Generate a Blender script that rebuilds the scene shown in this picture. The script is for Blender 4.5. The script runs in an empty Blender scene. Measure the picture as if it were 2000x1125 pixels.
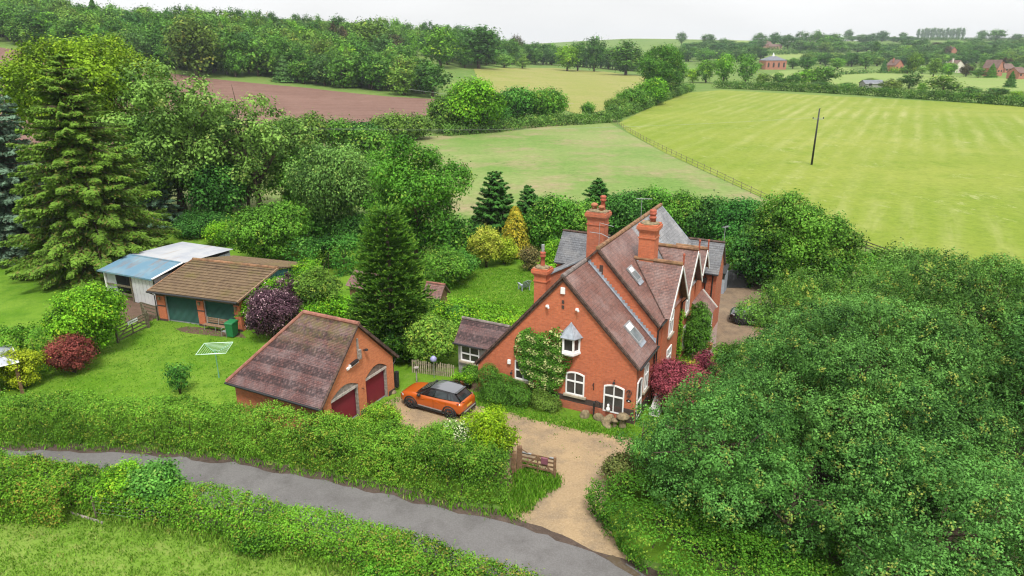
import bpy, bmesh, math, random
import numpy as np
from mathutils import Vector, Matrix, Euler

# ------------------------------------------------------------------ camera, sky, sun
SC = bpy.context.scene
COL = SC.collection
F, YH, CH = 1370.0, 88.0, 20.0            # focal length and horizon row at 2000 px width, camera height in metres
PITCH = math.atan((562.5 - YH) / F)
cam_d = bpy.data.cameras.new("camera")
cam = bpy.data.objects.new("camera", cam_d)
COL.objects.link(cam)
cam.location = (0, 0, CH)
cam.rotation_euler = (math.pi / 2 - PITCH, 0, 0)
cam_d.sensor_width = 36.0
cam_d.lens = 36.0 * F / 2000.0
cam_d.clip_start = 0.1
cam_d.clip_end = 6000
SC.camera = cam

SUN_EL, SUN_AZ = math.radians(60), math.radians(172)   # azimuth clockwise from +Y: behind the camera, to its right
world = bpy.data.worlds.new("World")
SC.world = world
world.use_nodes = True
wn, wl = world.node_tree.nodes, world.node_tree.links
wn.clear()
w_out = wn.new("ShaderNodeOutputWorld")
w_bg = wn.new("ShaderNodeBackground")
w_sky = wn.new("ShaderNodeTexSky")
w_sky.sky_type = 'NISHITA'
w_sky.sun_disc = False
w_sky.sun_elevation = SUN_EL
w_sky.sun_rotation = SUN_AZ
w_sky.dust_density = 4.0
# cloud deck: bright overcast whose luminance grows from horizon to zenith, a little of the clear sky's colour left in it
w_tc = wn.new("ShaderNodeTexCoord")
w_sep = wn.new("ShaderNodeSeparateXYZ")
wl.new(w_tc.outputs["Generated"], w_sep.inputs[0])
w_ramp = wn.new("ShaderNodeMapRange")
w_ramp.inputs[1].default_value = 0.0
w_ramp.inputs[2].default_value = 1.0
w_ramp.inputs[3].default_value = 8.4
w_ramp.inputs[4].default_value = 14.5
wl.new(w_sep.outputs[2], w_ramp.inputs[0])
w_noise = wn.new("ShaderNodeTexNoise")
w_noise.inputs["Scale"].default_value = 2.2
w_noise.inputs["Detail"].default_value = 4
w_map = wn.new("ShaderNodeMapping")
w_map.inputs["Scale"].default_value = (1, 1, 4)
wl.new(w_tc.outputs["Generated"], w_map.inputs[0])
wl.new(w_map.outputs[0], w_noise.inputs[0])
w_nr = wn.new("ShaderNodeMapRange")
w_nr.inputs[1].default_value = 0.3
w_nr.inputs[2].default_value = 0.7
w_nr.inputs[3].default_value = 0.88
w_nr.inputs[4].default_value = 1.05
wl.new(w_noise.outputs[0], w_nr.inputs[0])
w_mul = wn.new("ShaderNodeMath")
w_mul.operation = 'MULTIPLY'
wl.new(w_ramp.outputs[0], w_mul.inputs[0])
wl.new(w_nr.outputs[0], w_mul.inputs[1])
w_tint = wn.new("ShaderNodeMix")
w_tint.data_type = 'RGBA'
w_tint.blend_type = 'MULTIPLY'
w_tint.inputs[0].default_value = 1.0
wl.new(w_mul.outputs[0], w_tint.inputs[6])
w_tint.inputs[7].default_value = (0.995, 1.0, 1.0, 1)
w_mix = wn.new("ShaderNodeMix")
w_mix.data_type = 'RGBA'
w_mix.inputs[0].default_value = 0.94
wl.new(w_sky.outputs[0], w_mix.inputs[6])
wl.new(w_tint.outputs[2], w_mix.inputs[7])
wl.new(w_mix.outputs[2], w_bg.inputs[0])
w_bg.inputs[1].default_value = 0.105
wl.new(w_bg.outputs[0], w_out.inputs[0])

sun_d = bpy.data.lights.new("sun", 'SUN')
sun_d.energy = 3.4
sun_d.angle = math.radians(12)
sun_d.color = (1.0, 0.96, 0.9)
sun = bpy.data.objects.new("sun", sun_d)
COL.objects.link(sun)
sun.rotation_euler = Euler((math.pi / 2 - SUN_EL, 0, math.pi - SUN_AZ), 'XYZ')
sun.location = (0, 0, 120)

SC.view_settings.view_transform = 'Standard'
SC.view_settings.look = 'None'
SC.view_settings.exposure = 0.22
SC.view_settings.gamma = 1.0
SC.render.engine = 'CYCLES'
SC.cycles.max_bounces = 6
SC.cycles.diffuse_bounces = 2
SC.cycles.glossy_bounces = 2
SC.cycles.transmission_bounces = 3
SC.cycles.transparent_max_bounces = 6
SC.cycles.volume_bounces = 0
SC.cycles.use_denoising = True
SC.cycles.denoiser = 'OPENIMAGEDENOISE'
SC.cycles.denoising_input_passes = 'RGB_ALBEDO_NORMAL'
SC.cycles.denoising_prefilter = 'ACCURATE'
SC.cycles.pixel_filter_type = 'BLACKMAN_HARRIS'
SC.cycles.filter_width = 1.2
SC.cycles.use_adaptive_sampling = False
SC.cycles.adaptive_threshold = 0.01

# ------------------------------------------------------------------ terrain and pixel helper
def hfun(x, y):
    """terrain height: flat round the house, a wooded hill rising to the left and behind, a far ridge on the right"""
    x = np.asarray(x, float); y = np.asarray(y, float)
    s = np.maximum(0.0, (y - 205) * 0.75 - 0.55 * x)
    q = s * s / 1900.0
    fade = np.clip((90 - x) / 300.0, 0, 1)
    fade = fade * fade * (3 - 2 * fade)
    q = 46 * (1 - np.exp(-q / 46)) * fade
    t = np.clip((y - 650) / 950.0, 0, 1)
    t = t * t * (3 - 2 * t)
    e = np.clip((x + 150) / 400.0, 0, 1)
    r = (30 + 3 * np.sin(x / 140.0)) * t * (0.45 + 0.55 * e)
    return np.maximum(q, r)

def hz(x, y):
    return float(hfun(x, y))

_c, _s = math.cos(PITCH), math.sin(PITCH)
def pray(px, py):
    v = py - 562.5
    return ((px - 1000) / F, _c - v / F * _s, -(_s + v / F * _c))

def gp(px, py, z=None):
    """ground point that stands at photo pixel (px, py); z fixes a flat height instead of the terrain"""
    d = pray(px, py)
    if z is not None:
        t = (z - CH) / d[2]
        return Vector((d[0] * t, d[1] * t, z))
    t, step = 5.0, 1.0
    while t < 3000:
        x, y, zz = d[0] * t, d[1] * t, CH + d[2] * t
        if zz <= hz(x, y):
            lo, hi = t - step, t
            for _ in range(30):
                m = (lo + hi) / 2
                if CH + d[2] * m <= hz(d[0] * m, d[1] * m): hi = m
                else: lo = m
            t = hi
            break
        step = max(1.0, t * 0.01)
        t += step
    x, y = d[0] * t, d[1] * t
    return Vector((x, y, hz(x, y)))

def depth(p):
    return p[1] * _c - (p[2] - CH) * _s

def height_to(p, py):
    """height above p of the point over it that shows at photo row py"""
    a = (py - 562.5) / F
    # yc = -(z-CH)*c - y*s ; zc = y*c - (z-CH)*s ; yc = a*zc
    y = p[1]
    z = CH + (-y * _s - a * y * _c) / (_c - a * _s)
    return z - p[2]

# ------------------------------------------------------------------ tagging
def tag(o, label=None, cat=None, group=None, kind=None):
    if label: o["label"] = label
    if cat: o["category"] = cat
    if group: o["group"] = group
    if kind: o["kind"] = kind
    return o

def thing(name, label, cat, loc=(0, 0, 0), rotz=0.0, group=None):
    o = bpy.data.objects.new(name, None)
    COL.objects.link(o)
    o.empty_display_size = 0.3
    o.location = loc
    o.rotation_euler = (0, 0, rotz)
    return tag(o, label, cat, group)

def copy_tree(o, parent=None):
    c = o.copy()
    COL.objects.link(c)
    c.parent = parent
    for ch in list(o.children):
        copy_tree(ch, c)
    return c

# ------------------------------------------------------------------ materials
def newmat(name):
    m = bpy.data.materials.new(name)
    m.use_nodes = True
    nt = m.node_tree
    b = nt.nodes["Principled BSDF"]
    return m, nt.nodes, nt.links, b

def _spec(b, v):
    b.inputs["Specular IOR Level"].default_value = v

def c4(c):
    return (c[0], c[1], c[2], 1.0)

def mixc(n, l, fac, a, b, mode='MIX'):
    m = n.new("ShaderNodeMix")
    m.data_type = 'RGBA'
    m.blend_type = mode
    for sock, v in ((0, fac), (6, a), (7, b)):
        if isinstance(v, (int, float)): m.inputs[sock].default_value = v
        elif isinstance(v, tuple): m.inputs[sock].default_value = c4(v)
        else: l.new(v, m.inputs[sock])
    return m.outputs[2]

def noise(n, l, vec, scale, detail=4, rough=0.55, lo=0.35, hi=0.65):
    t = n.new("ShaderNodeTexNoise")
    t.inputs["Scale"].default_value = scale
    t.inputs["Detail"].default_value = detail
    t.inputs["Roughness"].default_value = rough
    if vec is not None: l.new(vec, t.inputs["Vector"])
    r = n.new("ShaderNodeMapRange")
    r.inputs[1].default_value = lo
    r.inputs[2].default_value = hi
    l.new(t.outputs[0], r.inputs[0])
    return r.outputs[0]

def objco(n):
    return n.new("ShaderNodeTexCoord").outputs["Object"]

def bump(n, l, b, h, strength=0.3, dist=0.02):
    u = n.new("ShaderNodeBump")
    u.inputs["Strength"].default_value = strength
    u.inputs["Distance"].default_value = dist
    l.new(h, u.inputs["Height"])
    l.new(u.outputs[0], b.inputs["Normal"])

def plain(name, col, rough=0.6, metal=0.0, spec=0.4, var=0.12, scale=6.0, bmp=0.0, dirt=None):
    """painted / worn surface: base colour with a little large and small scale wear"""
    m, n, l, b = newmat(name)
    v = objco(n)
    f1 = noise(n, l, v, scale, 5)
    lo = tuple(max(0, x * (1 - var)) for x in col)
    hi = tuple(min(1, x * (1 + var)) for x in col)
    c = mixc(n, l, f1, lo, hi)
    if dirt:
        f2 = noise(n, l, v, scale * 0.35, 6, 0.65, 0.52, 0.75)
        c = mixc(n, l, f2, c, dirt)
    l.new(c, b.inputs["Base Color"])
    b.inputs["Roughness"].default_value = rough
    b.inputs["Metallic"].default_value = metal
    _spec(b, spec)
    if bmp: bump(n, l, b, f1, bmp, 0.01)
    return m

def sep_combine(n, l, along):
    """2-D surface coordinate: along an axis (or x+y) and up z"""
    s = n.new("ShaderNodeSeparateXYZ")
    l.new(objco(n), s.inputs[0])
    c = n.new("ShaderNodeCombineXYZ")
    if along == 'xy':
        a = n.new("ShaderNodeMath"); a.operation = 'ADD'
        l.new(s.outputs[0], a.inputs[0]); l.new(s.outputs[1], a.inputs[1])
        l.new(a.outputs[0], c.inputs[0])
    else:
        l.new(s.outputs['XYZ'.index(along.upper())], c.inputs[0])
    l.new(s.outputs[2], c.inputs[1])
    return c.outputs[0]

def brick_mat(name, c1, c2, mortar, stain, stain_amt=0.5, along='xy', bw=0.225, bh=0.075):
    m, n, l, b = newmat(name)
    v = sep_combine(n, l, along)
    t = n.new("ShaderNodeTexBrick")
    t.inputs["Scale"].default_value = 1.0
    t.inputs["Brick Width"].default_value = bw
    t.inputs["Row Height"].default_value = bh
    t.inputs["Mortar Size"].default_value = 0.009
    t.inputs["Mortar Smooth"].default_value = 0.4
    t.inputs["Bias"].default_value = -0.1
    t.inputs["Color1"].default_value = c4(c1)
    t.inputs["Color2"].default_value = c4(c2)
    t.inputs["Mortar"].default_value = c4(mortar)
    l.new(v, t.inputs["Vector"])
    o = objco(n)
    f = noise(n, l, o, 1.1, 6, 0.65, 0.45, 0.75)
    k = n.new("ShaderNodeMath"); k.operation = 'MULTIPLY'; k.inputs[1].default_value = stain_amt
    l.new(f, k.inputs[0])
    c = mixc(n, l, k.outputs[0], t.outputs[0], stain)
    f2 = noise(n, l, v, 7.0, 3, 0.5, 0.3, 0.7)
    c = mixc(n, l, f2, c, mixc(n, l, 1.0, c, (0.82, 0.80, 0.78), 'MULTIPLY'))
    l.new(c, b.inputs["Base Color"])
    b.inputs["Roughness"].default_value = 0.85
    _spec(b, 0.25)
    bump(n, l, b, t.outputs["Fac"], -0.4, 0.01)
    return m

def tile_mat(name, c1, c2, gap, lichen, moss=None, along='y', tw=0.17, th=0.14, lich=0.55, rough=0.6, spec=0.45, bands=False):
    """clay or slate tiles laid in courses: per-tile colour, lichen bloom and, where given, moss"""
    m, n, l, b = newmat(name)
    v = sep_combine(n, l, along)
    t = n.new("ShaderNodeTexBrick")
    t.inputs["Scale"].default_value = 1.0
    t.inputs["Brick Width"].default_value = tw
    t.inputs["Row Height"].default_value = th
    t.inputs["Mortar Size"].default_value = 0.008
    t.inputs["Mortar Smooth"].default_value = 0.3
    t.inputs["Color1"].default_value = c4(c1)
    t.inputs["Color2"].default_value = c4(c2)
    t.inputs["Mortar"].default_value = c4(gap)
    l.new(v, t.inputs["Vector"])
    c = t.outputs[0]
    o = objco(n)
    f = noise(n, l, o, 0.9, 7, 0.7, 0.42, 0.72)
    k = n.new("ShaderNodeMath"); k.operation = 'MULTIPLY'; k.inputs[1].default_value = lich
    l.new(f, k.inputs[0])
    c = mixc(n, l, k.outputs[0], c, lichen)
    f3 = noise(n, l, v, 9.0, 4, 0.6, 0.40, 0.68)
    c = mixc(n, l, f3, c, mixc(n, l, 1.0, c, (0.62, 0.60, 0.62), 'MULTIPLY'))
    fs_ = noise(n, l, v, 13.0, 3, 0.7, 0.60, 0.70)
    ks = n.new("ShaderNodeMath"); ks.operation = 'MULTIPLY'; ks.inputs[1].default_value = 0.55 if lich > 0.5 else 0.3
    l.new(fs_, ks.inputs[0])
    c = mixc(n, l, ks.outputs[0], c, tuple(min(0.6, x * 1.5) for x in lichen))
    if bands:
        wv = n.new("ShaderNodeTexWave"); wv.wave_type = 'BANDS'; wv.bands_direction = 'Y'
        wv.inputs["Scale"].default_value = 0.42
        wv.inputs["Distortion"].default_value = 0.6
        wv.inputs["Detail"].default_value = 1
        l.new(v, wv.inputs["Vector"])
        sc = n.new("ShaderNodeTexVoronoi"); sc.inputs["Scale"].default_value = 6.5
        l.new(v, sc.inputs["Vector"])
        mr = n.new("ShaderNodeMapRange"); mr.inputs[1].default_value = 0.45; mr.inputs[2].default_value = 0.6
        l.new(wv.outputs[1], mr.inputs[0])
        vr = n.new("ShaderNodeMapRange"); vr.inputs[1].default_value = 0.2; vr.inputs[2].default_value = 0.6
        l.new(sc.outputs[0], vr.inputs[0])
        mm = n.new("ShaderNodeMath"); mm.operation = 'MULTIPLY'
        l.new(mr.outputs[0], mm.inputs[0]); l.new(vr.outputs[0], mm.inputs[1])
        c = mixc(n, l, mm.outputs[0], c, mixc(n, l, 1.0, c, (0.38, 0.36, 0.38), 'MULTIPLY'))
    if moss:
        f2 = noise(n, l, o, 0.55, 8, 0.75, 0.5, 0.72)
        if len(moss) > 3:      # moss grows thicker above a given height
            s2 = n.new("ShaderNodeSeparateXYZ"); l.new(o, s2.inputs[0])
            r2 = n.new("ShaderNodeMapRange"); r2.inputs[1].default_value = moss[3]; r2.inputs[2].default_value = moss[4]
            l.new(s2.outputs[2], r2.inputs[0])
            fm = noise(n, l, o, 2.4, 6, 0.7, 0.40, 0.66)
            k2 = n.new("ShaderNodeMath"); k2.operation = 'MULTIPLY'
            l.new(fm, k2.inputs[0]); l.new(r2.outputs[0], k2.inputs[1])
            f2 = k2.outputs[0]
        c = mixc(n, l, f2, c, tuple(moss[:3]))
    l.new(c, b.inputs["Base Color"])
    b.inputs["Roughness"].default_value = rough
    _spec(b, spec)
    bump(n, l, b, t.outputs["Fac"], -0.5, 0.012)
    return m

def grass_mat(name, cols, s1=0.12, s2=1.2, s3=9.0, stripe=None, fleck=None):
    """short grass: two greens in large patches, a third in small ones, fine blade-scale speckle"""
    m, n, l, b = newmat(name)
    v = objco(n)
    f1 = noise(n, l, v, s1, 6, 0.6, 0.38, 0.62)
    c = mixc(n, l, f1, cols[0], cols[1])
    f2 = noise(n, l, v, s2, 6, 0.7, 0.48, 0.72)
    c = mixc(n, l, f2, c, cols[2])
    if stripe:
        mp = n.new("ShaderNodeMapping")
        mp.inputs["Rotation"].default_value = (0, 0, stripe[0])
        l.new(v, mp.inputs[0])
        mp2 = n.new("ShaderNodeMapping"); mp2.inputs["Scale"].default_value = (1.0, 0.10, 1)
        l.new(mp.outputs[0], mp2.inputs[0])
        fs = noise(n, l, mp2.outputs[0], stripe[1], 4, 0.7, 0.40, 0.62)
        wv = n.new("ShaderNodeTexWave"); wv.wave_type = 'BANDS'; wv.bands_direction = 'X'
        wv.inputs["Scale"].default_value = 0.075
        wv.inputs["Distortion"].default_value = 1.5
        wv.inputs["Detail"].default_value = 3
        wv.inputs["Detail Scale"].default_value = 0.6
        l.new(mp.outputs[0], wv.inputs["Vector"])
        fm0 = noise(n, l, v, 0.014, 3, 0.5, 0.35, 0.68)
        fm1 = n.new("ShaderNodeMath"); fm1.operation = 'MULTIPLY'
        l.new(wv.outputs[1], fm1.inputs[0]); l.new(fm0, fm1.inputs[1])
        fm = fm1.outputs[0]
        k = n.new("ShaderNodeMath"); k.operation = 'MULTIPLY'
        l.new(fs, k.inputs[0]); l.new(fm, k.inputs[1])
        k2 = n.new("ShaderNodeMath"); k2.operation = 'MULTIPLY'; k2.inputs[1].default_value = stripe[3]
        l.new(k.outputs[0], k2.inputs[0])
        c = mixc(n, l, k2.outputs[0], c, stripe[2])
    if fleck:
        mp = n.new("ShaderNodeMapping"); mp.inputs["Scale"].default_value = (1, 0.5, 1)
        l.new(v, mp.inputs[0])
        ff = noise(n, l, mp.outputs[0], fleck[1], 8, 0.8, 0.55, 0.68)
        fg = noise(n, l, v, fleck[2], 4, 0.6, 0.47, 0.62)
        k = n.new("ShaderNodeMath"); k.operation = 'MULTIPLY'
        l.new(ff, k.inputs[0]); l.new(fg, k.inputs[1])
        c = mixc(n, l, k.outputs[0], c, fleck[0])
    f3 = noise(n, l, v, s3, 4, 0.8, 0.3, 0.7)
    c = mixc(n, l, f3, mixc(n, l, 1.0, c, (0.66, 0.70, 0.62), 'MULTIPLY'), c)
    l.new(c, b.inputs["Base Color"])
    b.inputs["Roughness"].default_value = 0.9
    _spec(b, 0.1)
    bump(n, l, b, f3, 0.6, 0.05)
    return m

def leaf_mat(name, dark, light, accent=None, transl=0.17, rough=0.6, spec=0.09):
    """leaves: each leaf carries its own tone and, for some, an accent colour (new growth, flower, dry tip)"""
    m, n, l, b = newmat(name)
    a = n.new("ShaderNodeAttribute"); a.attribute_name = "tone"
    c = mixc(n, l, a.outputs["Fac"], dark, light)
    if accent:
        h = n.new("ShaderNodeAttribute"); h.attribute_name = "hue"
        c = mixc(n, l, h.outputs["Fac"], c, accent)
    oi = n.new("ShaderNodeObjectInfo")
    c = mixc(n, l, 1.0, c, oi.outputs["Color"], 'MULTIPLY')
    l.new(c, b.inputs["Base Color"])
    b.inputs["Roughness"].default_value = rough
    _spec(b, spec)
    tr = n.new("ShaderNodeBsdfTranslucent")
    l.new(mixc(n, l, 1.0, c, (1.0, 1.12, 0.55), 'MULTIPLY'), tr.inputs[0])
    mx = n.new("ShaderNodeMixShader")
    mx.inputs[0].default_value = transl
    l.new(b.outputs[0], mx.inputs[1])
    l.new(tr.outputs[0], mx.inputs[2])
    l.new(mx.outputs[0], n["Material Output"].inputs[0])
    return m

def glass_mat(name, col=(0.02, 0.025, 0.028), rough=0.06, spec=0.6):
    m, n, l, b = newmat(name)
    v = objco(n)
    f = noise(n, l, v, 1.3, 3, 0.5, 0.35, 0.7)
    l.new(mixc(n, l, f, col, tuple(x * 2.2 + 0.012 for x in col)), b.inputs["Base Color"])
    b.inputs["Roughness"].default_value = rough
    _spec(b, spec)
    return m

# ------------------------------------------------------------------ mesh builder
class MB:
    def __init__(self):
        self.v, self.f = [], []
    def add(self, vs, fs):
        o = len(self.v)
        self.v += [tuple(p) for p in vs]
        self.f += [tuple(i + o for i in q) for q in fs]
        return self
    def box(self, x0, x1, y0, y1, z0, z1):
        return self.add([(x0, y0, z0), (x1, y0, z0), (x1, y1, z0), (x0, y1, z0), (x0, y0, z1), (x1, y0, z1), (x1, y1, z1), (x0, y1, z1)],
                        [(0, 3, 2, 1), (4, 5, 6, 7), (0, 1, 5, 4), (1, 2, 6, 5), (2, 3, 7, 6), (3, 0, 4, 7)])
    def bar(self, p, q, w, h, up=(0, 0, 1)):
        """rectangular bar from p to q, w wide and h deep"""
        p, q = Vector(p), Vector(q)
        d = (q - p).normalized()
        s = d.cross(Vector(up))
        if s.length < 1e-4: s = d.cross(Vector((1, 0, 0)))
        s.normalize()
        t = s.cross(d).normalized()
        s *= w / 2; t *= h / 2
        vs = [p - s - t, p + s - t, p + s + t, p - s + t, q - s - t, q + s - t, q + s + t, q - s + t]
        return self.add(vs, [(0, 1, 2, 3), (7, 6, 5, 4), (0, 4, 5, 1), (1, 5, 6, 2), (2, 6, 7, 3), (3, 7, 4, 0)])
    def tube(self, pts, rad, n=8, cap=True):
        pts = [Vector(p) for p in pts]
        if not isinstance(rad, (list, tuple)): rad = [rad] * len(pts)
        base = len(self.v)
        for i, p in enumerate(pts):
            d = (pts[min(i + 1, len(pts) - 1)] - pts[max(i - 1, 0)]).normalized()
            a = d.cross(Vector((0, 0, 1)))
            if a.length < 1e-3: a = Vector((1, 0, 0))
            a.normalize()
            b = d.cross(a).normalized()
            for k in range(n):
                t = 2 * math.pi * k / n
                self.v.append(tuple(p + (a * math.cos(t) + b * math.sin(t)) * rad[i]))
        for i in range(len(pts) - 1):
            for k in range(n):
                k2 = (k + 1) % n
                self.f.append((base + i * n + k, base + i * n + k2, base + (i + 1) * n + k2, base + (i + 1) * n + k))
        if cap:
            self.f.append(tuple(base + k for k in reversed(range(n))))
            e = base + (len(pts) - 1) * n
            self.f.append(tuple(e + k for k in range(n)))
        return self
    def lathe(self, c, prof, n=12):
        """turned shape: prof is a list of (radius, z)"""
        base = len(self.v)
        for r, z in prof:
            for k in range(n):
                t = 2 * math.pi * k / n
                self.v.append((c[0] + r * math.cos(t), c[1] + r * math.sin(t), c[2] + z))
        for i in range(len(prof) - 1):
            for k in range(n):
                k2 = (k + 1) % n
                self.f.append((base + i * n + k, base + i * n + k2, base + (i + 1) * n + k2, base + (i + 1) * n + k))
        self.f.append(tuple(base + k for k in reversed(range(n))))
        e = base + (len(prof) - 1) * n
        self.f.append(tuple(e + k for k in range(n)))
        return self
    def prism(self, poly, vec):
        """planar polygon (list of 3-D points) pushed along vec"""
        n = len(poly)
        vec = Vector(vec)
        vs = [Vector(p) for p in poly]
        vs += [p + vec for p in vs]
        fs = [tuple(reversed(range(n))), tuple(range(n, 2 * n))]
        for i in range(n):
            j = (i + 1) % n
            fs.append((i, j, n + j, n + i))
        return self.add(vs, fs)
    def quad(self, a, b, c, d):
        return self.add([a, b, c, d], [(0, 1, 2, 3)])
    def slope(self, eL, eR, rR, rL, gauge=0.2, lip=0.025, thick=0.07):
        """roof slope laid in courses from the eave (eL-eR) up to the ridge (rL-rR), each course lipping over the one below"""
        eL, eR, rR, rL = map(Vector, (eL, eR, rR, rL))
        nrm = (eR - eL).cross(rL - eL) if (rL - eL).length > 1e-3 else (eR - eL).cross(rR - eL)
        nrm.normalize()
        if nrm.z < 0: nrm = -nrm
        L = max((rL - eL).length, (rR - eR).length)
        k = max(2, int(L / gauge))
        for i in range(k):
            t0, t1 = i / k, (i + 1) / k
            a, b = eL.lerp(rL, t0), eR.lerp(rR, t0)
            d, c = eL.lerp(rL, t1), eR.lerp(rR, t1)
            u = nrm * lip
            self.quad(a + u, b + u, c, d)
            self.quad(a, b, b + u, a + u)
        u = nrm * -thick
        self.quad(eL + u, rL + u, rR + u, eR + u)
        self.quad(eL + u, eR + u, eR, eL)
        self.quad(eL, rL, rL + u, eL + u)
        self.quad(eR, eR + u, rR + u, rR)
        return self
    def build(self, name, mat, parent=None, smooth=False, bevel=0.0, recalc=True):
        me = bpy.data.meshes.new(name)
        me.from_pydata(self.v, [], self.f)
        if recalc or bevel:
            bm = bmesh.new(); bm.from_mesh(me)
            big = [f for f in bm.faces if len(f.verts) > 4]
            if big: bmesh.ops.triangulate(bm, faces=big)
            bmesh.ops.recalc_face_normals(bm, faces=bm.faces)
            bm.to_mesh(me); bm.free()
        for m in (mat if isinstance(mat, (list, tuple)) else [mat]): me.materials.append(m)
        if smooth:
            me.polygons.foreach_set("use_smooth", [True] * len(me.polygons))
        o = bpy.data.objects.new(name, me)
        COL.objects.link(o)
        if parent: o.parent = parent
        if bevel:
            md = o.modifiers.new("bevel", 'BEVEL'); md.width = bevel; md.segments = 2; md.limit_method = 'ANGLE'
        return o

def one(name, label, cat, mb, mat, loc=(0, 0, 0), rotz=0.0, group=None, **k):
    """a thing that is a single mesh"""
    o = mb.build(name, mat, None, **k)
    o.location = loc
    o.rotation_euler = (0, 0, rotz)
    return tag(o, label, cat, group)

def arch(w, h, rise, n=8):
    """outline of an opening with a segmental head, origin at bottom centre; list of (x, z)"""
    pts = [(-w / 2, 0), (w / 2, 0)]
    for i in range(n + 1):
        x = w / 2 - w * i / n
        pts.append((x, h - rise + rise * (1 - (2 * x / w) ** 2)))
    return pts

# ------------------------------------------------------------------ foliage
def unit(a):
    return a / np.maximum(1e-9, np.linalg.norm(a, axis=1, keepdims=True))

def leaf_object(name, C, N, S, asp, tone, hue, mat, parent=None, D=None, seed=0, extra=None):
    """one mesh of leaf-sized rhombic faces. extra = (verts, quads) of twigs in the second material slot"""
    rng = np.random.default_rng(seed + 77)
    n = len(C)
    N = unit(N)
    if D is None: D = rng.normal(size=(n, 3))
    T = D - N * np.sum(D * N, axis=1, keepdims=True)
    T = unit(T)
    B = np.cross(N, T)
    S = np.broadcast_to(np.asarray(S, float), (n,))[:, None]
    asp = np.broadcast_to(np.asarray(asp, float), (n,))[:, None]
    V = np.empty((n, 4, 3))
    V[:, 0] = C - T * S * 0.5
    V[:, 1] = C + B * S * 0.5 * asp - N * S * 0.06
    V[:, 2] = C + T * S * 0.5
    V[:, 3] = C - B * S * 0.5 * asp - N * S * 0.06
    V = V.reshape(-1, 3)
    ev, ef = (np.zeros((0, 3)), np.zeros((0, 4), int)) if extra is None else extra
    nv, nf = len(V) + len(ev), n + len(ef)
    me = bpy.data.meshes.new(name)
    me.vertices.add(nv)
    me.vertices.foreach_set("co", np.concatenate([V, ev]).astype(np.float32).ravel())
    idx = np.concatenate([np.arange(4 * n), (ef + 4 * n).ravel()]).astype(np.int32)
    me.loops.add(4 * nf)
    me.loops.foreach_set("vertex_index", idx)
    me.polygons.add(nf)
    me.polygons.foreach_set("loop_start", np.arange(0, 4 * nf, 4, dtype=np.int32))
    mats = mat if isinstance(mat, (list, tuple)) else [mat]
    for m in mats: me.materials.append(m)
    if len(ef):
        mi = np.zeros(nf, np.int32); mi[n:] = 1
        me.polygons.foreach_set("material_index", mi)
    for nm, arr in (("tone", tone), ("hue", hue)):
        at = me.attributes.new(nm, 'FLOAT', 'FACE')
        full = np.zeros(nf, np.float32); full[:n] = np.clip(arr, 0, 1)
        at.data.foreach_set("value", full)
    me.update(calc_edges=True)
    o = bpy.data.objects.new(name, me)
    COL.objects.link(o)
    if parent: o.parent = parent
    return o

def fib(n, rng):
    i = np.arange(n) + 0.5
    z = 1 - 2 * i / n
    t = math.pi * (1 + 5 ** 0.5) * i + rng.uniform(0, 6.28)
    r = np.sqrt(1 - z * z)
    return np.stack([r * np.cos(t), r * np.sin(t), z], 1)

def sway(P, k, ph):
    """cheap smooth noise in [-1, 1] at the points P"""
    x, y, z = P[:, 0] * k, P[:, 1] * k, P[:, 2] * k
    return (np.sin(x * 1.0 + 1.3 * np.sin(y * 0.9 + ph)) + np.sin(y * 1.1 + 1.7 * np.sin(z * 1.2 + ph * 2)) + np.sin(z * 1.3 + x * 0.7 + ph * 3)) / 3

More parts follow.
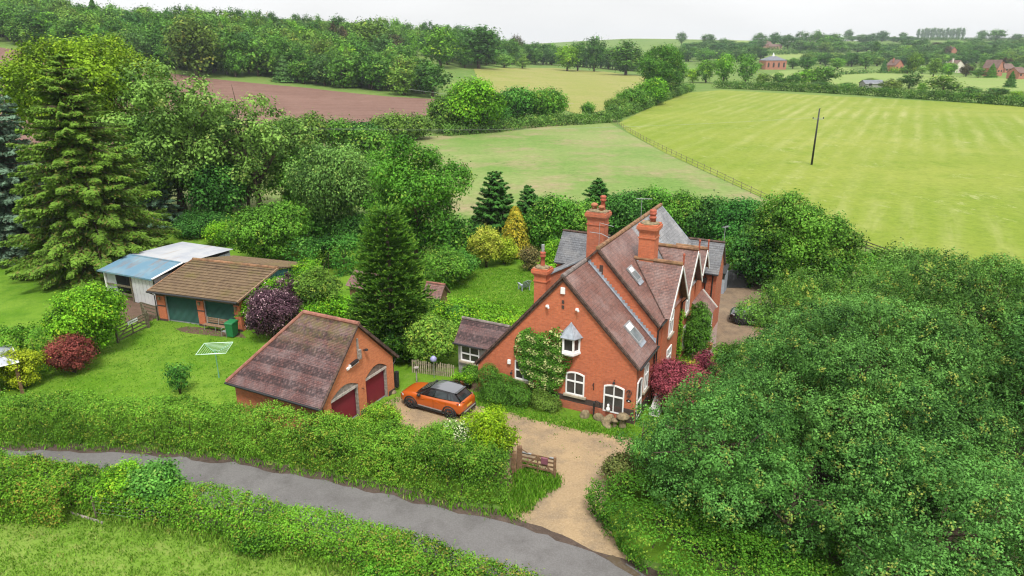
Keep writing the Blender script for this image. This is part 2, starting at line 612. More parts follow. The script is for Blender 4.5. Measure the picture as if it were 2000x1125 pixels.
def crown_arrays(H, R, seed, leaf, lobes=18, dens=1.0, zb=0.22, weep=0.0, flat=0.75, hue_p=0.08, clump=5.0, lean=0.0, under=0.35, lobe_r=0.40, up=0.42, tight=0.25, deep=0.72, nl=13):
    """leaf centres, normals and tones of a broadleaf crown built from lobes, each lobe from clumps of leaves"""
    rng = np.random.default_rng(seed)
    d = fib(lobes, rng) + rng.normal(size=(lobes, 3)) * 0.16
    d = unit(d)
    cz, hh = (zb + 1) * 0.5 * H, (1 - zb) * 0.5 * H
    w = np.where(d[:, 2] < 0, 1 - under * (-d[:, 2]), 1.0)
    lr = R * lobe_r * rng.uniform(0.55, 1.3, lobes)
    k = np.minimum(rng.uniform(0.40, 0.86, lobes), 1.04 - lr / R * 0.85)
    LC = np.stack([d[:, 0] * R * k * w, d[:, 1] * R * k * w, cz + d[:, 2] * (hh - lr * 0.8) * rng.uniform(0.7, 1.0, lobes)], 1)
    LC = np.concatenate([LC, np.array([[0, 0, cz]])])
    lr = np.append(lr, R * 0.50)
    P, O, TL = [], [], []
    for i in range(len(LC)):
        m = int(max(6, dens * 4 * math.pi * lr[i] ** 2 / (leaf * clump * 0.55) ** 2 * 1.7))
        q = unit(rng.normal(size=(m, 3)))
        q[:, 2] = np.abs(q[:, 2]) * np.where(rng.random(m) < 0.28, -1, 1)
        rr = lr[i] * rng.uniform(deep, 1.08, m)
        p = LC[i] + q * rr[:, None] * np.array([1, 1, flat])
        P.append(p); O.append(q); TL.append(np.full(m, rng.uniform(-0.24, 0.24)))
    P, O, TL = np.concatenate(P), np.concatenate(O), np.concatenate(TL)
    keep = np.ones(len(P), bool)
    for i in range(len(LC)):
        inside = np.linalg.norm((P - LC[i]) / np.array([1, 1, flat]), axis=1) < lr[i] * 0.62
        keep &= ~inside
    keep &= P[:, 2] > H * 0.03
    P, O, TL = P[keep], O[keep], TL[keep]
    m = len(P)
    cs = leaf * clump * tight
    ct = rng.uniform(-0.10, 0.50, m) + TL + 0.12 * sway(P, 2.2 / max(R, 0.5), seed)
    ch = rng.random(m) < hue_p
    off = rng.normal(size=(m * nl, 3))
    C = np.repeat(P, nl, 0) + off * cs * np.repeat(rng.uniform(0.6, 1.3, m), nl)[:, None]
    if weep:
        C[:, 2] -= np.tile(np.linspace(0, 1, nl), m) * weep * np.repeat(rng.uniform(0.4, 1.2, m), nl)
    OO = np.repeat(O, nl, 0)
    N = OO * 0.45 + unit(off) * 0.62 + np.array([0, 0, up * 0.8]) + rng.normal(size=(m * nl, 3)) * 0.28
    tone = np.repeat(ct, nl) + rng.uniform(0.08, 0.5, m * nl)
    hue = np.repeat(ch, nl) * rng.uniform(0.3, 1.0, m * nl)
    if lean: C[:, 0] += lean * C[:, 2]
    S = leaf * rng.uniform(0.55, 1.45, m * nl)
    D = None
    if weep:
        D = rng.normal(size=(m * nl, 3)) * 0.35 + np.array([0, 0, -1.0])
    return C, N, S, tone, hue, LC, D

def trunk_mb(H, tr, LC, zb, seed, limbs=6, lean=0.0, fork=1):
    rng = random.Random(seed)
    mb = MB()
    for s in range(fork):
        a = 2 * math.pi * s / fork + rng.random()
        sx, sy = (0, 0) if fork == 1 else (math.cos(a) * tr * 1.6, math.sin(a) * tr * 1.6)
        pts, rad = [], []
        for i in range(7):
            t = i / 6
            z = t * H * 0.72
            pts.append((sx * (1 + 2.0 * t) + rng.uniform(-1, 1) * tr * 0.5 * t + lean * z, sy * (1 + 2.0 * t) + rng.uniform(-1, 1) * tr * 0.5 * t, z))
            rad.append(tr * (1.35 if i == 0 else 1 - 0.75 * t) / (fork ** 0.5))
        mb.tube(pts, rad, 8)
        for k in range(limbs):
            c = LC[rng.randrange(len(LC))]
            z0 = H * rng.uniform(max(0.12, zb * 0.6), 0.5)
            p0 = Vector((sx + lean * z0, sy, z0))
            p2 = Vector((c[0] * 1.1, c[1] * 1.1, max(c[2], z0 + 0.05 * H)))
            pm = p0.lerp(p2, 0.5) + Vector((rng.uniform(-1, 1), rng.uniform(-1, 1), 0.4)) * 0.06 * H
            mb.tube([p0, p0.lerp(pm, 0.5) + Vector((0, 0, 0.01 * H)), pm, p2], [tr * 0.5, tr * 0.4, tr * 0.28, tr * 0.09], 6)
            for q in range(2):
                e = pm.lerp(p2, rng.uniform(0.1, 0.6))
                e2 = e + Vector((rng.uniform(-1, 1), rng.uniform(-1, 1), rng.uniform(0.1, 0.9))) * 0.17 * H
                mb.tube([e, e.lerp(e2, 0.5) + Vector((0, 0, 0.01 * H)), e2], [tr * 0.18, tr * 0.12, tr * 0.04], 5)
    return mb

def broadleaf(name, label, cat, base, H, R, mat, seed, leaf=0.2, tr=None, group=None, fork=1, limbs=6, tint=None, bark=None, **kw):
    root = thing(name, label, cat, base, 0, group)
    C, N, S, tone, hue, LC, D = crown_arrays(H, R, seed, leaf, **kw)
    tr = tr or 0.03 * H
    trunk_mb(H, tr, LC, kw.get('zb', 0.22), seed, limbs, kw.get('lean', 0.0), fork).build("trunk", bark or M['bark'], root, True)
    o = leaf_object("crown", C, N, S, 0.62, tone, hue, mat, root, D, seed)
    if tint: o.color = c4(tint)
    return root

def shrub(name, label, cat, base, H, R, mat, seed, leaf=0.11, group=None, tint=None, stems=7, **kw):
    """a bush: many stems from the ground under a crown that reaches down to it"""
    kw.setdefault('zb', 0.04); kw.setdefault('lobes', 16); kw.setdefault('under', 0.12); kw.setdefault('lobe_r', 0.42)
    root = thing(name, label, cat, base, 0, group)
    C, N, S, tone, hue, LC, D = crown_arrays(H, R, seed, leaf, **kw)
    rng = random.Random(seed)
    mb = MB()
    for i in range(stems):
        c = LC[i % len(LC)]
        mb.tube([(rng.uniform(-.12, .12) * R, rng.uniform(-.12, .12) * R, -0.02), (c[0] * 0.4, c[1] * 0.4, H * 0.3), (c[0] * 0.9, c[1] * 0.9, c[2])], [0.035, 0.028, 0.01], 5)
    mb.build("stems", M['bark'], root, True)
    o = leaf_object("foliage", C, N, S, 0.62, tone, hue, mat, root, D, seed)
    if tint: o.color = c4(tint)
    return root

def spruce(name, label, cat, base, H, R, mat, seed, leaf=0.34, z0=0.03, droop=0.35, levels=26, per=9, hue_lo=0.45, group=None, tint=None, power=0.85, spray=20):
    """conifer in whorls: each branch a drooping spine carrying side sprays of needle tufts"""
    rng = np.random.default_rng(seed)
    root = thing(name, label, cat, base, 0, group)
    mb = MB()
    mb.tube([(0, 0, 0), (0, 0, H * 0.3), (0, 0, H * 0.7), (0.02 * H * 0.3, 0, H * 0.985)], [0.022 * H, 0.016 * H, 0.008 * H, 0.002 * H], 8)
    Cs, Ns, Ss, Ts, Hs, Ds = [], [], [], [], [], []
    for lv in range(levels):
        f = z0 + (1 - z0) * (lv / levels) ** 0.92
        z = H * f
        L0 = R * (1 - f) ** power + 0.015 * H
        n = int(per * (0.6 + 0.6 * (1 - f)))
        a0 = rng.uniform(0, 6.28)
        for k in range(max(4, n)):
            a = a0 + 6.283 * k / max(4, n) + rng.normal() * 0.18
            L = L0 * rng.uniform(0.72, 1.12)
            zz = z + rng.normal() * 0.02 * H
            dirv = np.array([math.cos(a), math.sin(a), 0])
            side = np.array([-math.sin(a), math.cos(a), 0])
            dr = droop * rng.uniform(0.6, 1.4) * (0.5 + 0.8 * (1 - f))
            def pos(t):
                return dirv * (L * t) + np.array([0, 0, zz + L * (0.16 * t - dr * t * t + 0.14 * t ** 4)])
            if L > 0.5:
                mb.tube([pos(0), pos(0.35), pos(0.7), pos(0.98)], [0.010 * L + 0.02, 0.008 * L + 0.012, 0.012, 0.004], 4, False)
            m = int(max(4, L / leaf * spray))
            t = rng.random(m) ** 0.75 * 0.9 + 0.1
            wdt = 0.34 * L * (1.05 - t) * rng.uniform(0.2, 1.0, m) * np.where(rng.random(m) < 0.5, 1, -1)
            hang = -np.abs(wdt) * rng.uniform(0.1, 0.6, m) - rng.uniform(0, 0.12, m) * L * 0.5
            C = np.stack([pos(x) for x in t]) + side[None] * wdt[:, None]
            C[:, 2] += hang
            Cs.append(C)
            Ns.append(np.array([0, 0, 1.0]) + dirv * 0.45 + rng.normal(size=(m, 3)) * 0.35)
            Ds.append(dirv * 0.9 + side[None] * np.sign(wdt)[:, None] * 0.9 + np.array([0, 0, -0.35]) + rng.normal(size=(m, 3)) * 0.25)
            Ss.append(leaf * rng.uniform(0.75, 1.4, m))
            bt = rng.uniform(0, 0.3)
            Ts.append(bt + t * 0.4 + rng.uniform(0, 0.32, m))
            ph = hue_lo * (1 - f) * (1 - t) * 1.6 + 0.03
            Hs.append((rng.random(m) < ph) * rng.uniform(0.4, 1, m))
    mb.build("trunk", M['bark'], root, True)
    o = leaf_object("crown", np.concatenate(Cs), np.concatenate(Ns), np.concatenate(Ss), 0.42, np.concatenate(Ts), np.concatenate(Hs), mat, root, np.concatenate(Ds), seed)
    if tint: o.color = c4(tint)
    return root

def cypress(name, label, cat, base, H, R, mat, seed, leaf=0.16, group=None, dens=1.0, tip=0.9, tint=None, hue_p=0.15):
    """dense clipped-looking conifer: upright sprays over a cone with a rounded foot"""
    rng = np.random.default_rng(seed)
    root = thing(name, label, cat, base, 0, group)
    mb = MB(); mb.tube([(0, 0, 0), (0, 0, H * 0.5), (0, 0, H * 0.95)], [0.03 * H, 0.02 * H, 0.004 * H], 7)
    mb.build("trunk", M['bark'], root, True)
    n = int(dens * 2.6 * math.pi * R * H / (leaf * leaf * 0.4))
    f = rng.random(n) ** 1.25
    a = rng.uniform(0, 6.283, n)
    prof = np.minimum(1, (f / 0.12 + 0.35)) * (1 - f) ** tip * 1.05 + 0.02
    P0 = np.stack([np.cos(a), np.sin(a), f * H / R], 1)
    rr = R * prof * (0.72 + 0.33 * rng.random(n)) * (1 + 0.13 * sway(P0, 3.1, seed))
    C = np.stack([np.cos(a) * rr, np.sin(a) * rr, f * H + 0.03], 1)
    o_ = np.stack([np.cos(a), np.sin(a), np.full(n, 0.45)], 1)
    N = o_ + rng.normal(size=(n, 3)) * 0.4
    D = np.array([0, 0, 1.0]) + o_ * 0.5 + rng.normal(size=(n, 3)) * 0.35
    tone = 0.35 + 0.22 * sway(P0, 5.0, seed + 2) + rng.uniform(-0.2, 0.45, n)
    hue = (rng.random(n) < hue_p) * rng.uniform(0.3, 1, n)
    o = leaf_object("crown", C, N, leaf * rng.uniform(0.7, 1.4, n), 0.5, tone, hue, mat, root, D, seed)
    if tint: o.color = c4(tint)
    return root

def monkey_puzzle(name, label, cat, base, H, R, mat, seed):
    """araucaria: stiff branches in whorls, each a rope of overlapping spiky leaves with side ropes, tips turned up"""
    rng = np.random.default_rng(seed)
    root = thing(name, label, cat, base, 0)
    mb = MB(); mb.tube([(0, 0, 0), (0, 0, H * 0.5), (0, 0, H * 0.97)], [0.24, 0.17, 0.04], 8)
    Cs, Ns, Ds, Ts, Hs = [], [], [], [], []
    def rope(p0, p1, p2, r, tn, k):
        t = rng.random(k)
        C = (1 - t)[:, None] ** 2 * p0 + (2 * t * (1 - t))[:, None] * p1 + (t * t)[:, None] * p2
        ax = (1 - t)[:, None] * (p1 - p0) + t[:, None] * (p2 - p1)
        ax = unit(ax)
        q = unit(np.cross(ax, rng.normal(size=(k, 3))))
        Cs.append(C + q * r * (1.1 - 0.5 * t)[:, None])
        Ns.append(q + ax * -0.3)
        Ds.append(ax + q * 0.6)
        Ts.append(tn + 0.55 * t ** 2 + rng.uniform(0, 0.2, k))
        Hs.append((t > 0.84) * (rng.random(k) < 0.5) * rng.uniform(0.3, 0.9, k))
    levels = 24
    for lv in range(levels):
        f = 0.05 + 0.95 * lv / levels
        z = f * H
        L0 = R * min(1, 0.86 + f * 1.2) * math.sqrt(max(0.02, 1 - f ** 1.9)) * (1 - 0.26 * f)
        n = int(7 + 12 * (1 - f * 0.6))
        a0 = rng.uniform(0, 6.28)
        for k in range(n):
            a = a0 + 6.283 * k / n + rng.normal() * 0.15
            L = L0 * rng.uniform(0.8, 1.08)
            d = np.array([math.cos(a), math.sin(a), 0]); s = np.array([-math.sin(a), math.cos(a), 0])
            sag = L * (0.30 - 0.45 * f)
            p0 = np.array([0, 0, z]); p1 = d * L * 0.6 + np.array([0, 0, z - sag * 0.9]); p2 = d * L + np.array([0, 0, z - sag * 0.35 + 0.30])
            tn = rng.uniform(0.0, 0.18) + 0.14 * f
            rope(p0, p1, p2, 0.07, tn, int(50 + 40 * L))
            for j in range(int(3 + 3.2 * L)):
                t = rng.uniform(0.35, 0.95)
                b0 = (1 - t) ** 2 * p0 + 2 * t * (1 - t) * p1 + t * t * p2
                sd = s * rng.choice([-1, 1]) * rng.uniform(0.3, 1.0) + d * 0.8
                ln = rng.uniform(0.35, 0.7)
                b2 = b0 + sd * ln + np.array([0, 0, rng.uniform(0.0, 0.35)])
                rope(b0, b0 + sd * ln * 0.55 - np.array([0, 0, 0.06]), b2, 0.06, tn, 44)
    mb.build("trunk", M['bark'], root, True)
    C = np.concatenate(Cs)
    leaf_object("crown", C, np.concatenate(Ns), 0.12 * rng.uniform(0.8, 1.25, len(C)), 0.5, np.concatenate(Ts), np.concatenate(Hs), mat, root, np.concatenate(Ds), seed)
    return root

def path_pts(path, step=0.25):
    out = []
    for (x0, y0), (x1, y1) in zip(path[:-1], path[1:]):
        L = math.hypot(x1 - x0, y1 - y0)
        k = max(1, int(L / step))
        for i in range(k):
            out.append((x0 + (x1 - x0) * i / k, y0 + (y1 - y0) * i / k, (y1 - y0) / L, -(x1 - x0) / L))
    out.append((path[-1][0], path[-1][1], out[-1][2], out[-1][3]))
    return np.array(out)

def hedge(name, label, base_path, W, Hh, mat, seed, leaf=0.1, dens=1.0, hue_p=0.06, rough=0.2, group=None, tint=None, cat="hedge", shoots=0.0, hvar=None, zt=None, feather=0.25, clump=4.5, twigs=True):
    """hedge along a path: leaf clumps over a bulging cross-section, with side gaps, stems inside and shoots on top"""
    rng = np.random.default_rng(seed)
    pp = path_pts(base_path)
    segL = np.hypot(np.diff(pp[:, 0]), np.diff(pp[:, 1])).sum()
    per = 2 * Hh + W
    m = int(dens * segL * per / (leaf * clump * 0.55) ** 2 * 4.0)
    i = rng.integers(0, len(pp), m)
    u = rng.uniform(-0.5, 0.5, m) * 0.3
    tx, ty = -pp[i, 3], pp[i, 2]
    q = rng.random(m) * per
    side = np.where(q < Hh, -1, np.where(q > Hh + W, 1, 0))
    h = np.where(side == -1, q, np.where(side == 1, per - q, Hh))
    lat = np.where(side == 0, q - Hh - W / 2, side * W / 2)
    hf = h / Hh
    # round the shoulders and tuck the foot
    lat = lat * (1 - 0.16 * np.clip((hf - 0.7) / 0.3, 0, 1) ** 2 * (side != 0)) * (1 - 0.12 * (1 - hf) ** 2)
    X = pp[i, 0] + u * tx + lat * pp[i, 2]
    Y = pp[i, 1] + u * ty + lat * pp[i, 3]
    P = np.stack([X, Y, h], 1)
    nz = sway(P, 1.3, seed) * 0.6 + sway(P, 3.3, seed + 4) * 0.4
    hs = np.ones(m) if hvar is None else np.interp(i / len(pp), [a for a, b in hvar], [b for a, b in hvar])
    edge = np.abs(lat) / (W / 2)
    P[:, 2] = h * hs * (1 + rough * nz * (0.4 + 0.6 * hf)) - (side == 0) * feather * edge ** 2 * Hh * 0.5
    out = np.stack([side * pp[i, 2] * 0.95, side * pp[i, 3] * 0.95, np.where(side == 0, 1.0, 0.3)], 1)
    P += out * (rough * W * 0.35 * nz)[:, None] * (side != 0)[:, None]
    P -= out * (rng.random(m) ** 2 * 0.22)[:, None]
    P[:, 2] = np.maximum(P[:, 2], 0.03)
    nl = 9
    off = rng.normal(size=(m * nl, 3))
    C = np.repeat(P, nl, 0) + off * leaf * clump * 0.235
    C[:, 2] = np.maximum(C[:, 2], 0.02)
    N = np.repeat(out, nl, 0) * 0.45 + unit(off) * 0.6 + np.array([0, 0, 0.22]) + rng.normal(size=(m * nl, 3)) * 0.3
    big = 0.26 * sway(P, 0.8, seed + 9) + 0.20 * sway(P, 2.6, seed + 3)
    tone = np.repeat(big + rng.uniform(0.0, 0.4, m), nl) + rng.uniform(0.05, 0.5, m * nl)
    hue_c = (rng.random(m) < hue_p * (1 + 1.8 * np.clip(sway(P, 0.6, seed + 5) * 2, 0, 1)))
    hue = np.repeat(hue_c, nl) * rng.uniform(0.3, 1, m * nl)
    S = leaf * rng.uniform(0.7, 1.35, m * nl)
    D = rng.normal(size=(m * nl, 3))
    if shoots:
        k = int(segL * shoots)
        j = rng.integers(0, len(pp), k)
        l2 = rng.uniform(-0.42, 0.42, k) * W
        hh = Hh * (np.ones(k) if hvar is None else np.interp(j / len(pp), [a for a, b in hvar], [b for a, b in hvar]))
        ln = rng.uniform(0.15, 0.55, k)
        ns = 10
        tt = np.tile(np.linspace(0, 1, ns), k)
        ang = np.repeat(rng.uniform(0, 6.28, k), ns)
        bx = np.repeat(pp[j, 0] + l2 * pp[j, 2], ns) + np.cos(ang) * 0.25 * tt * np.repeat(ln, ns)
        by = np.repeat(pp[j, 1] + l2 * pp[j, 3], ns) + np.sin(ang) * 0.25 * tt * np.repeat(ln, ns)
        bz = np.repeat(hh * 0.93, ns) + tt * np.repeat(ln, ns)
        C2 = np.stack([bx, by, bz], 1) + rng.normal(size=(k * ns, 3)) * 0.025
        C = np.concatenate([C, C2])
        N = np.concatenate([N, rng.normal(size=(k * ns, 3)) + np.array([0, -0.3, 0.6])])
        D = np.concatenate([D, rng.normal(size=(k * ns, 3)) + np.array([0, 0, 1.0])])
        tone = np.concatenate([tone, rng.uniform(0.55, 1.0, k * ns)])
        hue = np.concatenate([hue, (rng.random(k * ns) < hue_p * 2) * 0.8])
        S = np.concatenate([S, leaf * rng.uniform(0.6, 1.0, k * ns)])
    z0 = 0.0
    c0 = Vector((float(pp[:, 0].mean()), float(pp[:, 1].mean()), z0))
    root = thing(name, label, cat, c0, 0, group)
    if zt is not None:
        C[:, 2] += hfun(C[:, 0], C[:, 1])
    C = C - np.array(c0)
    if twigs:
        rr = random.Random(seed)
        for a in range(0, len(pp), max(3, len(pp) // 40)):
            x, y = pp[a, 0] - c0.x + rr.uniform(-.3, .3) * W, pp[a, 1] - c0.y + rr.uniform(-.3, .3) * W
            zg = hz(x + c0.x, y + c0.y) if zt is not None else 0
            h_ = Hh * rr.uniform(0.55, 0.9)
            mb = MB(); mb.tube([(x, y, zg), (x + rr.uniform(-.2, .2), y + rr.uniform(-.2, .2), zg + h_ * 0.5), (x + rr.uniform(-.4, .4), y + rr.uniform(-.4, .4), zg + h_)], [0.04, 0.03, 0.008], 5, False)
            mb.build("stem", M['bark'], root, False)
    o = leaf_object("foliage", C, N, S, 0.6, tone, hue, mat, root, D, seed)
    if tint: o.color = c4(tint)
    return root

def tufts(name, pts, mat, seed, size=0.3, blades=7, width=0.05, kind="stuff", group=None, spread=0.12, zf=None):
    """grass or weeds as bunches of leaning blades"""
    rng = np.random.default_rng(seed)
    pts = np.asarray(pts, float)
    n = len(pts)
    if pts.shape[1] == 2: pts = np.concatenate([pts, np.zeros((n, 1))], 1)
    P = np.repeat(pts, blades, 0)
    k = len(P)
    L = size * np.repeat(rng.uniform(0.5, 1.3, n), blades) * rng.uniform(0.6, 1.2, k)
    P = P + np.concatenate([rng.normal(size=(k, 2)) * spread, np.zeros((k, 1))], 1)
    a = rng.uniform(0, 6.28, k)
    lean = rng.uniform(0.15, 0.9, k)
    D = np.stack([np.cos(a) * lean, np.sin(a) * lean, np.ones(k)], 1)
    D = unit(D)
    C = P + D * L[:, None] * 0.45
    C[:, 2] = np.maximum(C[:, 2], P[:, 2] + 0.02)
    N = np.stack([np.cos(a), np.sin(a), -lean + 0.9], 1) + rng.normal(size=(k, 3)) * 0.3
    tone = np.repeat(rng.uniform(0, 0.45, n), blades) + rng.uniform(0, 0.5, k)
    hue = np.repeat(rng.random(n) < 0.10, blades) * rng.uniform(0.3, 1, k)
    o = leaf_object(name, C, N, L, width / max(1e-3, size) * 1.6, tone, hue, mat, None, D, seed)
    tag(o, kind=kind)
    return o

def in_poly(pts, poly):
    x, y = pts[:, 0], pts[:, 1]
    c = np.zeros(len(pts), bool)
    j = len(poly) - 1
    for i in range(len(poly)):
        xi, yi = poly[i][0], poly[i][1]; xj, yj = poly[j][0], poly[j][1]
        if yi != yj:
            c ^= ((yi > y) != (yj > y)) & (x < (xj - xi) * (y - yi) / (yj - yi) + xi)
        j = i
    return c

def scatter(poly, n, seed):
    rng = np.random.default_rng(seed)
    P = np.array([(p[0], p[1]) for p in poly])
    lo, hi = P.min(0), P.max(0)
    q = rng.uniform(lo, hi, (n, 2))
    return q[in_poly(q, P)]

def sheet(name, poly, mat, off, grid=None, jitter=0.0, seed=0):
    """ground sheet over a polygon, draped on the terrain; off = height above it; jitter roughens its outline"""
    rng = random.Random(seed)
    pts = []
    n = len(poly)
    for i in range(n):
        a, b = poly[i], poly[(i + 1) % n]
        L = math.hypot(b[0] - a[0], b[1] - a[1])
        k = max(1, int(L / 0.5)) if jitter else 1
        if grid and not jitter: k = max(1, int(L / grid))
        k = min(k, 160)
        for j in range(k):
            t = j / k
            x, y = a[0] + (b[0] - a[0]) * t, a[1] + (b[1] - a[1]) * t
            if jitter:
                ph = i * 1.7 + j * 0.9
                x += jitter * (0.6 * math.sin(ph) + rng.uniform(-1, 1)) * 0.7
                y += jitter * (0.6 * math.cos(ph * 1.3) + rng.uniform(-1, 1)) * 0.7
            pts.append((x, y))
    bm = bmesh.new()
    vs = [bm.verts.new((x, y, 0)) for x, y in pts]
    f = bm.faces.new(vs)
    bmesh.ops.triangulate(bm, faces=[f])
    if grid:
        xs = [p[0] for p in pts]; ys = [p[1] for p in pts]
        x = math.floor(min(xs) / grid) * grid + grid
        while x < max(xs):
            bmesh.ops.bisect_plane(bm, geom=bm.verts[:] + bm.edges[:] + bm.faces[:], plane_co=(x, 0, 0), plane_no=(1, 0, 0)); x += grid
        y = math.floor(min(ys) / grid) * grid + grid
        while y < max(ys):
            bmesh.ops.bisect_plane(bm, geom=bm.verts[:] + bm.edges[:] + bm.faces[:], plane_co=(0, y, 0), plane_no=(0, 1, 0)); y += grid
    for v in bm.verts:
        v.co.z = hz(v.co.x, v.co.y) + off
    bmesh.ops.recalc_face_normals(bm, faces=bm.faces)
    me = bpy.data.meshes.new(name)
    bm.to_mesh(me); bm.free()
    if sum(p.normal.z for p in me.polygons) < 0: me.flip_normals()
    me.materials.append(mat)
    if grid: me.polygons.foreach_set("use_smooth", [True] * len(me.polygons))
    o = bpy.data.objects.new(name, me)
    COL.objects.link(o)
    return tag(o, kind="structure")

# ------------------------------------------------------------------ palette
M = {}
M['bark'] = plain("bark", (0.10, 0.075, 0.055), 0.95, spec=0.1, var=0.35, scale=5, bmp=0.5)
M['bark_pale'] = plain("birch_bark", (0.34, 0.31, 0.27), 0.9, spec=0.1, var=0.35, scale=4)
M['brick'] = brick_mat("orange_brick", (0.600, 0.168, 0.075), (0.470, 0.119, 0.055), (0.390, 0.191, 0.115), (0.439, 0.144, 0.084), 0.62)
M['brick_old'] = brick_mat("weathered_brick", (0.535, 0.144, 0.070), (0.374, 0.098, 0.055), (0.325, 0.191, 0.125), (0.308, 0.134, 0.087), 0.65)
M['brick_light'] = brick_mat("garage_brick", (0.650, 0.220, 0.089), (0.535, 0.162, 0.070), (0.470, 0.249, 0.143), (0.552, 0.191, 0.093), 0.4)
M['brick_blue'] = brick_mat("blue_brick", (0.085, 0.052, 0.045), (0.055, 0.042, 0.040), (0.10, 0.075, 0.06), (0.08, 0.06, 0.045), 0.5)
_tc = ((0.235, 0.104, 0.076), (0.148, 0.070, 0.056), (0.055, 0.033, 0.030), (0.35, 0.265, 0.24))
M['tile_y'] = tile_mat("clay_tile", *_tc, along='y', lich=0.55, rough=0.48, spec=0.55)
M['tile_x'] = tile_mat("clay_tile_cross", *_tc, along='x', lich=0.5, rough=0.48, spec=0.55)
M['tile_g'] = tile_mat("garage_tile", (0.15, 0.062, 0.052), (0.095, 0.042, 0.04), (0.032, 0.02, 0.02), (0.27, 0.21, 0.205), (0.13, 0.105, 0.028, 3.9, 5.4), along='y', lich=0.6, bands=True)
M['tile_gx'] = tile_mat("garage_tile_hip", (0.15, 0.062, 0.052), (0.095, 0.042, 0.04), (0.032, 0.02, 0.02), (0.25, 0.2, 0.19), (0.13, 0.105, 0.028, 3.9, 5.4), along='x', lich=0.6, bands=True)
M['tile_annex'] = tile_mat("annex_tile", (0.15, 0.072, 0.066), (0.095, 0.05, 0.05), (0.036, 0.022, 0.022), (0.22, 0.17, 0.165), along='x', lich=0.4, bands=True)
M['slate_y'] = tile_mat("slate", (0.22, 0.22, 0.225), (0.13, 0.132, 0.14), (0.05, 0.05, 0.052), (0.40, 0.385, 0.375), along='y', tw=0.28, th=0.16, lich=0.6, rough=0.45, spec=0.6)
M['slate_x'] = tile_mat("slate_cross", (0.13, 0.14, 0.155), (0.085, 0.09, 0.10), (0.035, 0.035, 0.04), (0.25, 0.245, 0.235), along='x', tw=0.28, th=0.16, lich=0.6, rough=0.45, spec=0.6)
M['tile_conc'] = tile_mat("concrete_tile", (0.18, 0.125, 0.075), (0.145, 0.10, 0.062), (0.05, 0.037, 0.025), (0.22, 0.16, 0.09), (0.13, 0.11, 0.035), along='x', tw=0.33, th=0.075, lich=0.45, rough=0.9, spec=0.15)
M['ridge_red'] = plain("red_ridge_tile", (0.25, 0.105, 0.075), 0.8, var=0.3, scale=3, dirt=(0.26, 0.15, 0.11))
M['ridge_moss'] = plain("mossy_ridge_tile", (0.205, 0.11, 0.058), 0.9, var=0.4, scale=3, dirt=(0.16, 0.13, 0.045))
M['ridge_grey'] = plain("grey_ridge_tile", (0.17, 0.14, 0.13), 0.9, var=0.35, scale=3, dirt=(0.26, 0.24, 0.21))
M['verge'] = plain("tile_verge", (0.075, 0.045, 0.035), 0.9, var=0.5, scale=7, dirt=(0.13, 0.10, 0.08))
M['lead'] = plain("lead", (0.27, 0.30, 0.34), 0.5, 0.0, 0.5, 0.2, 4)
M['white'] = plain("white_paint", (0.80, 0.80, 0.79), 0.4, var=0.03)
M['white_wood'] = plain("weathered_white_board", (0.66, 0.65, 0.62), 0.6, var=0.1, scale=5, dirt=(0.42, 0.39, 0.34))
M['glass'] = glass_mat("window_glass", (0.035, 0.032, 0.03), 0.08, 0.5)
M['glass_sky'] = glass_mat("roof_glass", (0.10, 0.115, 0.12), 0.05, 0.9)
M['black'] = plain("black_iron", (0.018, 0.018, 0.02), 0.5, var=0.2)
M['gutter'] = plain("black_gutter", (0.022, 0.022, 0.024), 0.4, var=0.2)
M['stone'] = plain("sandstone", (0.21, 0.165, 0.095), 0.95, var=0.35, scale=6, bmp=0.5, dirt=(0.15, 0.125, 0.09))
M['sill'] = plain("stone_sill", (0.36, 0.31, 0.235), 0.9, var=0.15, scale=5)
M['pot'] = plain("chimney_pot_clay", (0.33, 0.082, 0.045), 0.8, var=0.25, scale=8)
M['terracotta'] = plain("terracotta", (0.36, 0.14, 0.07), 0.9, var=0.2, scale=8)
M['render'] = plain("grey_render", (0.30, 0.29, 0.275), 0.95, var=0.15, scale=4)
M['maroon'] = plain("maroon_door_paint", (0.205, 0.018, 0.036), 0.42, var=0.08, scale=2)
M['oldwood'] = plain("silvered_timber", (0.272, 0.240, 0.212), 0.9, var=0.35, scale=7, dirt=(0.136, 0.104, 0.080))
M['brownwood'] = plain("brown_timber", (0.18, 0.105, 0.058), 0.8, var=0.35, scale=7, dirt=(0.11, 0.055, 0.03))
M['darkwood'] = plain("weathered_fence_timber", (0.115, 0.10, 0.062), 0.9, var=0.35, scale=7)
M['benchwood'] = plain("bench_timber", (0.22, 0.14, 0.085), 0.8, var=0.3, scale=8)
M['picket'] = plain("picket_timber", (0.32, 0.275, 0.19), 0.9, var=0.3, scale=7, dirt=(0.17, 0.14, 0.08))
M['steel'] = plain("galvanised_steel", (0.42, 0.43, 0.44), 0.45, 0.6, 0.5, 0.15, 6)
M['grey_metal'] = plain("grey_metal", (0.30, 0.31, 0.32), 0.5, 0.3, 0.5, 0.15, 6)
M['bin'] = plain("green_plastic", (0.018, 0.16, 0.055), 0.45, var=0.12, scale=5)
M['grey_plastic'] = plain("grey_plastic", (0.31, 0.34, 0.40), 0.55, var=0.08, scale=5)
M['black_plastic'] = plain("black_plastic", (0.02, 0.021, 0.023), 0.5, var=0.2)
M['green_line'] = plain("green_coated_wire", (0.16, 0.36, 0.25), 0.5, var=0.1)
M['pale_line'] = plain("pale_line", (0.55, 0.72, 0.60), 0.5, var=0.05)
M['plum_sign'] = plain("plum_box_paint", (0.20, 0.075, 0.10), 0.4, var=0.15)
M['tarp'] = plain("dark_green_tarpaulin", (0.02, 0.075, 0.07), 0.6, var=0.4, scale=5)
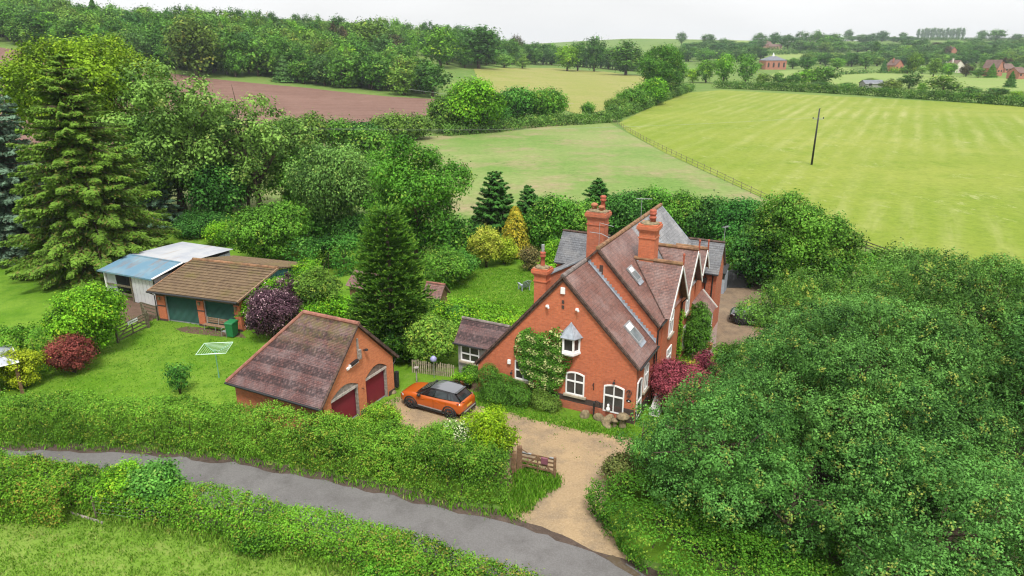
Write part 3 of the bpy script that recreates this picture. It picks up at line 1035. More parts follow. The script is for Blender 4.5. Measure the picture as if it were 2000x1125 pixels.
M['blue'] = plain("blue_plastic", (0.10, 0.22, 0.55), 0.5, var=0.1)
M['canopy'] = plain("grey_polycarbonate", (0.33, 0.35, 0.40), 0.25, 0.0, 0.6, 0.06, 3)
M['shade'] = plain("dark_interior_soil", (0.06, 0.05, 0.04), 0.95, var=0.2)

def corrugated(name, base, c2, c3, along='x', pitch=0.15, rough=0.45):
    m, n, l, b = newmat(name)
    v = objco(n)
    f = noise(n, l, v, 0.5, 6, 0.65, 0.42, 0.66)
    c = mixc(n, l, f, base, c2)
    mp = n.new("ShaderNodeMapping"); mp.inputs["Scale"].default_value = (1.2, 0.25, 1) if along == 'x' else (0.25, 1.2, 1)
    l.new(v, mp.inputs[0])
    f2 = noise(n, l, mp.outputs[0], 0.9, 6, 0.7, 0.52, 0.74)
    c = mixc(n, l, f2, c, c3)
    l.new(c, b.inputs["Base Color"])
    b.inputs["Roughness"].default_value = rough
    _spec(b, 0.5)
    return m
M['blue_sheet'] = corrugated("faded_blue_sheet", (0.096, 0.192, 0.264), (0.160, 0.248, 0.296), (0.192, 0.120, 0.088))
M['pale_sheet'] = corrugated("pale_grey_sheet", (0.374, 0.382, 0.396), (0.274, 0.295, 0.338), (0.288, 0.245, 0.202))
M['white_sheet'] = corrugated("white_sheet", (0.510, 0.510, 0.510), (0.425, 0.433, 0.451), (0.306, 0.281, 0.255))
M['teal_sheet'] = corrugated("teal_sheet", (0.04, 0.13, 0.17), (0.06, 0.17, 0.20), (0.10, 0.14, 0.12))
M['roller'] = plain("dark_green_shutter", (0.018, 0.075, 0.058), 0.45, var=0.15, scale=2)

# ground
M['pasture'] = grass_mat("pasture", ((0.115, 0.20, 0.042), (0.155, 0.235, 0.055), (0.20, 0.235, 0.075)), 0.02, 0.2, 3.0)
M['lawn'] = grass_mat("lawn_grass", ((0.112, 0.237, 0.014), (0.187, 0.312, 0.034), (0.081, 0.194, 0.014)), 0.22, 0.75, 7.0, fleck=((0.242, 0.325, 0.071), 1.6, 0.25))
M['paddock'] = grass_mat("paddock_grass", ((0.150, 0.275, 0.030), (0.215, 0.325, 0.055), (0.26, 0.31, 0.085)), 0.3, 1.3, 7.0)
M['meadow'] = grass_mat("meadow_grass", ((0.150, 0.245, 0.056), (0.235, 0.280, 0.100), (0.340, 0.250, 0.165)), 0.035, 0.075, 0.9, fleck=((0.103, 0.189, 0.034), 0.25, 0.05))
M['crop'] = grass_mat("crop_field_grass", ((0.190, 0.252, 0.030), (0.249, 0.286, 0.051), (0.157, 0.229, 0.021)), 0.02, 0.10, 0.9,
                      stripe=(math.radians(29), 0.27, (0.378, 0.376, 0.150), 0.8), fleck=((0.432, 0.426, 0.210), 0.38, 0.05))
M['hay'] = grass_mat("hay_field_grass", ((0.256, 0.265, 0.070), (0.298, 0.279, 0.098), (0.223, 0.256, 0.056)), 0.04, 0.2, 1.0, fleck=((0.335, 0.260, 0.121), 0.16, 0.03))
M['far_field'] = grass_mat("far_pasture", ((0.205, 0.29, 0.075), (0.24, 0.31, 0.09), (0.27, 0.30, 0.12)), 0.015, 0.08, 0.8)
M['rough'] = grass_mat("rough_verge_grass", ((0.10, 0.235, 0.02), (0.14, 0.285, 0.03), (0.15, 0.19, 0.045)), 0.4, 1.4, 7.0)

def earth_mat(name, cols, s1, s2, s3, rough=0.95, bmp=0.5, furrow=None, pebble=None):
    m, n, l, b = newmat(name)
    v = objco(n)
    f1 = noise(n, l, v, s1, 7, 0.65, 0.38, 0.64)
    c = mixc(n, l, f1, cols[0], cols[1])
    f2 = noise(n, l, v, s2, 6, 0.7, 0.46, 0.70)
    c = mixc(n, l, f2, c, cols[2])
    if furrow:
        mp = n.new("ShaderNodeMapping"); mp.inputs["Rotation"].default_value = (0, 0, furrow[0])
        l.new(v, mp.inputs[0])
        mp2 = n.new("ShaderNodeMapping"); mp2.inputs["Scale"].default_value = (0.03, 1.0, 1)
        l.new(mp.outputs[0], mp2.inputs[0])
        f4 = noise(n, l, mp2.outputs[0], furrow[1], 4, 0.7, 0.42, 0.62)
        c = mixc(n, l, f4, c, mixc(n, l, 1.0, c, (0.78, 0.76, 0.76), 'MULTIPLY'))
    f3 = noise(n, l, v, s3, 5, 0.8, 0.32, 0.68)
    c = mixc(n, l, f3, mixc(n, l, 1.0, c, (0.70, 0.68, 0.66), 'MULTIPLY'), c)
    if pebble:
        vo = n.new("ShaderNodeTexVoronoi"); vo.inputs["Scale"].default_value = pebble
        l.new(v, vo.inputs["Vector"])
        r = n.new("ShaderNodeMapRange"); r.inputs[1].default_value = 0.0; r.inputs[2].default_value = 0.28; r.inputs[3].default_value = 0.45; r.inputs[4].default_value = 0.0
        l.new(vo.outputs[0], r.inputs[0])
        c = mixc(n, l, r.outputs[0], c, cols[3])
    l.new(c, b.inputs["Base Color"])
    b.inputs["Roughness"].default_value = rough
    _spec(b, 0.2)
    if bmp: bump(n, l, b, f3, bmp, 0.03)
    return m
M['plough'] = earth_mat("ploughed_earth", ((0.205, 0.118, 0.092), (0.235, 0.138, 0.108), (0.18, 0.10, 0.075)), 0.03, 0.2, 1.2, furrow=(math.radians(-12), 0.9))
M['gravel'] = earth_mat("gravel_drive", ((0.423, 0.308, 0.179), (0.350, 0.258, 0.156), (0.225, 0.175, 0.124), (0.478, 0.396, 0.285)), 0.3, 0.5, 10.0, pebble=9.0)
M['yard'] = earth_mat("yard_gravel", ((0.215, 0.155, 0.105), (0.27, 0.20, 0.13), (0.15, 0.115, 0.085), (0.35, 0.28, 0.2)), 0.3, 1.1, 10.0, pebble=9.0)
M['paving'] = earth_mat("paving_strip", ((0.29, 0.215, 0.19), (0.25, 0.19, 0.17), (0.33, 0.255, 0.22)), 0.5, 2.0, 8.0, rough=0.8)
M['asphalt'] = earth_mat("asphalt", ((0.155, 0.150, 0.149), (0.185, 0.180, 0.178), (0.125, 0.119, 0.117), (0.235, 0.232, 0.226)), 0.2, 0.7, 14.0, rough=0.8, bmp=0.25, pebble=14.0)
M['roadside'] = earth_mat("roadside_dirt", ((0.085, 0.062, 0.05), (0.12, 0.088, 0.07), (0.06, 0.045, 0.038), (0.2, 0.16, 0.12)), 0.8, 2.2, 12.0, pebble=12.0)
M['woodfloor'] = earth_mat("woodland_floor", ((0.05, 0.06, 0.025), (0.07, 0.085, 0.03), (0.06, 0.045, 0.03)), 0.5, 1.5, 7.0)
M['soil'] = earth_mat("garden_soil", ((0.13, 0.085, 0.06), (0.17, 0.11, 0.08), (0.10, 0.065, 0.045)), 0.8, 2.0, 9.0)

# foliage: dark, light, accent
def LM(k, *a, **kw):
    g = (0.60, 1.66, 1.40)  # tones spread apart so the leaf colours themselves add shadow contrast
    hs = (0.95, 1.03, 0.78) if a[1][1] > a[1][0] else (1, 1, 1)
    M[k] = leaf_mat(k, *[tuple(min(0.85, x * g[i] * q) for x, q in zip(c, hs)) for i, c in enumerate(a)], **kw)
LM('oak_leaf', (0.012, 0.054, 0.014), (0.102, 0.218, 0.056), (0.24, 0.235, 0.06))
LM('hedge_leaf', (0.026, 0.090, 0.010), (0.135, 0.270, 0.030), (0.23, 0.24, 0.045))
LM('near_hedge_leaf', (0.026, 0.098, 0.010), (0.140, 0.290, 0.028), (0.215, 0.165, 0.045))
LM('bright_leaf', (0.035, 0.125, 0.008), (0.165, 0.345, 0.022), (0.30, 0.37, 0.03))
LM('mid_leaf', (0.022, 0.080, 0.012), (0.105, 0.225, 0.030), (0.20, 0.25, 0.05))
LM('dark_leaf', (0.010, 0.048, 0.012), (0.052, 0.150, 0.030), (0.10, 0.19, 0.05))
LM('ash_leaf', (0.040, 0.100, 0.022), (0.165, 0.270, 0.065), (0.25, 0.30, 0.10))
LM('birch_leaf', (0.034, 0.085, 0.022), (0.130, 0.225, 0.062), (0.20, 0.25, 0.08))
LM('olive_leaf', (0.030, 0.075, 0.015), (0.120, 0.200, 0.038), (0.2, 0.22, 0.05))
LM('lime_leaf', (0.050, 0.130, 0.006), (0.215, 0.330, 0.014), (0.27, 0.33, 0.02))
LM('spruce_leaf', (0.026, 0.076, 0.013), (0.126, 0.210, 0.032), (0.165, 0.120, 0.050))
LM('bluespruce_leaf', (0.022, 0.052, 0.044), (0.145, 0.215, 0.185), (0.10, 0.10, 0.075))
LM('fir_leaf', (0.010, 0.042, 0.010), (0.052, 0.140, 0.030), (0.07, 0.12, 0.04))
LM('monkey_leaf', (0.010, 0.042, 0.010), (0.085, 0.190, 0.026), (0.17, 0.25, 0.04))
LM('gold_leaf', (0.13, 0.125, 0.010), (0.44, 0.36, 0.035), (0.16, 0.20, 0.02))
LM('goldgreen_leaf', (0.10, 0.15, 0.012), (0.34, 0.36, 0.05), (0.48, 0.42, 0.10))
LM('yellow_leaf', (0.14, 0.20, 0.010), (0.40, 0.42, 0.03), (0.42, 0.40, 0.02))
LM('maroon_leaf', (0.060, 0.014, 0.014), (0.20, 0.052, 0.042), (0.12, 0.07, 0.03))
LM('acer_leaf', (0.085, 0.012, 0.018), (0.34, 0.078, 0.100), (0.22, 0.05, 0.07))
LM('plum_leaf', (0.018, 0.010, 0.016), (0.090, 0.045, 0.062), (0.60, 0.40, 0.44))
LM('beech_leaf', (0.022, 0.014, 0.020), (0.080, 0.040, 0.055))
LM('hydrangea_leaf', (0.018, 0.072, 0.010), (0.092, 0.205, 0.028), (0.46, 0.44, 0.24))
LM('feather_leaf', (0.016, 0.062, 0.012), (0.085, 0.195, 0.028), (0.12, 0.22, 0.03))
LM('ivy_leaf', (0.018, 0.078, 0.010), (0.080, 0.195, 0.020), (0.2, 0.27, 0.04))
LM('elder_leaf', (0.03, 0.10, 0.02), (0.15, 0.26, 0.05), (0.66, 0.66, 0.55))
LM('brown_leaf', (0.06, 0.06, 0.02), (0.17, 0.15, 0.055), (0.2, 0.1, 0.05))
LM('far_leaf', (0.022, 0.068, 0.014), (0.105, 0.200, 0.042), (0.2, 0.25, 0.06))
LM('blade', (0.065, 0.185, 0.012), (0.135, 0.27, 0.028), (0.27, 0.29, 0.09), transl=0.3)
LM('paddock_blade', (0.11, 0.225, 0.022), (0.175, 0.285, 0.045), (0.24, 0.235, 0.08), transl=0.3)
LM('nettle', (0.03, 0.10, 0.02), (0.12, 0.26, 0.03), (0.2, 0.26, 0.04))

# ------------------------------------------------------------------ ground
def build_terrain():
    ys = np.concatenate([np.linspace(-60, 40, 6), 40 + (np.linspace(0, 1, 110) ** 1.8) * 2450])
    xs = np.linspace(-1, 1, 121)
    xs = np.sign(xs) * (np.abs(xs) ** 1.5) * 1150 + 120
    X, Y = np.meshgrid(xs, ys)
    Z = hfun(X, Y)
    V = np.stack([X, Y, Z], -1).reshape(-1, 3)
    nx, ny = len(xs), len(ys)
    fs = [(j * nx + i, j * nx + i + 1, (j + 1) * nx + i + 1, (j + 1) * nx + i) for j in range(ny - 1) for i in range(nx - 1)]
    me = bpy.data.meshes.new("ground")
    me.from_pydata(V.tolist(), [], fs)
    me.polygons.foreach_set("use_smooth", [True] * len(fs))
    me.materials.append(M['pasture'])
    o = bpy.data.objects.new("ground", me)
    COL.objects.link(o)
    tag(o, kind="structure")
build_terrain()

def P2(lst, z=None):
    return [tuple(gp(a, b, z))[:2] for a, b in lst]

FAR_EDGE = [(-60, 31.4), (-45, 31.9), (-26.9, 32.0), (-23.5, 32.0), (-19.2, 31.65), (-14.2, 30.85), (-9.7, 29.45), (-7.4, 28.75), (-5.5, 28.05), (-2.5, 26.9), (0.1, 26.1)]
LANE_R = [(0.1, 26.1), (2.6, 24.7), (4.6, 23.4), (6.2, 22.0), (9, 19.6), (14, 15.5), (20, 10.5)]
edge = FAR_EDGE[:-1] + LANE_R
def offset(path, d):
    pp = []
    for i, (x, y) in enumerate(path):
        a = path[max(0, i - 1)]; b = path[min(len(path) - 1, i + 1)]
        L = math.hypot(b[0] - a[0], b[1] - a[1])
        nx, ny = (b[1] - a[1]) / L, -(b[0] - a[0]) / L
        pp.append((x + nx * d, y + ny * d))
    return pp
near_edge = offset(edge, 3.7)
sheet("lawn", [(-75, 33.5), (-45, 33.0), (-19, 32.6), (-9, 30.2), (0, 27), (4.5, 24), (24, 16), (26, 33), (22, 62), (8, 72), (-28, 76), (-60, 82), (-85, 70)], M['lawn'], 0.004)
sheet("paddock", offset(edge, 3.0) + [(20, -20), (-60, -20)], M['paddock'], 0.004)
sheet("lane_verge", offset(edge, -0.5) + list(reversed(offset(edge, 4.6))), M['roadside'], 0.010, jitter=0.10, seed=2)
sheet("lane", edge + list(reversed(near_edge)), M['asphalt'], 0.016, jitter=0.10, seed=3)
DRIVE = P2([(1000, 1012), (1040, 965), (1085, 943), (1088, 930), (1040, 945), (1000, 950), (940, 935), (860, 905), (780, 875), (725, 825), (752, 790), (775, 778), (800, 770), (850, 775), (930, 792), (985, 803), (1050, 822), (1120, 838), (1190, 850), (1232, 856), (1246, 868), (1225, 905), (1206, 945), (1180, 985), (1188, 1030), (1215, 1075), (1235, 1100), (1160, 1075), (1080, 1040)], 0)
sheet("driveway", DRIVE, M['gravel'], 0.022, jitter=0.14, seed=5)
sheet("yard", P2([(1392, 600), (1400, 560), (1430, 540), (1500, 560), (1520, 640), (1440, 690), (1380, 690)], 0), M['yard'], 0.010, jitter=0.12, seed=6)
sheet("paving", P2([(1366, 690), (1376, 640), (1392, 590), (1406, 592), (1400, 650), (1396, 695)], 0), M['paving'], 0.016)
sheet("bare_earth", P2([(342, 642), (365, 637), (400, 640), (470, 650), (482, 660), (430, 657), (385, 653), (355, 648)], 0), M['soil'], 0.010, jitter=0.08, seed=7)
sheet("bare_earth", P2([(210, 610), (250, 580), (330, 575), (330, 600), (300, 625), (250, 632)], 0), M['soil'], 0.010, jitter=0.15, seed=9)
sheet("flower_bed", P2([(880, 748), (905, 722), (940, 728), (950, 752), (935, 765), (900, 762)], 0), M['soil'], 0.012, jitter=0.1, seed=8)
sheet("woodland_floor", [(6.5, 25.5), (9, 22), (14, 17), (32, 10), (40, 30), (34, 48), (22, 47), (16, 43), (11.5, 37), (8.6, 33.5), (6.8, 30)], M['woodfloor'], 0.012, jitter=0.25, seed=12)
sheet("lane_mud", offset(edge, -0.15)[:13] + list(reversed(offset(edge, 0.22)[:13])), M['roadside'], 0.020, jitter=0.16, seed=14)
sheet("lane_mud", offset(edge, 3.45) + list(reversed(offset(edge, 3.8))), M['roadside'], 0.020, jitter=0.16, seed=15)
# puddle at the lane mouth
m, n, l, b = newmat("puddle_water")
b.inputs["Base Color"].default_value = (0.10, 0.075, 0.05, 1); b.inputs["Roughness"].default_value = 0.04; _spec(b, 0.6)
sheet("puddle", P2([(1184, 1090), (1196, 1084), (1212, 1092), (1218, 1102), (1236, 1112), (1252, 1124), (1240, 1126), (1214, 1112), (1200, 1106)], 0), m, 0.024, jitter=0.03, seed=4)

# fields
sheet("meadow", P2([(300, 330), (560, 285), (700, 268), (850, 266), (1000, 247), (1190, 240), (1222, 258), (1300, 300), (1490, 388), (1560, 430), (1440, 440), (900, 460), (560, 445), (300, 400)]), M['meadow'], 0.03, grid=12)
sheet("crop_field", P2([(1208, 240), (1275, 208), (1335, 182), (1410, 176), (1600, 186), (2000, 207), (2500, 235), (2900, 330), (2900, 620), (2300, 700), (1990, 610), (1745, 505), (1492, 387), (1300, 299), (1226, 258)]), M['crop'], 0.03, grid=15)
sheet("hay_field", P2([(925, 134), (1085, 133), (1180, 140), (1262, 150), (1265, 165), (1190, 216), (1130, 224), (1090, 212), (985, 186), (935, 160)]), M['hay'], 0.12, grid=15)
sheet("ploughed_field", P2([(-240, 70), (-60, 84), (20, 96), (60, 108), (250, 132), (430, 156), (600, 172), (760, 189), (850, 194), (842, 226), (740, 238), (600, 246), (300, 300), (-100, 300), (-260, 200)]), M['plough'], 0.12, grid=12)
sheet("far_field", P2([(1520, 139), (1640, 131), (1700, 140), (2100, 160), (2100, 195), (1960, 188), (1640, 165), (1480, 160)]), M['far_field'], 0.12, grid=20)
sheet("far_field", P2([(1395, 95), (1440, 78), (1478, 77), (1490, 90), (1475, 97), (1420, 104)]), M['far_field'], 0.3, grid=40)
sheet("far_field", P2([(1500, 108), (1640, 100), (1660, 112), (1560, 122)]), M['far_field'], 0.3, grid=40)
sheet("far_field", P2([(1660, 88), (1990, 82), (1990, 92), (1700, 98)]), M['far_field'], 0.3, grid=40)

# ------------------------------------------------------------------ windows, chimneys and other building parts
def window(parent, o, ax, w, h, rise=0.0, bars_v=1, bars_h=(0.62,), sill=True, depth=0.07, name="window", t=0.075, glass=None, mat=None, sillmat=None, label=None, out=None):
    """framed window: o = bottom centre on the wall plane, ax = unit vector along the wall, out = outward normal"""
    o, ax = Vector(o), Vector(ax)
    out = Vector(out)
    up = Vector((0, 0, 1))
    def pt(x, z, d): return o + ax * x + up * z + out * d
    fr = MB()
    A = arch(w, h, rise, 8) if rise else [(-w / 2, 0), (w / 2, 0), (w / 2, h), (-w / 2, h)]
    B = [(x * (1 - 2 * t / w), t + (z) * (h - 2 * t) / h) for x, z in A]
    n = len(A)
    vs = [pt(x, z, depth) for x, z in A] + [pt(x, z, depth) for x, z in B] + [pt(x, z, 0.0) for x, z in A] + [pt(x, z, 0.015) for x, z in B]
    fs = []
    for i in range(n):
        j = (i + 1) % n
        fs += [(i, j, n + j, n + i), (2 * n + i, 2 * n + j, j, i), (n + i, n + j, 3 * n + j, 3 * n + i)]
    fr.add(vs, fs)
    iw, ih = w - 2 * t, h - 2 * t
    for k in range(bars_v):
        x = -iw / 2 + iw * (k + 1) / (bars_v + 1)
        fr.bar(pt(x, t, depth * 0.55), pt(x, h - t - (0.02 if rise else 0), depth * 0.55), 0.06, depth * 0.75, out)
    for f in bars_h:
        fr.bar(pt(-iw / 2, t + ih * f, depth * 0.58), pt(iw / 2, t + ih * f, depth * 0.58), 0.085, depth * 0.8, out)
    f_o = fr.build(name, mat or M['white'], parent)
    if label: f_o["label"] = label
    g = MB(); g.prism([pt(x, z, 0.006) for x, z in B], out * 0.012)
    g.build("pane", glass or M['glass'], f_o)
    if sill:
        s = MB()
        a, b_ = pt(-w / 2 - 0.12, -0.075, 0.06), pt(w / 2 + 0.12, -0.075, 0.06)
        s.bar(a, b_, 0.17, 0.14, out) if False else s.bar(a, b_, 0.16, 0.13, up)
        s.build("sill", sillmat or M['sill'], f_o, bevel=0.008)
    return f_o

def chimney(parent, a, b, z0, z1, la, lb, pots, mat, pot_list):
    """stack of la x lb with a band, oversailing courses and pots"""
    mb = MB()
    top = z1
    mb.box(a - la / 2, a + la / 2, b - lb / 2, b + lb / 2, z0, top - 0.62)
    def ring(e, za, zb): mb.box(a - la / 2 - e, a + la / 2 + e, b - lb / 2 - e, b + lb / 2 + e, za, zb)
    ring(0.045, top - 1.02, top - 0.95)
    ring(0.05, top - 0.62, top - 0.54)
    ring(0.10, top - 0.54, top - 0.46)
    ring(0.15, top - 0.46, top - 0.26)
    ring(0.09, top - 0.26, top - 0.15)
    st = mb.build("chimney", mat, parent)
    c = MB(); c.lathe((a, b, top - 0.15), [(min(la, lb) * 0.62, 0), (min(la, lb) * 0.5, 0.07), (min(la, lb) * 0.3, 0.13)], 10)
    for v in range(len(c.v)):
        x, y, z = c.v[v]; c.v[v] = (a + (x - a) * la / min(la, lb), b + (y - b) * lb / min(la, lb), z)
    c.build("flaunching", M['stone'], st, True)
    for (da, db, r, h, kind) in pot_list:
        p = MB()
        z = top - 0.08
        if kind == 'tall':
            p.lathe((a + da, b + db, z), [(r * 1.05, 0), (r * 0.95, h * 0.1), (r * 0.85, h * 0.25), (r * 0.8, h * 0.62), (r * 1.2, h * 0.66), (r * 1.2, h * 0.73), (r * 0.85, h * 0.77), (r * 1.15, h * 0.86), (r * 1.2, h * 0.94), (r * 0.7, h)], 12)
        elif kind == 'ring':
            p.lathe((a + da, b + db, z), [(r, 0), (r * 0.95, h * 0.3), (r * 1.15, h * 0.34), (r * 1.15, h * 0.42), (r * 0.92, h * 0.46), (r * 0.92, h * 0.6), (r * 1.12, h * 0.64), (r * 1.12, h * 0.74), (r * 0.9, h * 0.78), (r * 1.1, h * 0.9), (r * 0.9, h)], 12)
        else:
            p.lathe((a + da, b + db, z), [(r * 1.1, 0), (r * 0.85, h * 0.5), (r * 1.3, h * 0.55), (r * 1.35, h * 0.8), (r * 0.8, h)], 12)
        p.build("chimney_pot", M['pot'] if kind != 'cap' else M['terracotta'], st, True)
    return st

def skylight(parent, c, along, upv, nrm, w, l, label=None):
    c, along, upv, nrm = Vector(c), Vector(along).normalized(), Vector(upv).normalized(), Vector(nrm).normalized()
    def P(x, y, d): return c + along * x + upv * y + nrm * d
    m1 = MB()
    t = 0.10
    for (x0, x1, y0, y1) in ((-w/2, -w/2 + t, -l/2, l/2), (w/2 - t, w/2, -l/2, l/2), (-w/2 + t, w/2 - t, -l/2, -l/2 + t), (-w/2 + t, w/2 - t, l/2 - t, l/2)):
        vs = [P(x0, y0, 0.02), P(x1, y0, 0.02), P(x1, y1, 0.02), P(x0, y1, 0.02), P(x0, y0, 0.11), P(x1, y0, 0.11), P(x1, y1, 0.11), P(x0, y1, 0.11)]
        m1.add(vs, [(0, 3, 2, 1), (4, 5, 6, 7), (0, 1, 5, 4), (1, 2, 6, 5), (2, 3, 7, 6), (3, 0, 4, 7)])
    o = m1.build("skylight", M['grey_metal'], parent)
    g = MB(); g.prism([P(-w/2 + t, -l/2 + t, 0.06), P(w/2 - t, -l/2 + t, 0.06), P(w/2 - t, l/2 - t, 0.06), P(-w/2 + t, l/2 - t, 0.06)], nrm * 0.02)
    g.build("pane", M['glass_sky'], o)
    f = MB(); f.prism([P(-w/2, -l/2 - 0.24, 0.035), P(w/2, -l/2 - 0.24, 0.035), P(w/2, -l/2 + 0.002, 0.035), P(-w/2, -l/2 + 0.002, 0.035)], nrm * 0.02)
    f.build("flashing", M['lead'], o)
    bl = MB(); bl.prism([P(-w/2 + t, l/2 - 0.10 - l * 0.28, 0.083), P(w/2 - t, l/2 - 0.10 - l * 0.28, 0.083), P(w/2 - t, l/2 - t - 0.002, 0.083), P(-w/2 + t, l/2 - t - 0.002, 0.083)], nrm * 0.004)
    bl.build("blind", M['white'], o)
    return o

def ridge_tiles(parent, p, q, mat, r=0.12, seg=0.33):
    p, q = Vector(p), Vector(q)
    n = max(1, int((q - p).length / seg))
    mb = MB()
    for i in range(n):
        a, b = p.lerp(q, i / n), p.lerp(q, (i + 0.985) / n)
        k = r * (1.0 if i % 2 else 1.05)
        mb.tube([a, b], k, 8)
    return mb.build("ridge_tiles", mat, parent)

def verge(parent, p, q, mat, w=0.16, h=0.13, name="verge"):
    mb = MB(); mb.bar(p, q, w, h)
    return mb.build(name, mat, parent)

def gutter(parent, p, q, mat=None, r=0.065):
    mb = MB(); mb.tube([p, q], r, 7)
    return mb.build("gutter", mat or M['gutter'], parent)

def drainpipe(parent, pts, r=0.045):
    mb = MB(); mb.tube(pts, r, 7)
    return mb.build("drainpipe", M['gutter'], parent)

# ------------------------------------------------------------------ the cottage; local x = along the gable face, local y = back along the ridge
TH = math.radians(27)
A0 = gp(1237.6, 828)
house = thing("brick_cottage", "long orange brick cottage with steep clay tile roofs, tall chimneys and white windows", "house", A0, -TH)
RZ, RA = 8.06, -4.45       # front wing ridge
X, Y, Z = Vector((1, 0, 0)), Vector((0, 1, 0)), Vector((0, 0, 1))
# front wing
mb = MB()
mb.prism([(-9.95, 0, -0.1), (0, 0, -0.1), (0, 0, 3.62), (RA, 0, 7.96), (-9.95, 0, 1.82)], (0, 0.3, 0))
mb.box(-0.3, 0, 0.3, 3.4, -0.1, 3.5)
mb.box(-9.95, -9.65, 0.3, 3.4, -0.1, 1.75)
mb.build("wall", M['brick'], house)
mb = MB()
mb.slope((0.16, -0.14, 3.46), (0.16, 3.38, 3.46), (RA, 3.38, RZ), (RA, -0.14, RZ), 0.115, 0.016)
mb.build("roof", M['tile_y'], house)
mb = MB()
mb.slope((-10.12, 3.38, 1.66), (-10.12, -0.14, 1.66), (RA, -0.14, RZ), (RA, 3.38, RZ), 0.115, 0.016)
mb.build("roof", M['tile_y'], house)
ridge_tiles(house, (RA, -0.16, RZ + 0.0), (RA, 3.38, RZ + 0.0), M['ridge_grey'], 0.13)
verge(house, (0.16, -0.10, 3.40), (RA + 0.02, -0.10, RZ - 0.05), M['verge'], 0.16, 0.12)
verge(house, (-10.12, -0.10, 1.60), (RA - 0.02, -0.10, RZ - 0.05), M['verge'], 0.16, 0.12)
verge(house, (0.08, -0.045, 3.36), (RA + 0.0, -0.045, RZ - 0.24), M['verge'], 0.09, 0.10)
verge(house, (-10.05, -0.045, 1.52), (RA - 0.0, -0.045, RZ - 0.24), M['verge'], 0.09, 0.10)
gutter(house, (0.24, -0.14, 3.42), (0.24, 3.4, 3.42))
# stepped lead flashing where the wing roof meets the taller gable
mb = MB()
for i in range(26):
    t0, t1 = i / 26, (i + 1) / 26
    xa, xb = RA + 0.15 + (4.45 - 0.1) * t0, RA + 0.15 + (4.45 - 0.1) * t1
    za, zb = RZ - 0.12 - (xa - RA - 0.15) * 1.0, RZ - 0.12 - (xb - RA - 0.15) * 1.0
    mb.prism([(xa, 3.30, za + 0.03), (xb, 3.30, zb + 0.03), (xb, 3.375, zb + 0.05), (xa, 3.375, za + 0.05)], (0, 0, 0.045))
    mb.box(xa, xb, 3.372, 3.392, zb - 0.02, za + 0.17)
mb.build("lead_flashing", M['lead'], house)
# plinth of dark bricks, brick arches
mb = MB(); mb.box(-5.3, -0.03, -0.03, -0.004, 0.50, 0.86); mb.build("plinth_band", M['brick_blue'], house)
mb = MB(); mb.box(-5.3, 0.03, -0.05, -0.005, -0.05, 0.495); mb.box(0.005, 0.05, -0.05, 3.3, -0.05, 0.495); mb.build("plinth", M['brick_old'], house)
mb = MB(); mb.box(-1.0, 0.035, -0.055, -0.051, -0.04, 0.42); mb.box(0.052, 0.056, 0.0, 2.6, -0.04, 0.75); mb.build("plinth_band", M['brick_blue'], house)
for cx, zt, w in ((-3.56, 2.42, 1.16), (-1.22, 2.12, 1.22)):
    mb = MB()
    for k in range(11):
        f = (k - 5) / 5.0
        x = cx + f * (w / 2 + 0.02)
        z = zt - 0.12 * f * f
        mb.box(x - 0.05, x + 0.05, -0.012, -0.002, z - 0.02 + 0.03, z + 0.24)
    mb.build("brick_arch", M['brick_old'], house)
window(house, (-3.56, -0.002, 0.98), X, 1.14, 1.45, 0.13, 1, (0.60,), out=-Y)
window(house, (-1.22, -0.002, 0.42), X, 1.20, 1.72, 0.13, 1, (0.60,), sill=False, out=-Y, name="glazed_door", label="white glazed door with a low sill near the corner")
window(house, (-6.86, -0.002, 1.18), X, 1.10, 1.2, 0.0, 1, (0.5,), out=-Y)
window(house, (0.002, 0.62, 0.18), Y, 0.86, 2.36, 0.12, 0, (0.42,), sill=False, out=X, name="glazed_door", label="narrow white glazed door on the side wall")
window(house, (0.002, 1.80, 1.35), Y, 0.78, 1.62, 0.10, 1, (0.6,), out=X)
# things seen in the side glazed opening and on the sill
mb = MB(); mb.lathe((-1.5, -0.10, 0.52), [(0.13, 0), (0.12, 0.12), (0.07, 0.22), (0.055, 0.26), (0.075, 0.33), (0.05, 0.4)], 10)
mb.build("window_ornament", M['white'], house, True)
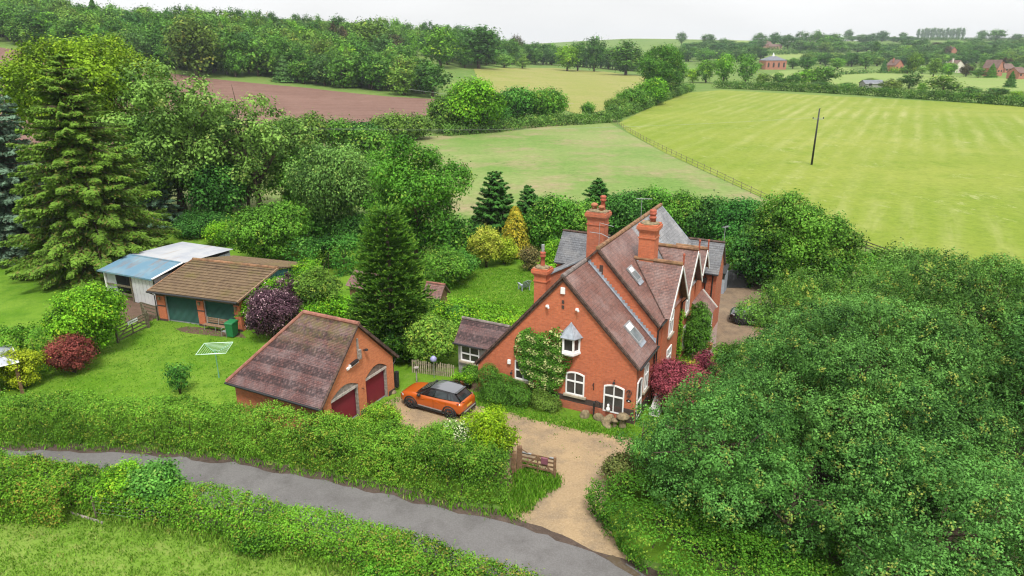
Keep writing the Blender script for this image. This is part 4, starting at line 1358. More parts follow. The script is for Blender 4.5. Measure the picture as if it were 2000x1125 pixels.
# oriel window with a leaded roof
def oriel():
    c = (-3.88, 0, 3.72)
    plan = [(-0.50, 0.0), (-0.30, -0.42), (0.30, -0.42), (0.50, 0.0)]
    def ring(s, z, d=0.0): return [(c[0] + x * s, y * s + d, z) for x, y in plan]
    base = MB(); base.prism(ring(1.18, 3.60), (0, 0, 0.13)); base.prism(ring(0.85, 3.47), (0, 0, 0.128))
    o = base.build("oriel_window", M['white'], house)
    fr = MB()
    zb, zt = 3.732, 4.62
    P0, P1 = ring(1.0, zb), ring(1.0, zt)
    for p, q in zip(P0, P1): fr.bar(p, q, 0.10, 0.10)
    for i in range(3):
        for z in (zb + 0.05, zt - 0.06): fr.bar((P0[i][0], P0[i][1], z), (P0[i + 1][0], P0[i + 1][1], z), 0.08, 0.10)
    fr.build("frame", M['white'], o)
    gl = MB(); gl.prism(ring(0.95, zb + 0.01), (0, 0, zt - zb - 0.02)); gl.build("pane", M['glass'], o)
    ap = (c[0], -0.06, 5.42)
    r0 = [(c[0] + x * 1.36, y * 1.36 - 0.0, 4.62) for x, y in plan]
    rf = MB()
    for i in range(3): rf.add([r0[i], r0[i + 1], ap], [(0, 1, 2)])
    rf.add(r0, [(0, 1, 2, 3)])
    rf.add([r0[0], ap, r0[3]], [(0, 1, 2)])
    ro = rf.build("oriel_roof", M['lead'], o)
    hp = MB()
    for p in r0[1:3]: hp.tube([p, ap], 0.03, 6)
    hp.tube([r0[0], r0[1], r0[2], r0[3]], 0.035, 6)
    hp.build("lead_rolls", M['lead'], o)
oriel()
mb = MB(); mb.box(-4.58, -4.32, -0.10, -0.002, 7.0, 7.38); mb.build("alarm_box", M['white'], house, bevel=0.02)
for k, z in enumerate((6.12, 6.42)):
    mb = MB(); mb.box(-4.51, -4.37, -0.03, -0.002, z, z + 0.2); mb.build("air_brick", M['brick_blue'], house)
for x, z in ((-3.57, 6.2), (-5.36, 6.1)):
    mb = MB(); mb.box(x - 0.07, x + 0.07, -0.16, -0.002, z, z + 0.1); mb.bar((x, -0.1, z + 0.05), (x + 0.16, -0.26, z + 0.02), 0.09, 0.09); mb.build("security_light", M['white'], house)
mb = MB(); mb.box(-7.88, -7.68, -0.13, -0.002, 2.05, 2.32); mb.build("junction_box", M['white'], house, bevel=0.02)
for x, z in ((-1.22, 2.36), (-7.6, 1.55)):
    mb = MB(); mb.tube([(x, -0.002, z + 0.08), (x, -0.14, z + 0.12), (x, -0.16, z + 0.02)], 0.018, 6); mb.lathe((x, -0.16, z - 0.1), [(0.05, 0), (0.085, 0.02), (0.06, 0.12), (0.02, 0.15)], 8)
    mb.build("wall_lamp", M['black'], house)
mb = MB(); mb.tube([(-2.44, -0.004, 1.95), (-2.44, -0.18, 1.98), (-2.44, -0.22, 1.88)], 0.015, 6); mb.bar((-2.44, -0.02, 2.0), (-2.44, -0.02, 1.55), 0.05, 0.03); mb.build("hanging_bracket", M['black'], house)
mb = MB()
for k in range(14):
    t = k / 13 * 6.283
    mb.lathe((-0.36 + 0.12 * math.cos(t) * (1 + 0.3 * math.sin(3 * t)), -0.05, 1.82 + 0.22 * math.sin(t)), [(0.02, -0.03), (0.045, 0), (0.02, 0.03)], 6)
mb.bar((-0.36, -0.04, 1.55), (-0.36, -0.04, 2.05), 0.05, 0.04)
mb.build("iron_wall_ornament", M['verge'], house)
mb = MB(); mb.prism([(-0.36 + 0.15 * math.cos(t * math.pi / 8), -0.004, 1.36 + 0.085 * math.sin(t * math.pi / 8)) for t in range(16)], (0, -0.025, 0))
pl_ = mb.build("house_plate", M['black'], house)
mb = MB(); mb.prism([(-0.41, -0.03, 1.32), (-0.30, -0.03, 1.32), (-0.355, -0.03, 1.40)], (0, -0.006, 0)); mb.build("plate_mark", M['white'], pl_)
mb = MB(); mb.bar((-7.6, -0.03, 1.85), (-7.6, -0.03, 2.05), 0.03, 0.03)
# main range: taller gable behind the wing
MA, MZ, MB0, MB1 = -3.70, 8.86, 3.40, 16.4
mb = MB()
mb.prism([(-7.55, 0, -0.1), (0.06, 0, -0.1), (0.06, 0, 4.95), (MA, 0, 8.74), (-7.55, 0, 4.95)], (0, 0.3, 0))
for i in range(len(mb.v)): mb.v[i] = (mb.v[i][0], mb.v[i][1] + MB0, mb.v[i][2])
mb.box(-0.24, 0.06, MB0 + 0.3, MB1 - 0.3, -0.1, 4.85)
mb.box(-7.55, -7.25, MB0 + 0.3, MB1 - 0.3, -0.1, 4.85)
k0 = len(mb.v)
mb.prism([(-7.55, MB1 - 0.3, -0.1), (0.06, MB1 - 0.3, -0.1), (0.06, MB1 - 0.3, 4.95), (MA, MB1 - 0.3, 8.74), (-7.55, MB1 - 0.3, 4.95)], (0, 0.3, 0))
mb.build("wall", M['brick'], house)
ES = 4.86          # eave height of the main slopes at a = 0.24 / -7.75
TS = 9.2           # clay tiles up to here, slate beyond
for (ea, sgn) in ((0.24, 1), (-7.75, -1)):
    mb = MB(); mb.slope((ea, MB0 - 0.14, ES - 0.10), (ea, TS, ES - 0.10), (MA, TS, MZ), (MA, MB0 - 0.14, MZ), 0.115, 0.016) if sgn > 0 else mb.slope((ea, TS, ES - 0.10), (ea, MB0 - 0.14, ES - 0.10), (MA, MB0 - 0.14, MZ), (MA, TS, MZ), 0.115, 0.016)
    mb.build("roof", M['tile_y'], house)
    mb = MB(); mb.slope((ea, TS + 0.01, ES - 0.10), (ea, MB1 + 0.12, ES - 0.10), (MA, MB1 + 0.12, MZ), (MA, TS + 0.01, MZ), 0.17, 0.014)
    mb.build("roof", M['slate_y'], house)["label"] = "pale slate slope of the main roof"
ridge_tiles(house, (MA, MB0 - 0.16, MZ + 0.02), (MA, MB1 + 0.1, MZ + 0.02), M['ridge_moss'], 0.13)
verge(house, (0.24, MB0 - 0.10, ES - 0.17), (MA, MB0 - 0.10, MZ - 0.06), M['verge'], 0.16, 0.12)
verge(house, (-7.75, MB0 - 0.10, ES - 0.17), (MA, MB0 - 0.10, MZ - 0.06), M['verge'], 0.16, 0.12)
verge(house, (0.16, MB0 - 0.045, ES - 0.27), (MA, MB0 - 0.045, MZ - 0.24), M['verge'], 0.09, 0.10)
verge(house, (0.24, MB1 + 0.10, ES - 0.14), (MA, MB1 + 0.10, MZ - 0.02), M['lead'], 0.1, 0.08)
gutter(house, (0.32, MB0 - 0.1, ES - 0.14), (0.32, 4.5, ES - 0.14))
drainpipe(house, [(0.30, MB0 + 0.02, ES - 0.2), (0.13, MB0 + 0.02, ES - 0.5), (0.13, MB0 + 0.02, 0.05)])
drainpipe(house, [(0.24, 3.25, 3.38), (0.06, 3.25, 3.15), (0.06, 3.25, 0.05)])
mb = MB(); mb.box(-3.60, -3.38, MB0 - 0.02, MB0 - 0.002, 7.3, 7.85); mb.build("air_brick", M['brick_blue'], house)
mb = MB(); mb.tube([(-4.22, MB0 + 0.02, 7.9), (-4.22, MB0 - 0.1, 7.9)], 0.05, 6); mb.build("vent_pipe", M['lead'], house)
# right-hand cross gables, each with a pale bargeboard
def cross_gable(b0, b1, zr, ze, a_face=0.12, wn_=True):
    br = (b0 + b1) / 2
    back = MA + (MZ - zr) / 1.03
    ov = a_face + 0.42
    kk = (zr - ze) / (br - b0)
    m1 = MB(); m1.prism([(a_face, b0 + 0.15, -0.1), (a_face, b1 - 0.15, -0.1), (a_face, b1 - 0.15, ze + 0.05), (a_face, br, zr - 0.12), (a_face, b0 + 0.15, ze + 0.05)], (-0.3, 0, 0))
    m1.build("wall", M['brick'], house)
    def main_a(z): return MA + (MZ - z) / 1.03
    for s, be in ((-1, b0), (1, b1)):
        m2 = MB()
        eO, eI = (ov, be, ze), (main_a(ze) - 0.15, be, ze)
        rO, rI = (ov, br, zr), (back - 0.15, br, zr)
        if s < 0: m2.slope(eI, eO, rO, rI, 0.115, 0.016)
        else: m2.slope(eO, eI, rI, rO, 0.115, 0.016)
        m2.build("roof", M['tile_x'], house)
        m3 = MB(); m3.bar((ov + 0.02, be - s * 0.0, ze - 0.10), (ov + 0.02, br, zr - 0.10), 0.05, 0.20)
        m3.build("bargeboard", M['white_wood'], house)
    # near valley, a dark lead line
    m4 = MB(); m4.tube([(main_a(ze) - 0.02, b0 - 0.02, ze + 0.06), (back, br - 0.05, zr + 0.06)], 0.03, 6); m4.build("valley", M['verge'], house)
    ridge_tiles(house, (back, br, zr + 0.02), (ov + 0.02, br, zr + 0.02), M['ridge_moss'], 0.13)
    m5 = MB(); m5.bar((ov + 0.02, br, zr - 0.2), (ov + 0.02, br, zr + 0.55), 0.09, 0.09, (1, 0, 0)); m5.lathe((ov + 0.02, br, zr + 0.5), [(0.04, 0), (0.08, 0.06), (0.07, 0.14), (0.02, 0.2)], 8)
    m5.build("finial", M['pot'], house)
    if wn_:
        window(house, (a_face + 0.002, br - 0.2, 3.1), Y, 0.95, 1.5, 0.0, 1, (0.6,), out=X)
        window(house, (a_face + 0.002, br - 0.2, 0.8), Y, 1.05, 1.4, 0.0, 1, (0.6,), out=X)
cross_gable(4.35, 8.7, 7.60, 4.82)
cross_gable(8.75, 12.6, 7.45, 4.82)
cross_gable(12.65, 14.6, 6.75, 5.2, wn_=False)
drainpipe(house, [(0.5, 8.72, 4.75), (0.2, 8.72, 4.4), (0.2, 8.72, 0.05)])
# chimneys
chimney(house, -5.55, 8.2, 5.5, 10.05, 1.15, 0.85, 2, M['brick_old'], [(-0.28, 0.0, 0.17, 0.42, 'cap'), (0.28, 0.05, 0.17, 0.95, 'tall'), (0.25, -0.15, 0.15, 0.34, 'cap')])
chimney(house, -1.75, 6.9, 4.7, 9.95, 0.98, 0.95, 1, M['brick'], [(0.16, 0.0, 0.20, 0.78, 'ring')])
chimney(house, -7.66, 4.25, 2.5, 7.05, 0.80, 0.72, 1, M['brick'], [(0.02, 0.0, 0.155, 0.95, 'tall')])
mb = MB(); mb.tube([(-7.64, 4.25, 7.8), (-7.64, 4.25, 8.35)], 0.10, 10); mb.build("flue", M['steel'], house)
mb = MB()
for i in range(12):
    t0, t1 = i / 12, (i + 1) / 12
    xa, xb = -2.26 + 1.02 * t0, -2.26 + 1.02 * t1
    mb.box(xa, xb, 6.405, 6.43, MZ - (xb - MA) * 1.03 - 0.02, MZ - (xa - MA) * 1.03 + 0.14)
mb.build("lead_flashing", M['lead'], house)
# skylights
s45 = math.sqrt(0.5)
skylight(house, (-0.96, 2.05, 4.57), (0, 1, 0), (-1, 0, 1), (1, 0, 1), 0.95, 1.35)
skylight(house, (-1.98, 4.85, MZ - (MA * -1 - 1.98) * 1.03 + 0.02), (0, 1, 0), (-1, 0, 1.03), (1.03, 0, 1), 0.80, 1.05)
skylight(house, (-2.6, 11.5, MZ - (3.7 - 2.6) * 1.03 + 0.02), (0, 1, 0), (-1, 0, 1.03), (1.03, 0, 1), 0.7, 0.95)
# rear slate wings
def rear_wing(a0, a1, b0, b1, ze, zr, mat, wallmat):
    br = (b0 + b1) / 2
    m1 = MB(); m1.box(a0 + 0.15, a1 - 0.15, b0 + 0.2, b1 - 0.2, -0.1, ze + 0.02)
    m1.prism([(a0 + 0.15, b0 + 0.2, ze + 0.022), (a0 + 0.15, b1 - 0.2, ze + 0.022), (a0 + 0.15, br, zr - 0.15)], (a1 - a0 - 0.3, 0, 0))
    m1.build("wall", wallmat, house)
    m2 = MB(); m2.slope((a0, b0, ze), (a1, b0, ze), (a1, br, zr), (a0, br, zr), 0.17, 0.014); m2.build("roof", mat, house)
    m3 = MB(); m3.slope((a1, b1, ze), (a0, b1, ze), (a0, br, zr), (a1, br, zr), 0.17, 0.014); m3.build("roof", mat, house)
    m4 = MB(); m4.tube([(a0, br, zr + 0.01), (a1, br, zr + 0.01)], 0.09, 7); m4.build("ridge_tiles", M['verge'], house)
    gutter(house, (a0 + 0.1, b0 - 0.06, ze - 0.02), (a1, b0 - 0.06, ze - 0.02))
rear_wing(-4.0, 1.15, 15.2, 18.0, 4.5, 6.55, M['slate_x'], M['brick_old'])
rear_wing(-10.35, -6.6, 12.2, 15.6, 4.7, 6.75, M['slate_x'], M['brick_old'])
drainpipe(house, [(0.75, 15.14, 4.45), (0.75, 15.34, 4.2), (0.75, 15.34, 0.05)])
drainpipe(house, [(0.25, 15.14, 4.45), (0.25, 15.34, 4.2), (0.25, 15.34, 2.6)])
mb = MB(); mb.box(0.1, 0.34, 15.22, 15.39, 3.75, 4.1); mb.build("hopper", M['gutter'], house)
# brick lean-to gable on the garden side
mb = MB(); mb.prism([(-10.2, 9.6, -0.1), (-7.3, 9.6, -0.1), (-7.3, 9.6, 5.9), (-10.2, 9.6, 4.25)], (0, 0.3, 0)); mb.build("wall", M['brick_old'], house)
mb = MB(); mb.slope((-10.3, 12.3, 4.2), (-10.3, 9.5, 4.2), (-7.2, 9.5, 5.95), (-7.2, 12.3, 5.95), 0.2, 0.015); mb.build("roof", M['slate_y'], house)
verge(house, (-10.3, 9.52, 4.2), (-7.2, 9.52, 5.97), M['lead'], 0.14, 0.10)
# porch on the right with a tiled lean-to roof
PB0, PB1 = 12.0, 15.1
mb = MB(); mb.box(0.13, 1.0, PB0 + 0.2, PB1 - 0.1, -0.1, 2.1); mb.build("porch", M['white'], house)
mb = MB(); mb.slope((1.25, PB0, 2.12), (1.25, PB1, 2.12), (0.13, PB1, 3.3), (0.13, PB0, 3.3), 0.115, 0.016); mb.build("porch_roof", M['tile_y'], house)
mb = MB()
for k in range(3):
    mb.box(0.995, 1.03, PB0 + 0.5 + k * 0.85, PB0 + 1.15 + k * 0.85, 0.9, 1.9)
mb.box(0.3, 0.85, PB0 + 0.16, PB0 + 0.198, 0.9, 1.9)
mb.build("porch_pane", M['glass'], house)
mb = MB(); mb.bar((1.28, PB1, 2.08), (0.15, PB1, 3.28), 0.05, 0.2); mb.bar((1.0, PB1, 0), (1.0, PB1, 2.1), 0.1, 0.1); mb.build("porch_post", M['white_wood'], house)
# aerials
def aerial(p, h, tines, yaw, L=0.9):
    a = MB(); a.tube([p, (p[0], p[1], p[2] + h)], 0.02, 6)
    d = Vector((math.cos(yaw), math.sin(yaw), 0)); s = Vector((-d.y, d.x, 0))
    c = Vector((p[0], p[1], p[2] + h - 0.05))
    a.tube([c - d * L * 0.35, c + d * L * 0.65], 0.012, 5)
    for k in range(tines):
        q = c - d * L * 0.35 + d * L * k / (tines - 1)
        a.tube([q - s * 0.17 * (1 + 0.2 * (k == 0)), q + s * 0.17], 0.008, 4)
    return a.build("aerial", M['grey_metal'], house)
aerial((-3.6, 11.2, MZ), 1.5, 9, 0.4, 1.0)
aerial((1.05, 16.6, 6.45), 1.3, 6, 1.2, 0.7)
mb = MB(); mb.tube([(MA - 0.02, MB0 + 0.05, 8.8), (MA - 0.02, MB0 + 0.05, 10.35), (MA + 0.85, MB0 - 0.05, 10.25)], 0.018, 6); mb.tube([(MA - 0.6, MB0, 9.75), (MA + 0.1, MB0 + 0.05, 9.72), (MA + 0.6, MB0, 9.55)], 0.018, 6)
mb.build("aerial", M['grey_metal'], house)

# annex at the left end of the wing
ann = thing("annex", "small grey rendered annex with a banded tile roof left of the brick gable", "annex", A0, -TH)
mb = MB(); mb.box(-12.05, -9.97, 1.12, 2.9, -0.1, 2.24)
mb.prism([(-12.05, 1.12, 2.242), (-12.05, 2.9, 2.242), (-12.05, 2.0, 3.3)], (0.3, 0, 0)); mb.build("wall", M['render'], ann)
mb = MB(); mb.slope((-12.2, 0.86, 2.2), (-9.6, 0.86, 2.2), (-8.6, 2.0, 3.5), (-12.2, 2.0, 3.5), 0.115, 0.016); mb.build("roof", M['tile_annex'], ann)
mb = MB(); mb.slope((-9.6, 3.1, 2.2), (-12.2, 3.1, 2.2), (-12.2, 2.0, 3.5), (-8.6, 2.0, 3.5), 0.115, 0.016); mb.build("roof", M['tile_annex'], ann)
ridge_tiles(ann, (-12.22, 2.0, 3.5), (-8.8, 2.0, 3.5), M['ridge_grey'], 0.10)
gutter(ann, (-12.25, 0.80, 2.17), (-10.1, 0.80, 2.17))
window(ann, (-11.15, 1.118, 0.98), X, 1.35, 1.06, 0.0, 1, (0.5,), out=-Y)

M['lintel_dark'] = plain("grey_brown_timber", (0.15, 0.115, 0.095), 0.9, var=0.35, scale=6)
M['pale_board'] = plain("pale_silvered_board", (0.42, 0.38, 0.34), 0.9, var=0.3, scale=6)
# ------------------------------------------------------------------ tiled double garage
G0 = gp(771, 766)
gv = G0 - gp(704, 813)
gth = math.atan2(gv.y, gv.x)             # local x runs along the doors, local y back into the garage
gar = thing("tiled_garage", "brick double garage with a lichened tile roof hipped at one end and maroon doors", "garage", G0, gth)
W0, W1, GR, GZ = -6.15, 0.0, -3.05, 5.62
def gwall():
    mb = MB()
    outl = [(W0, -0.1), (-5.55, -0.1), (-5.55, 2.05)]
    for k in range(9):
        t = k / 8; outl.append((-5.55 + 2.3 * t, 2.05 + 0.42 * math.sin(math.pi * t)))
    outl += [(-3.25, 2.05), (-3.25, -0.1), (-2.62, -0.1), (-2.62, 2.05)]
    for k in range(9):
        t = k / 8; outl.append((-2.62 + 2.02 * t, 2.05 + 0.46 * math.sin(math.pi * t)))
    outl += [(-0.60, 2.05), (-0.60, -0.1), (W1, -0.1), (W1, 2.35), (GR, GZ - 0.14), (W0, 2.18)]
    clean = []
    for p in outl:
        if not clean or (abs(p[0] - clean[-1][0]) + abs(p[1] - clean[-1][1])) > 1e-4: clean.append(p)
    mb.prism([(x, 0, z) for x, z in clean], (0, 0.42, 0))
    mb.build("wall", M['brick_light'], gar)
    b = MB(); b.box(W0, W0 + 0.25, 0.42, 6.5, -0.1, 2.1); b.box(W1 - 0.25, W1, 0.42, 6.5, -0.1, 2.25); b.box(W0 + 0.25, W1 - 0.25, 6.25, 6.5, -0.1, 2.15)
    b.build("wall", M['brick_old'], gar)
gwall()
for x0, x1 in ((W0 - 0.02, -5.56), (-3.24, -2.63), (-0.59, 0.02)):
    mb = MB(); mb.box(x0, x1, -0.025, -0.003, -0.05, 0.3); mb.build("plinth_band", M['brick_blue'], gar)
for (x0, x1, k) in ((-5.55, -3.25, 0), (-2.62, -0.60, 1)):
    d = MB(); d.box(x0 + 0.01, x1 - 0.01, 0.24, 0.28, 0.05, 2.1)
    n = 26
    for i in range(n):
        xa = x0 + 0.06 + (x1 - x0 - 0.12) * i / n
        d.box(xa, xa + (x1 - x0 - 0.12) / n - 0.018, 0.225, 0.239, 0.09, 2.0)
    dd = d.build("garage_door", M['maroon'], gar)
    t = MB(); t.box(x0 + 0.01, x1 - 0.01, 0.19, 0.30, 0.0, 0.048); t.build("threshold_strip", M['grey_metal'], dd)
    l_ = MB(); pts = [(x0 + 0.005, 0.06, 1.88), (x1 - 0.005, 0.06, 1.88)]
    for q in range(9):
        tt = 1 - q / 8; pts.append((x0 + (x1 - x0) * tt, 0.06, 2.04 + 0.40 * math.sin(math.pi * tt)))
    cl = []
    for p in pts:
        if not cl or (Vector(p) - Vector(cl[-1])).length > 0.012: cl.append(p)
    l_.prism(cl, (0, 0.14, 0)); lo_ = l_.build("timber_lintel", M['oldwood'] if k == 0 else M['lintel_dark'], gar)
    st_ = MB(); st_.box(x0 + 0.006, x1 - 0.006, 0.03, 0.058, 1.88, 2.03); st_.build("lintel_board", M['pale_board'], lo_)
    jb = MB(); jb.box(x1 - 0.115, x1 - 0.012, 0.05, 0.2, 0.0, 1.87); jb.build("door_jamb", M['oldwood'], gar)
HB0, HB1, HBE = -0.16, 3.75, 6.75
eL, eR_ = W0 - 0.32, W1 + 0.32
zL, zR = 2.05, 2.30
mb = MB(); mb.slope((eL, HBE, zL), (eL, HB0, zL), (GR, HB0, GZ), (GR, HB1, GZ), 0.10, 0.02); mb.build("roof", M['tile_g'], gar)
mb = MB(); mb.slope((eR_, HB0, zR), (eR_, HBE, zR), (GR, HB1, GZ), (GR, HB0, GZ), 0.10, 0.02); mb.build("roof", M['tile_g'], gar)
mb = MB(); mb.slope((eR_, HBE, zL + 0.1), (eL, HBE, zL), (GR, HB1, GZ - 0.01), (GR, HB1 + 0.001, GZ - 0.01), 0.10, 0.02); mb.build("roof", M['tile_gx'], gar)
ridge_tiles(gar, (GR, HB0 - 0.04, GZ + 0.02), (GR, HB1, GZ + 0.02), M['ridge_red'], 0.12)
ridge_tiles(gar, (eL, HBE, zL + 0.04), (GR, HB1, GZ + 0.02), M['ridge_red'], 0.10)
ridge_tiles(gar, (eR_, HBE, zR + 0.04), (GR, HB1, GZ + 0.02), M['ridge_red'], 0.10)
verge(gar, (eL, HB0 + 0.03, zL - 0.03), (GR, HB0 + 0.03, GZ - 0.05), M['verge'], 0.12, 0.09)
verge(gar, (eR_, HB0 + 0.03, zR - 0.03), (GR, HB0 + 0.03, GZ - 0.05), M['verge'], 0.14, 0.16)
gutter(gar, (eL - 0.06, HB0 - 0.05, zL - 0.05), (eL - 0.06, HBE + 0.05, zL - 0.05), r=0.07)
mb = MB(); mb.box(eL + 0.02, eL + 0.06, HB0, HBE, zL - 0.2, zL - 0.08); mb.build("fascia", M['black'], gar)
gutter(gar, (eR_ + 0.06, HB0 - 0.05, zR - 0.05), (eR_ + 0.06, HBE + 0.05, zR - 0.05))
drainpipe(gar, [(eR_ + 0.06, 0.02, zR - 0.1), (W1 + 0.07, 0.05, zR - 0.45), (W1 + 0.07, 0.05, 0.05)])
mb = MB(); mb.bar((-3.12, -0.03, 3.55), (-3.12, -0.03, 4.75), 0.10, 0.10, (0, 1, 0)); mb.bar((-3.12, -0.14, 3.55), (-3.12, -0.14, 4.1), 0.22, 0.12, (0, 1, 0)); mb.build("bird_box", M['oldwood'], gar)
mb = MB(); mb.bar((-3.95, -0.09, 3.42), (-3.25, -0.09, 3.5), 0.15, 0.16); mb.bar((-4.15, -0.06, 3.32), (-3.95, -0.06, 3.35), 0.1, 0.12); mb.build("sensor_lamp", M['white'], gar)
mb = MB(); mb.bar((-3.9, -0.12, 3.47), (-3.3, -0.12, 3.55), 0.17, 0.13); mb.build("lamp_cover", M['black'], gar)
mb = MB(); mb.tube([(-2.6, -0.002, 3.85), (-2.6, -0.18, 3.9)], 0.03, 6); mb.lathe((-2.6, -0.2, 3.82), [(0.02, 0), (0.12, 0.05), (0.10, 0.12), (0.02, 0.16)], 8); mb.build("wall_lamp", M['black'], gar)
mb = MB(); mb.tube([(-2.95, -0.01, 1.62), (-2.95, -0.1, 1.66), (-2.95, -0.12, 1.56)], 0.02, 6); mb.build("hook", M['black'], gar)

# ------------------------------------------------------------------ low garage with green shutters
L0 = gp(313, 625.6)
lv = gp(473, 648) - L0
lth = math.atan2(lv.y, lv.x)
lg = thing("shutter_garage", "low brown tiled garage with two dark green roller shutters between brick piers", "garage", L0, lth)
WL = lv.length
mb = MB()
for x0, x1 in ((0, 0.72), (3.70, 4.28), (7.02, WL + 0.05)): mb.box(x0, x1, 0, 0.5, -0.1, 2.36)
mb.box(0.72, 3.70, 0.2, 0.5, 2.2, 2.36); mb.box(4.28, 7.02, 0.2, 0.5, 2.2, 2.36)
mb.box(0, 0.25, 0.5, 8.8, -0.1, 2.36)
mb.build("wall", M['brick'], lg)
mb = MB()
for x0, x1 in ((-0.02, 0.74), (3.68, 4.30), (7.0, WL + 0.07)):
    mb.box(x0, x1, -0.022, -0.002, -0.05, 0.18); mb.box(x0, x1, -0.022, -0.002, 1.2, 1.3); mb.box(x0, x1, -0.022, -0.002, 2.05, 2.3)
mb.build("brick_band", M['brick_blue'], lg)
mb = MB(); mb.box(0.72, 3.70, 0.12, 0.19, 2.05, 2.34); mb.box(4.28, 7.02, 0.12, 0.19, 2.05, 2.34); mb.build("fascia", M['brownwood'], lg)
for x0, x1 in ((0.74, 3.68), (4.30, 7.0)):
    d = MB()
    n = 22
    for i in range(n):
        z = 0.06 + 1.98 * i / n
        d.quad((x0, 0.22, z), (x1, 0.22, z), (x1, 0.185, z + 0.055), (x0, 0.185, z + 0.055)); d.quad((x0, 0.185, z + 0.055), (x1, 0.185, z + 0.055), (x1, 0.22, z + 0.09), (x0, 0.22, z + 0.09))
    o = d.build("roller_shutter", M['roller'], lg)
    g = MB(); g.box(x0 - 0.02, x0 + 0.05, 0.10, 0.18, 0, 2.04); g.box(x1 - 0.05, x1 + 0.02, 0.10, 0.18, 0, 2.04); g.box(x0 + 0.05, x1 - 0.05, 0.15, 0.26, 0, 0.058); g.build("guide_rail", M['grey_metal'], o)
RB = 4.6; RZ2 = 3.55
mb = MB(); mb.slope((-0.25, -0.45, 2.52), (WL + 0.28, -0.45, 2.52), (WL + 0.28, RB, RZ2), (-0.25, RB, RZ2), 0.345, 0.05); mb.build("roof", M['tile_conc'], lg)
mb = MB(); mb.slope((WL + 0.28, 9.3, 2.52), (-0.25, 9.3, 2.52), (-0.25, RB, RZ2), (WL + 0.28, RB, RZ2), 0.345, 0.05); mb.build("roof", M['tile_conc'], lg)
ridge_tiles(lg, (-0.28, RB, RZ2 + 0.03), (WL + 0.3, RB, RZ2 + 0.03), M['ridge_moss'], 0.13, 0.42)
verge(lg, (-0.27, -0.45, 2.5), (-0.27, RB, RZ2), M['ridge_moss'], 0.1, 0.14); verge(lg, (WL + 0.3, -0.45, 2.5), (WL + 0.3, RB, RZ2), M['benchwood'], 0.1, 0.14)
gutter(lg, (-0.3, -0.53, 2.46), (WL + 0.3, -0.53, 2.46), r=0.07)
drainpipe(lg, [(-0.1, -0.5, 2.4), (-0.06, -0.1, 2.1), (-0.06, -0.1, 0.05)], 0.04)
mb = MB()
for i in range(26):
    y = 0.5 + 8.2 * i / 26
    zt = 2.4 + min(y, 9.2 - y) * 0.2
    mb.box(WL - 0.05, WL + 0.05 + (0.04 if i % 2 else 0), y, y + 8.2 / 26 - 0.003, -0.05, zt)
mb.build("side_cladding", M['teal_sheet'], lg)
for x in (0.3, 3.98, 7.2):
    mb = MB(); mb.box(x - 0.09, x + 0.09, -0.11, -0.024, 1.72, 1.95); mb.box(x - 0.07, x + 0.07, -0.13, -0.112, 1.74, 1.9); mb.build("wall_lamp", M['stone'], lg)

# ------------------------------------------------------------------ sheet-clad store beside it
S0 = Vector((-33.75, 55.35, 0))
sth = math.radians(-23.6)
sh = thing("sheet_store", "open fronted store with a faded blue and pale sheet roof beside the shutter garage", "shed", S0, sth)
SW = 5.6
def sheet_roof(p0, ux, uy, w, l, dz, mat, pitch=0.14):
    m1 = MB()
    n = int(w / pitch) * 2
    p0, ux, uy = Vector(p0), Vector(ux), Vector(uy)
    for i in range(n):
        a, b = w * i / n, w * (i + 1) / n
        za, zb = (0.035 if i % 2 else 0), (0 if i % 2 else 0.035)
        m1.quad(p0 + ux * a + Z * za, p0 + ux * b + Z * zb, p0 + ux * b + uy * l + Z * (zb + dz), p0 + ux * a + uy * l + Z * (za + dz))
    return m1.build("roof", mat, sh)
sheet_roof((-0.45, -0.3, 2.42), X, Y, SW + 0.65, 3.1, 0.52, M['blue_sheet'])["label"] = "faded blue sheet roof slope with a rust patch"
sheet_roof((-0.45, 2.82, 2.90), X, Y, SW + 0.65, 5.6, -0.25, M['pale_sheet'])["label"] = "pale grey sheet roof slope behind"
mb = MB(); mb.bar((-0.45, -0.33, 2.40), (SW + 0.2, -0.33, 2.40), 0.05, 0.12); mb.build("fascia", M['blue_sheet'], sh)
mb = MB(); mb.bar((SW + 0.22, -0.3, 2.47), (SW + 0.22, 2.8, 2.97), 0.2, 0.04); mb.build("flashing", M['white'], sh)
mb = MB(); mb.bar((-0.4, 2.81, 2.95), (SW + 0.2, 2.81, 2.95), 0.22, 0.05); mb.build("ridge_cap", M['blue_sheet'], sh)
mb = MB()
for i in range(14):
    y = 0.06 + 8.0 * i / 14
    mb.box(-0.03, 0.03 + (0.04 if i % 2 else 0), y, y + 8.0 / 14 - 0.004, 0, 2.4)
for i in range(10):
    mb.box(0.1 + 0.56 * i, 0.1 + 0.56 * i + 0.55, 8.0, 8.05 + (0.03 if i % 2 else 0), 0, 2.6)
for i in range(14):
    y = 0.06 + 8.0 * i / 14
    mb.box(SW - 0.03, SW + 0.03 + (0.04 if i % 2 else 0), y, y + 8.0 / 14 - 0.004, 0, 2.4)
mb.build("side_cladding", M['pale_sheet'], sh)
mb = MB()
for i in range(12):
    x = 3.05 + 2.5 * i / 12
    mb.box(x, x + 2.5 / 12 - 0.004, -0.03, 0.0 - (0.05 if i % 2 else 0), 0.05, 2.36)
mb.build("front_cladding", M['white_sheet'], sh)
mb = MB()
for i in range(7):
    x = 0.08 + 1.05 * i / 7
    mb.box(x, x + 1.05 / 7 - 0.01, 0.05, 0.08, 0.1, 2.36)
mb.build("front_cladding", M['pale_sheet'], sh)
mb = MB(); mb.bar((0, -0.03, 0), (0, -0.03, 2.38), 0.13, 0.13); mb.build("post", M['white_wood'], sh)
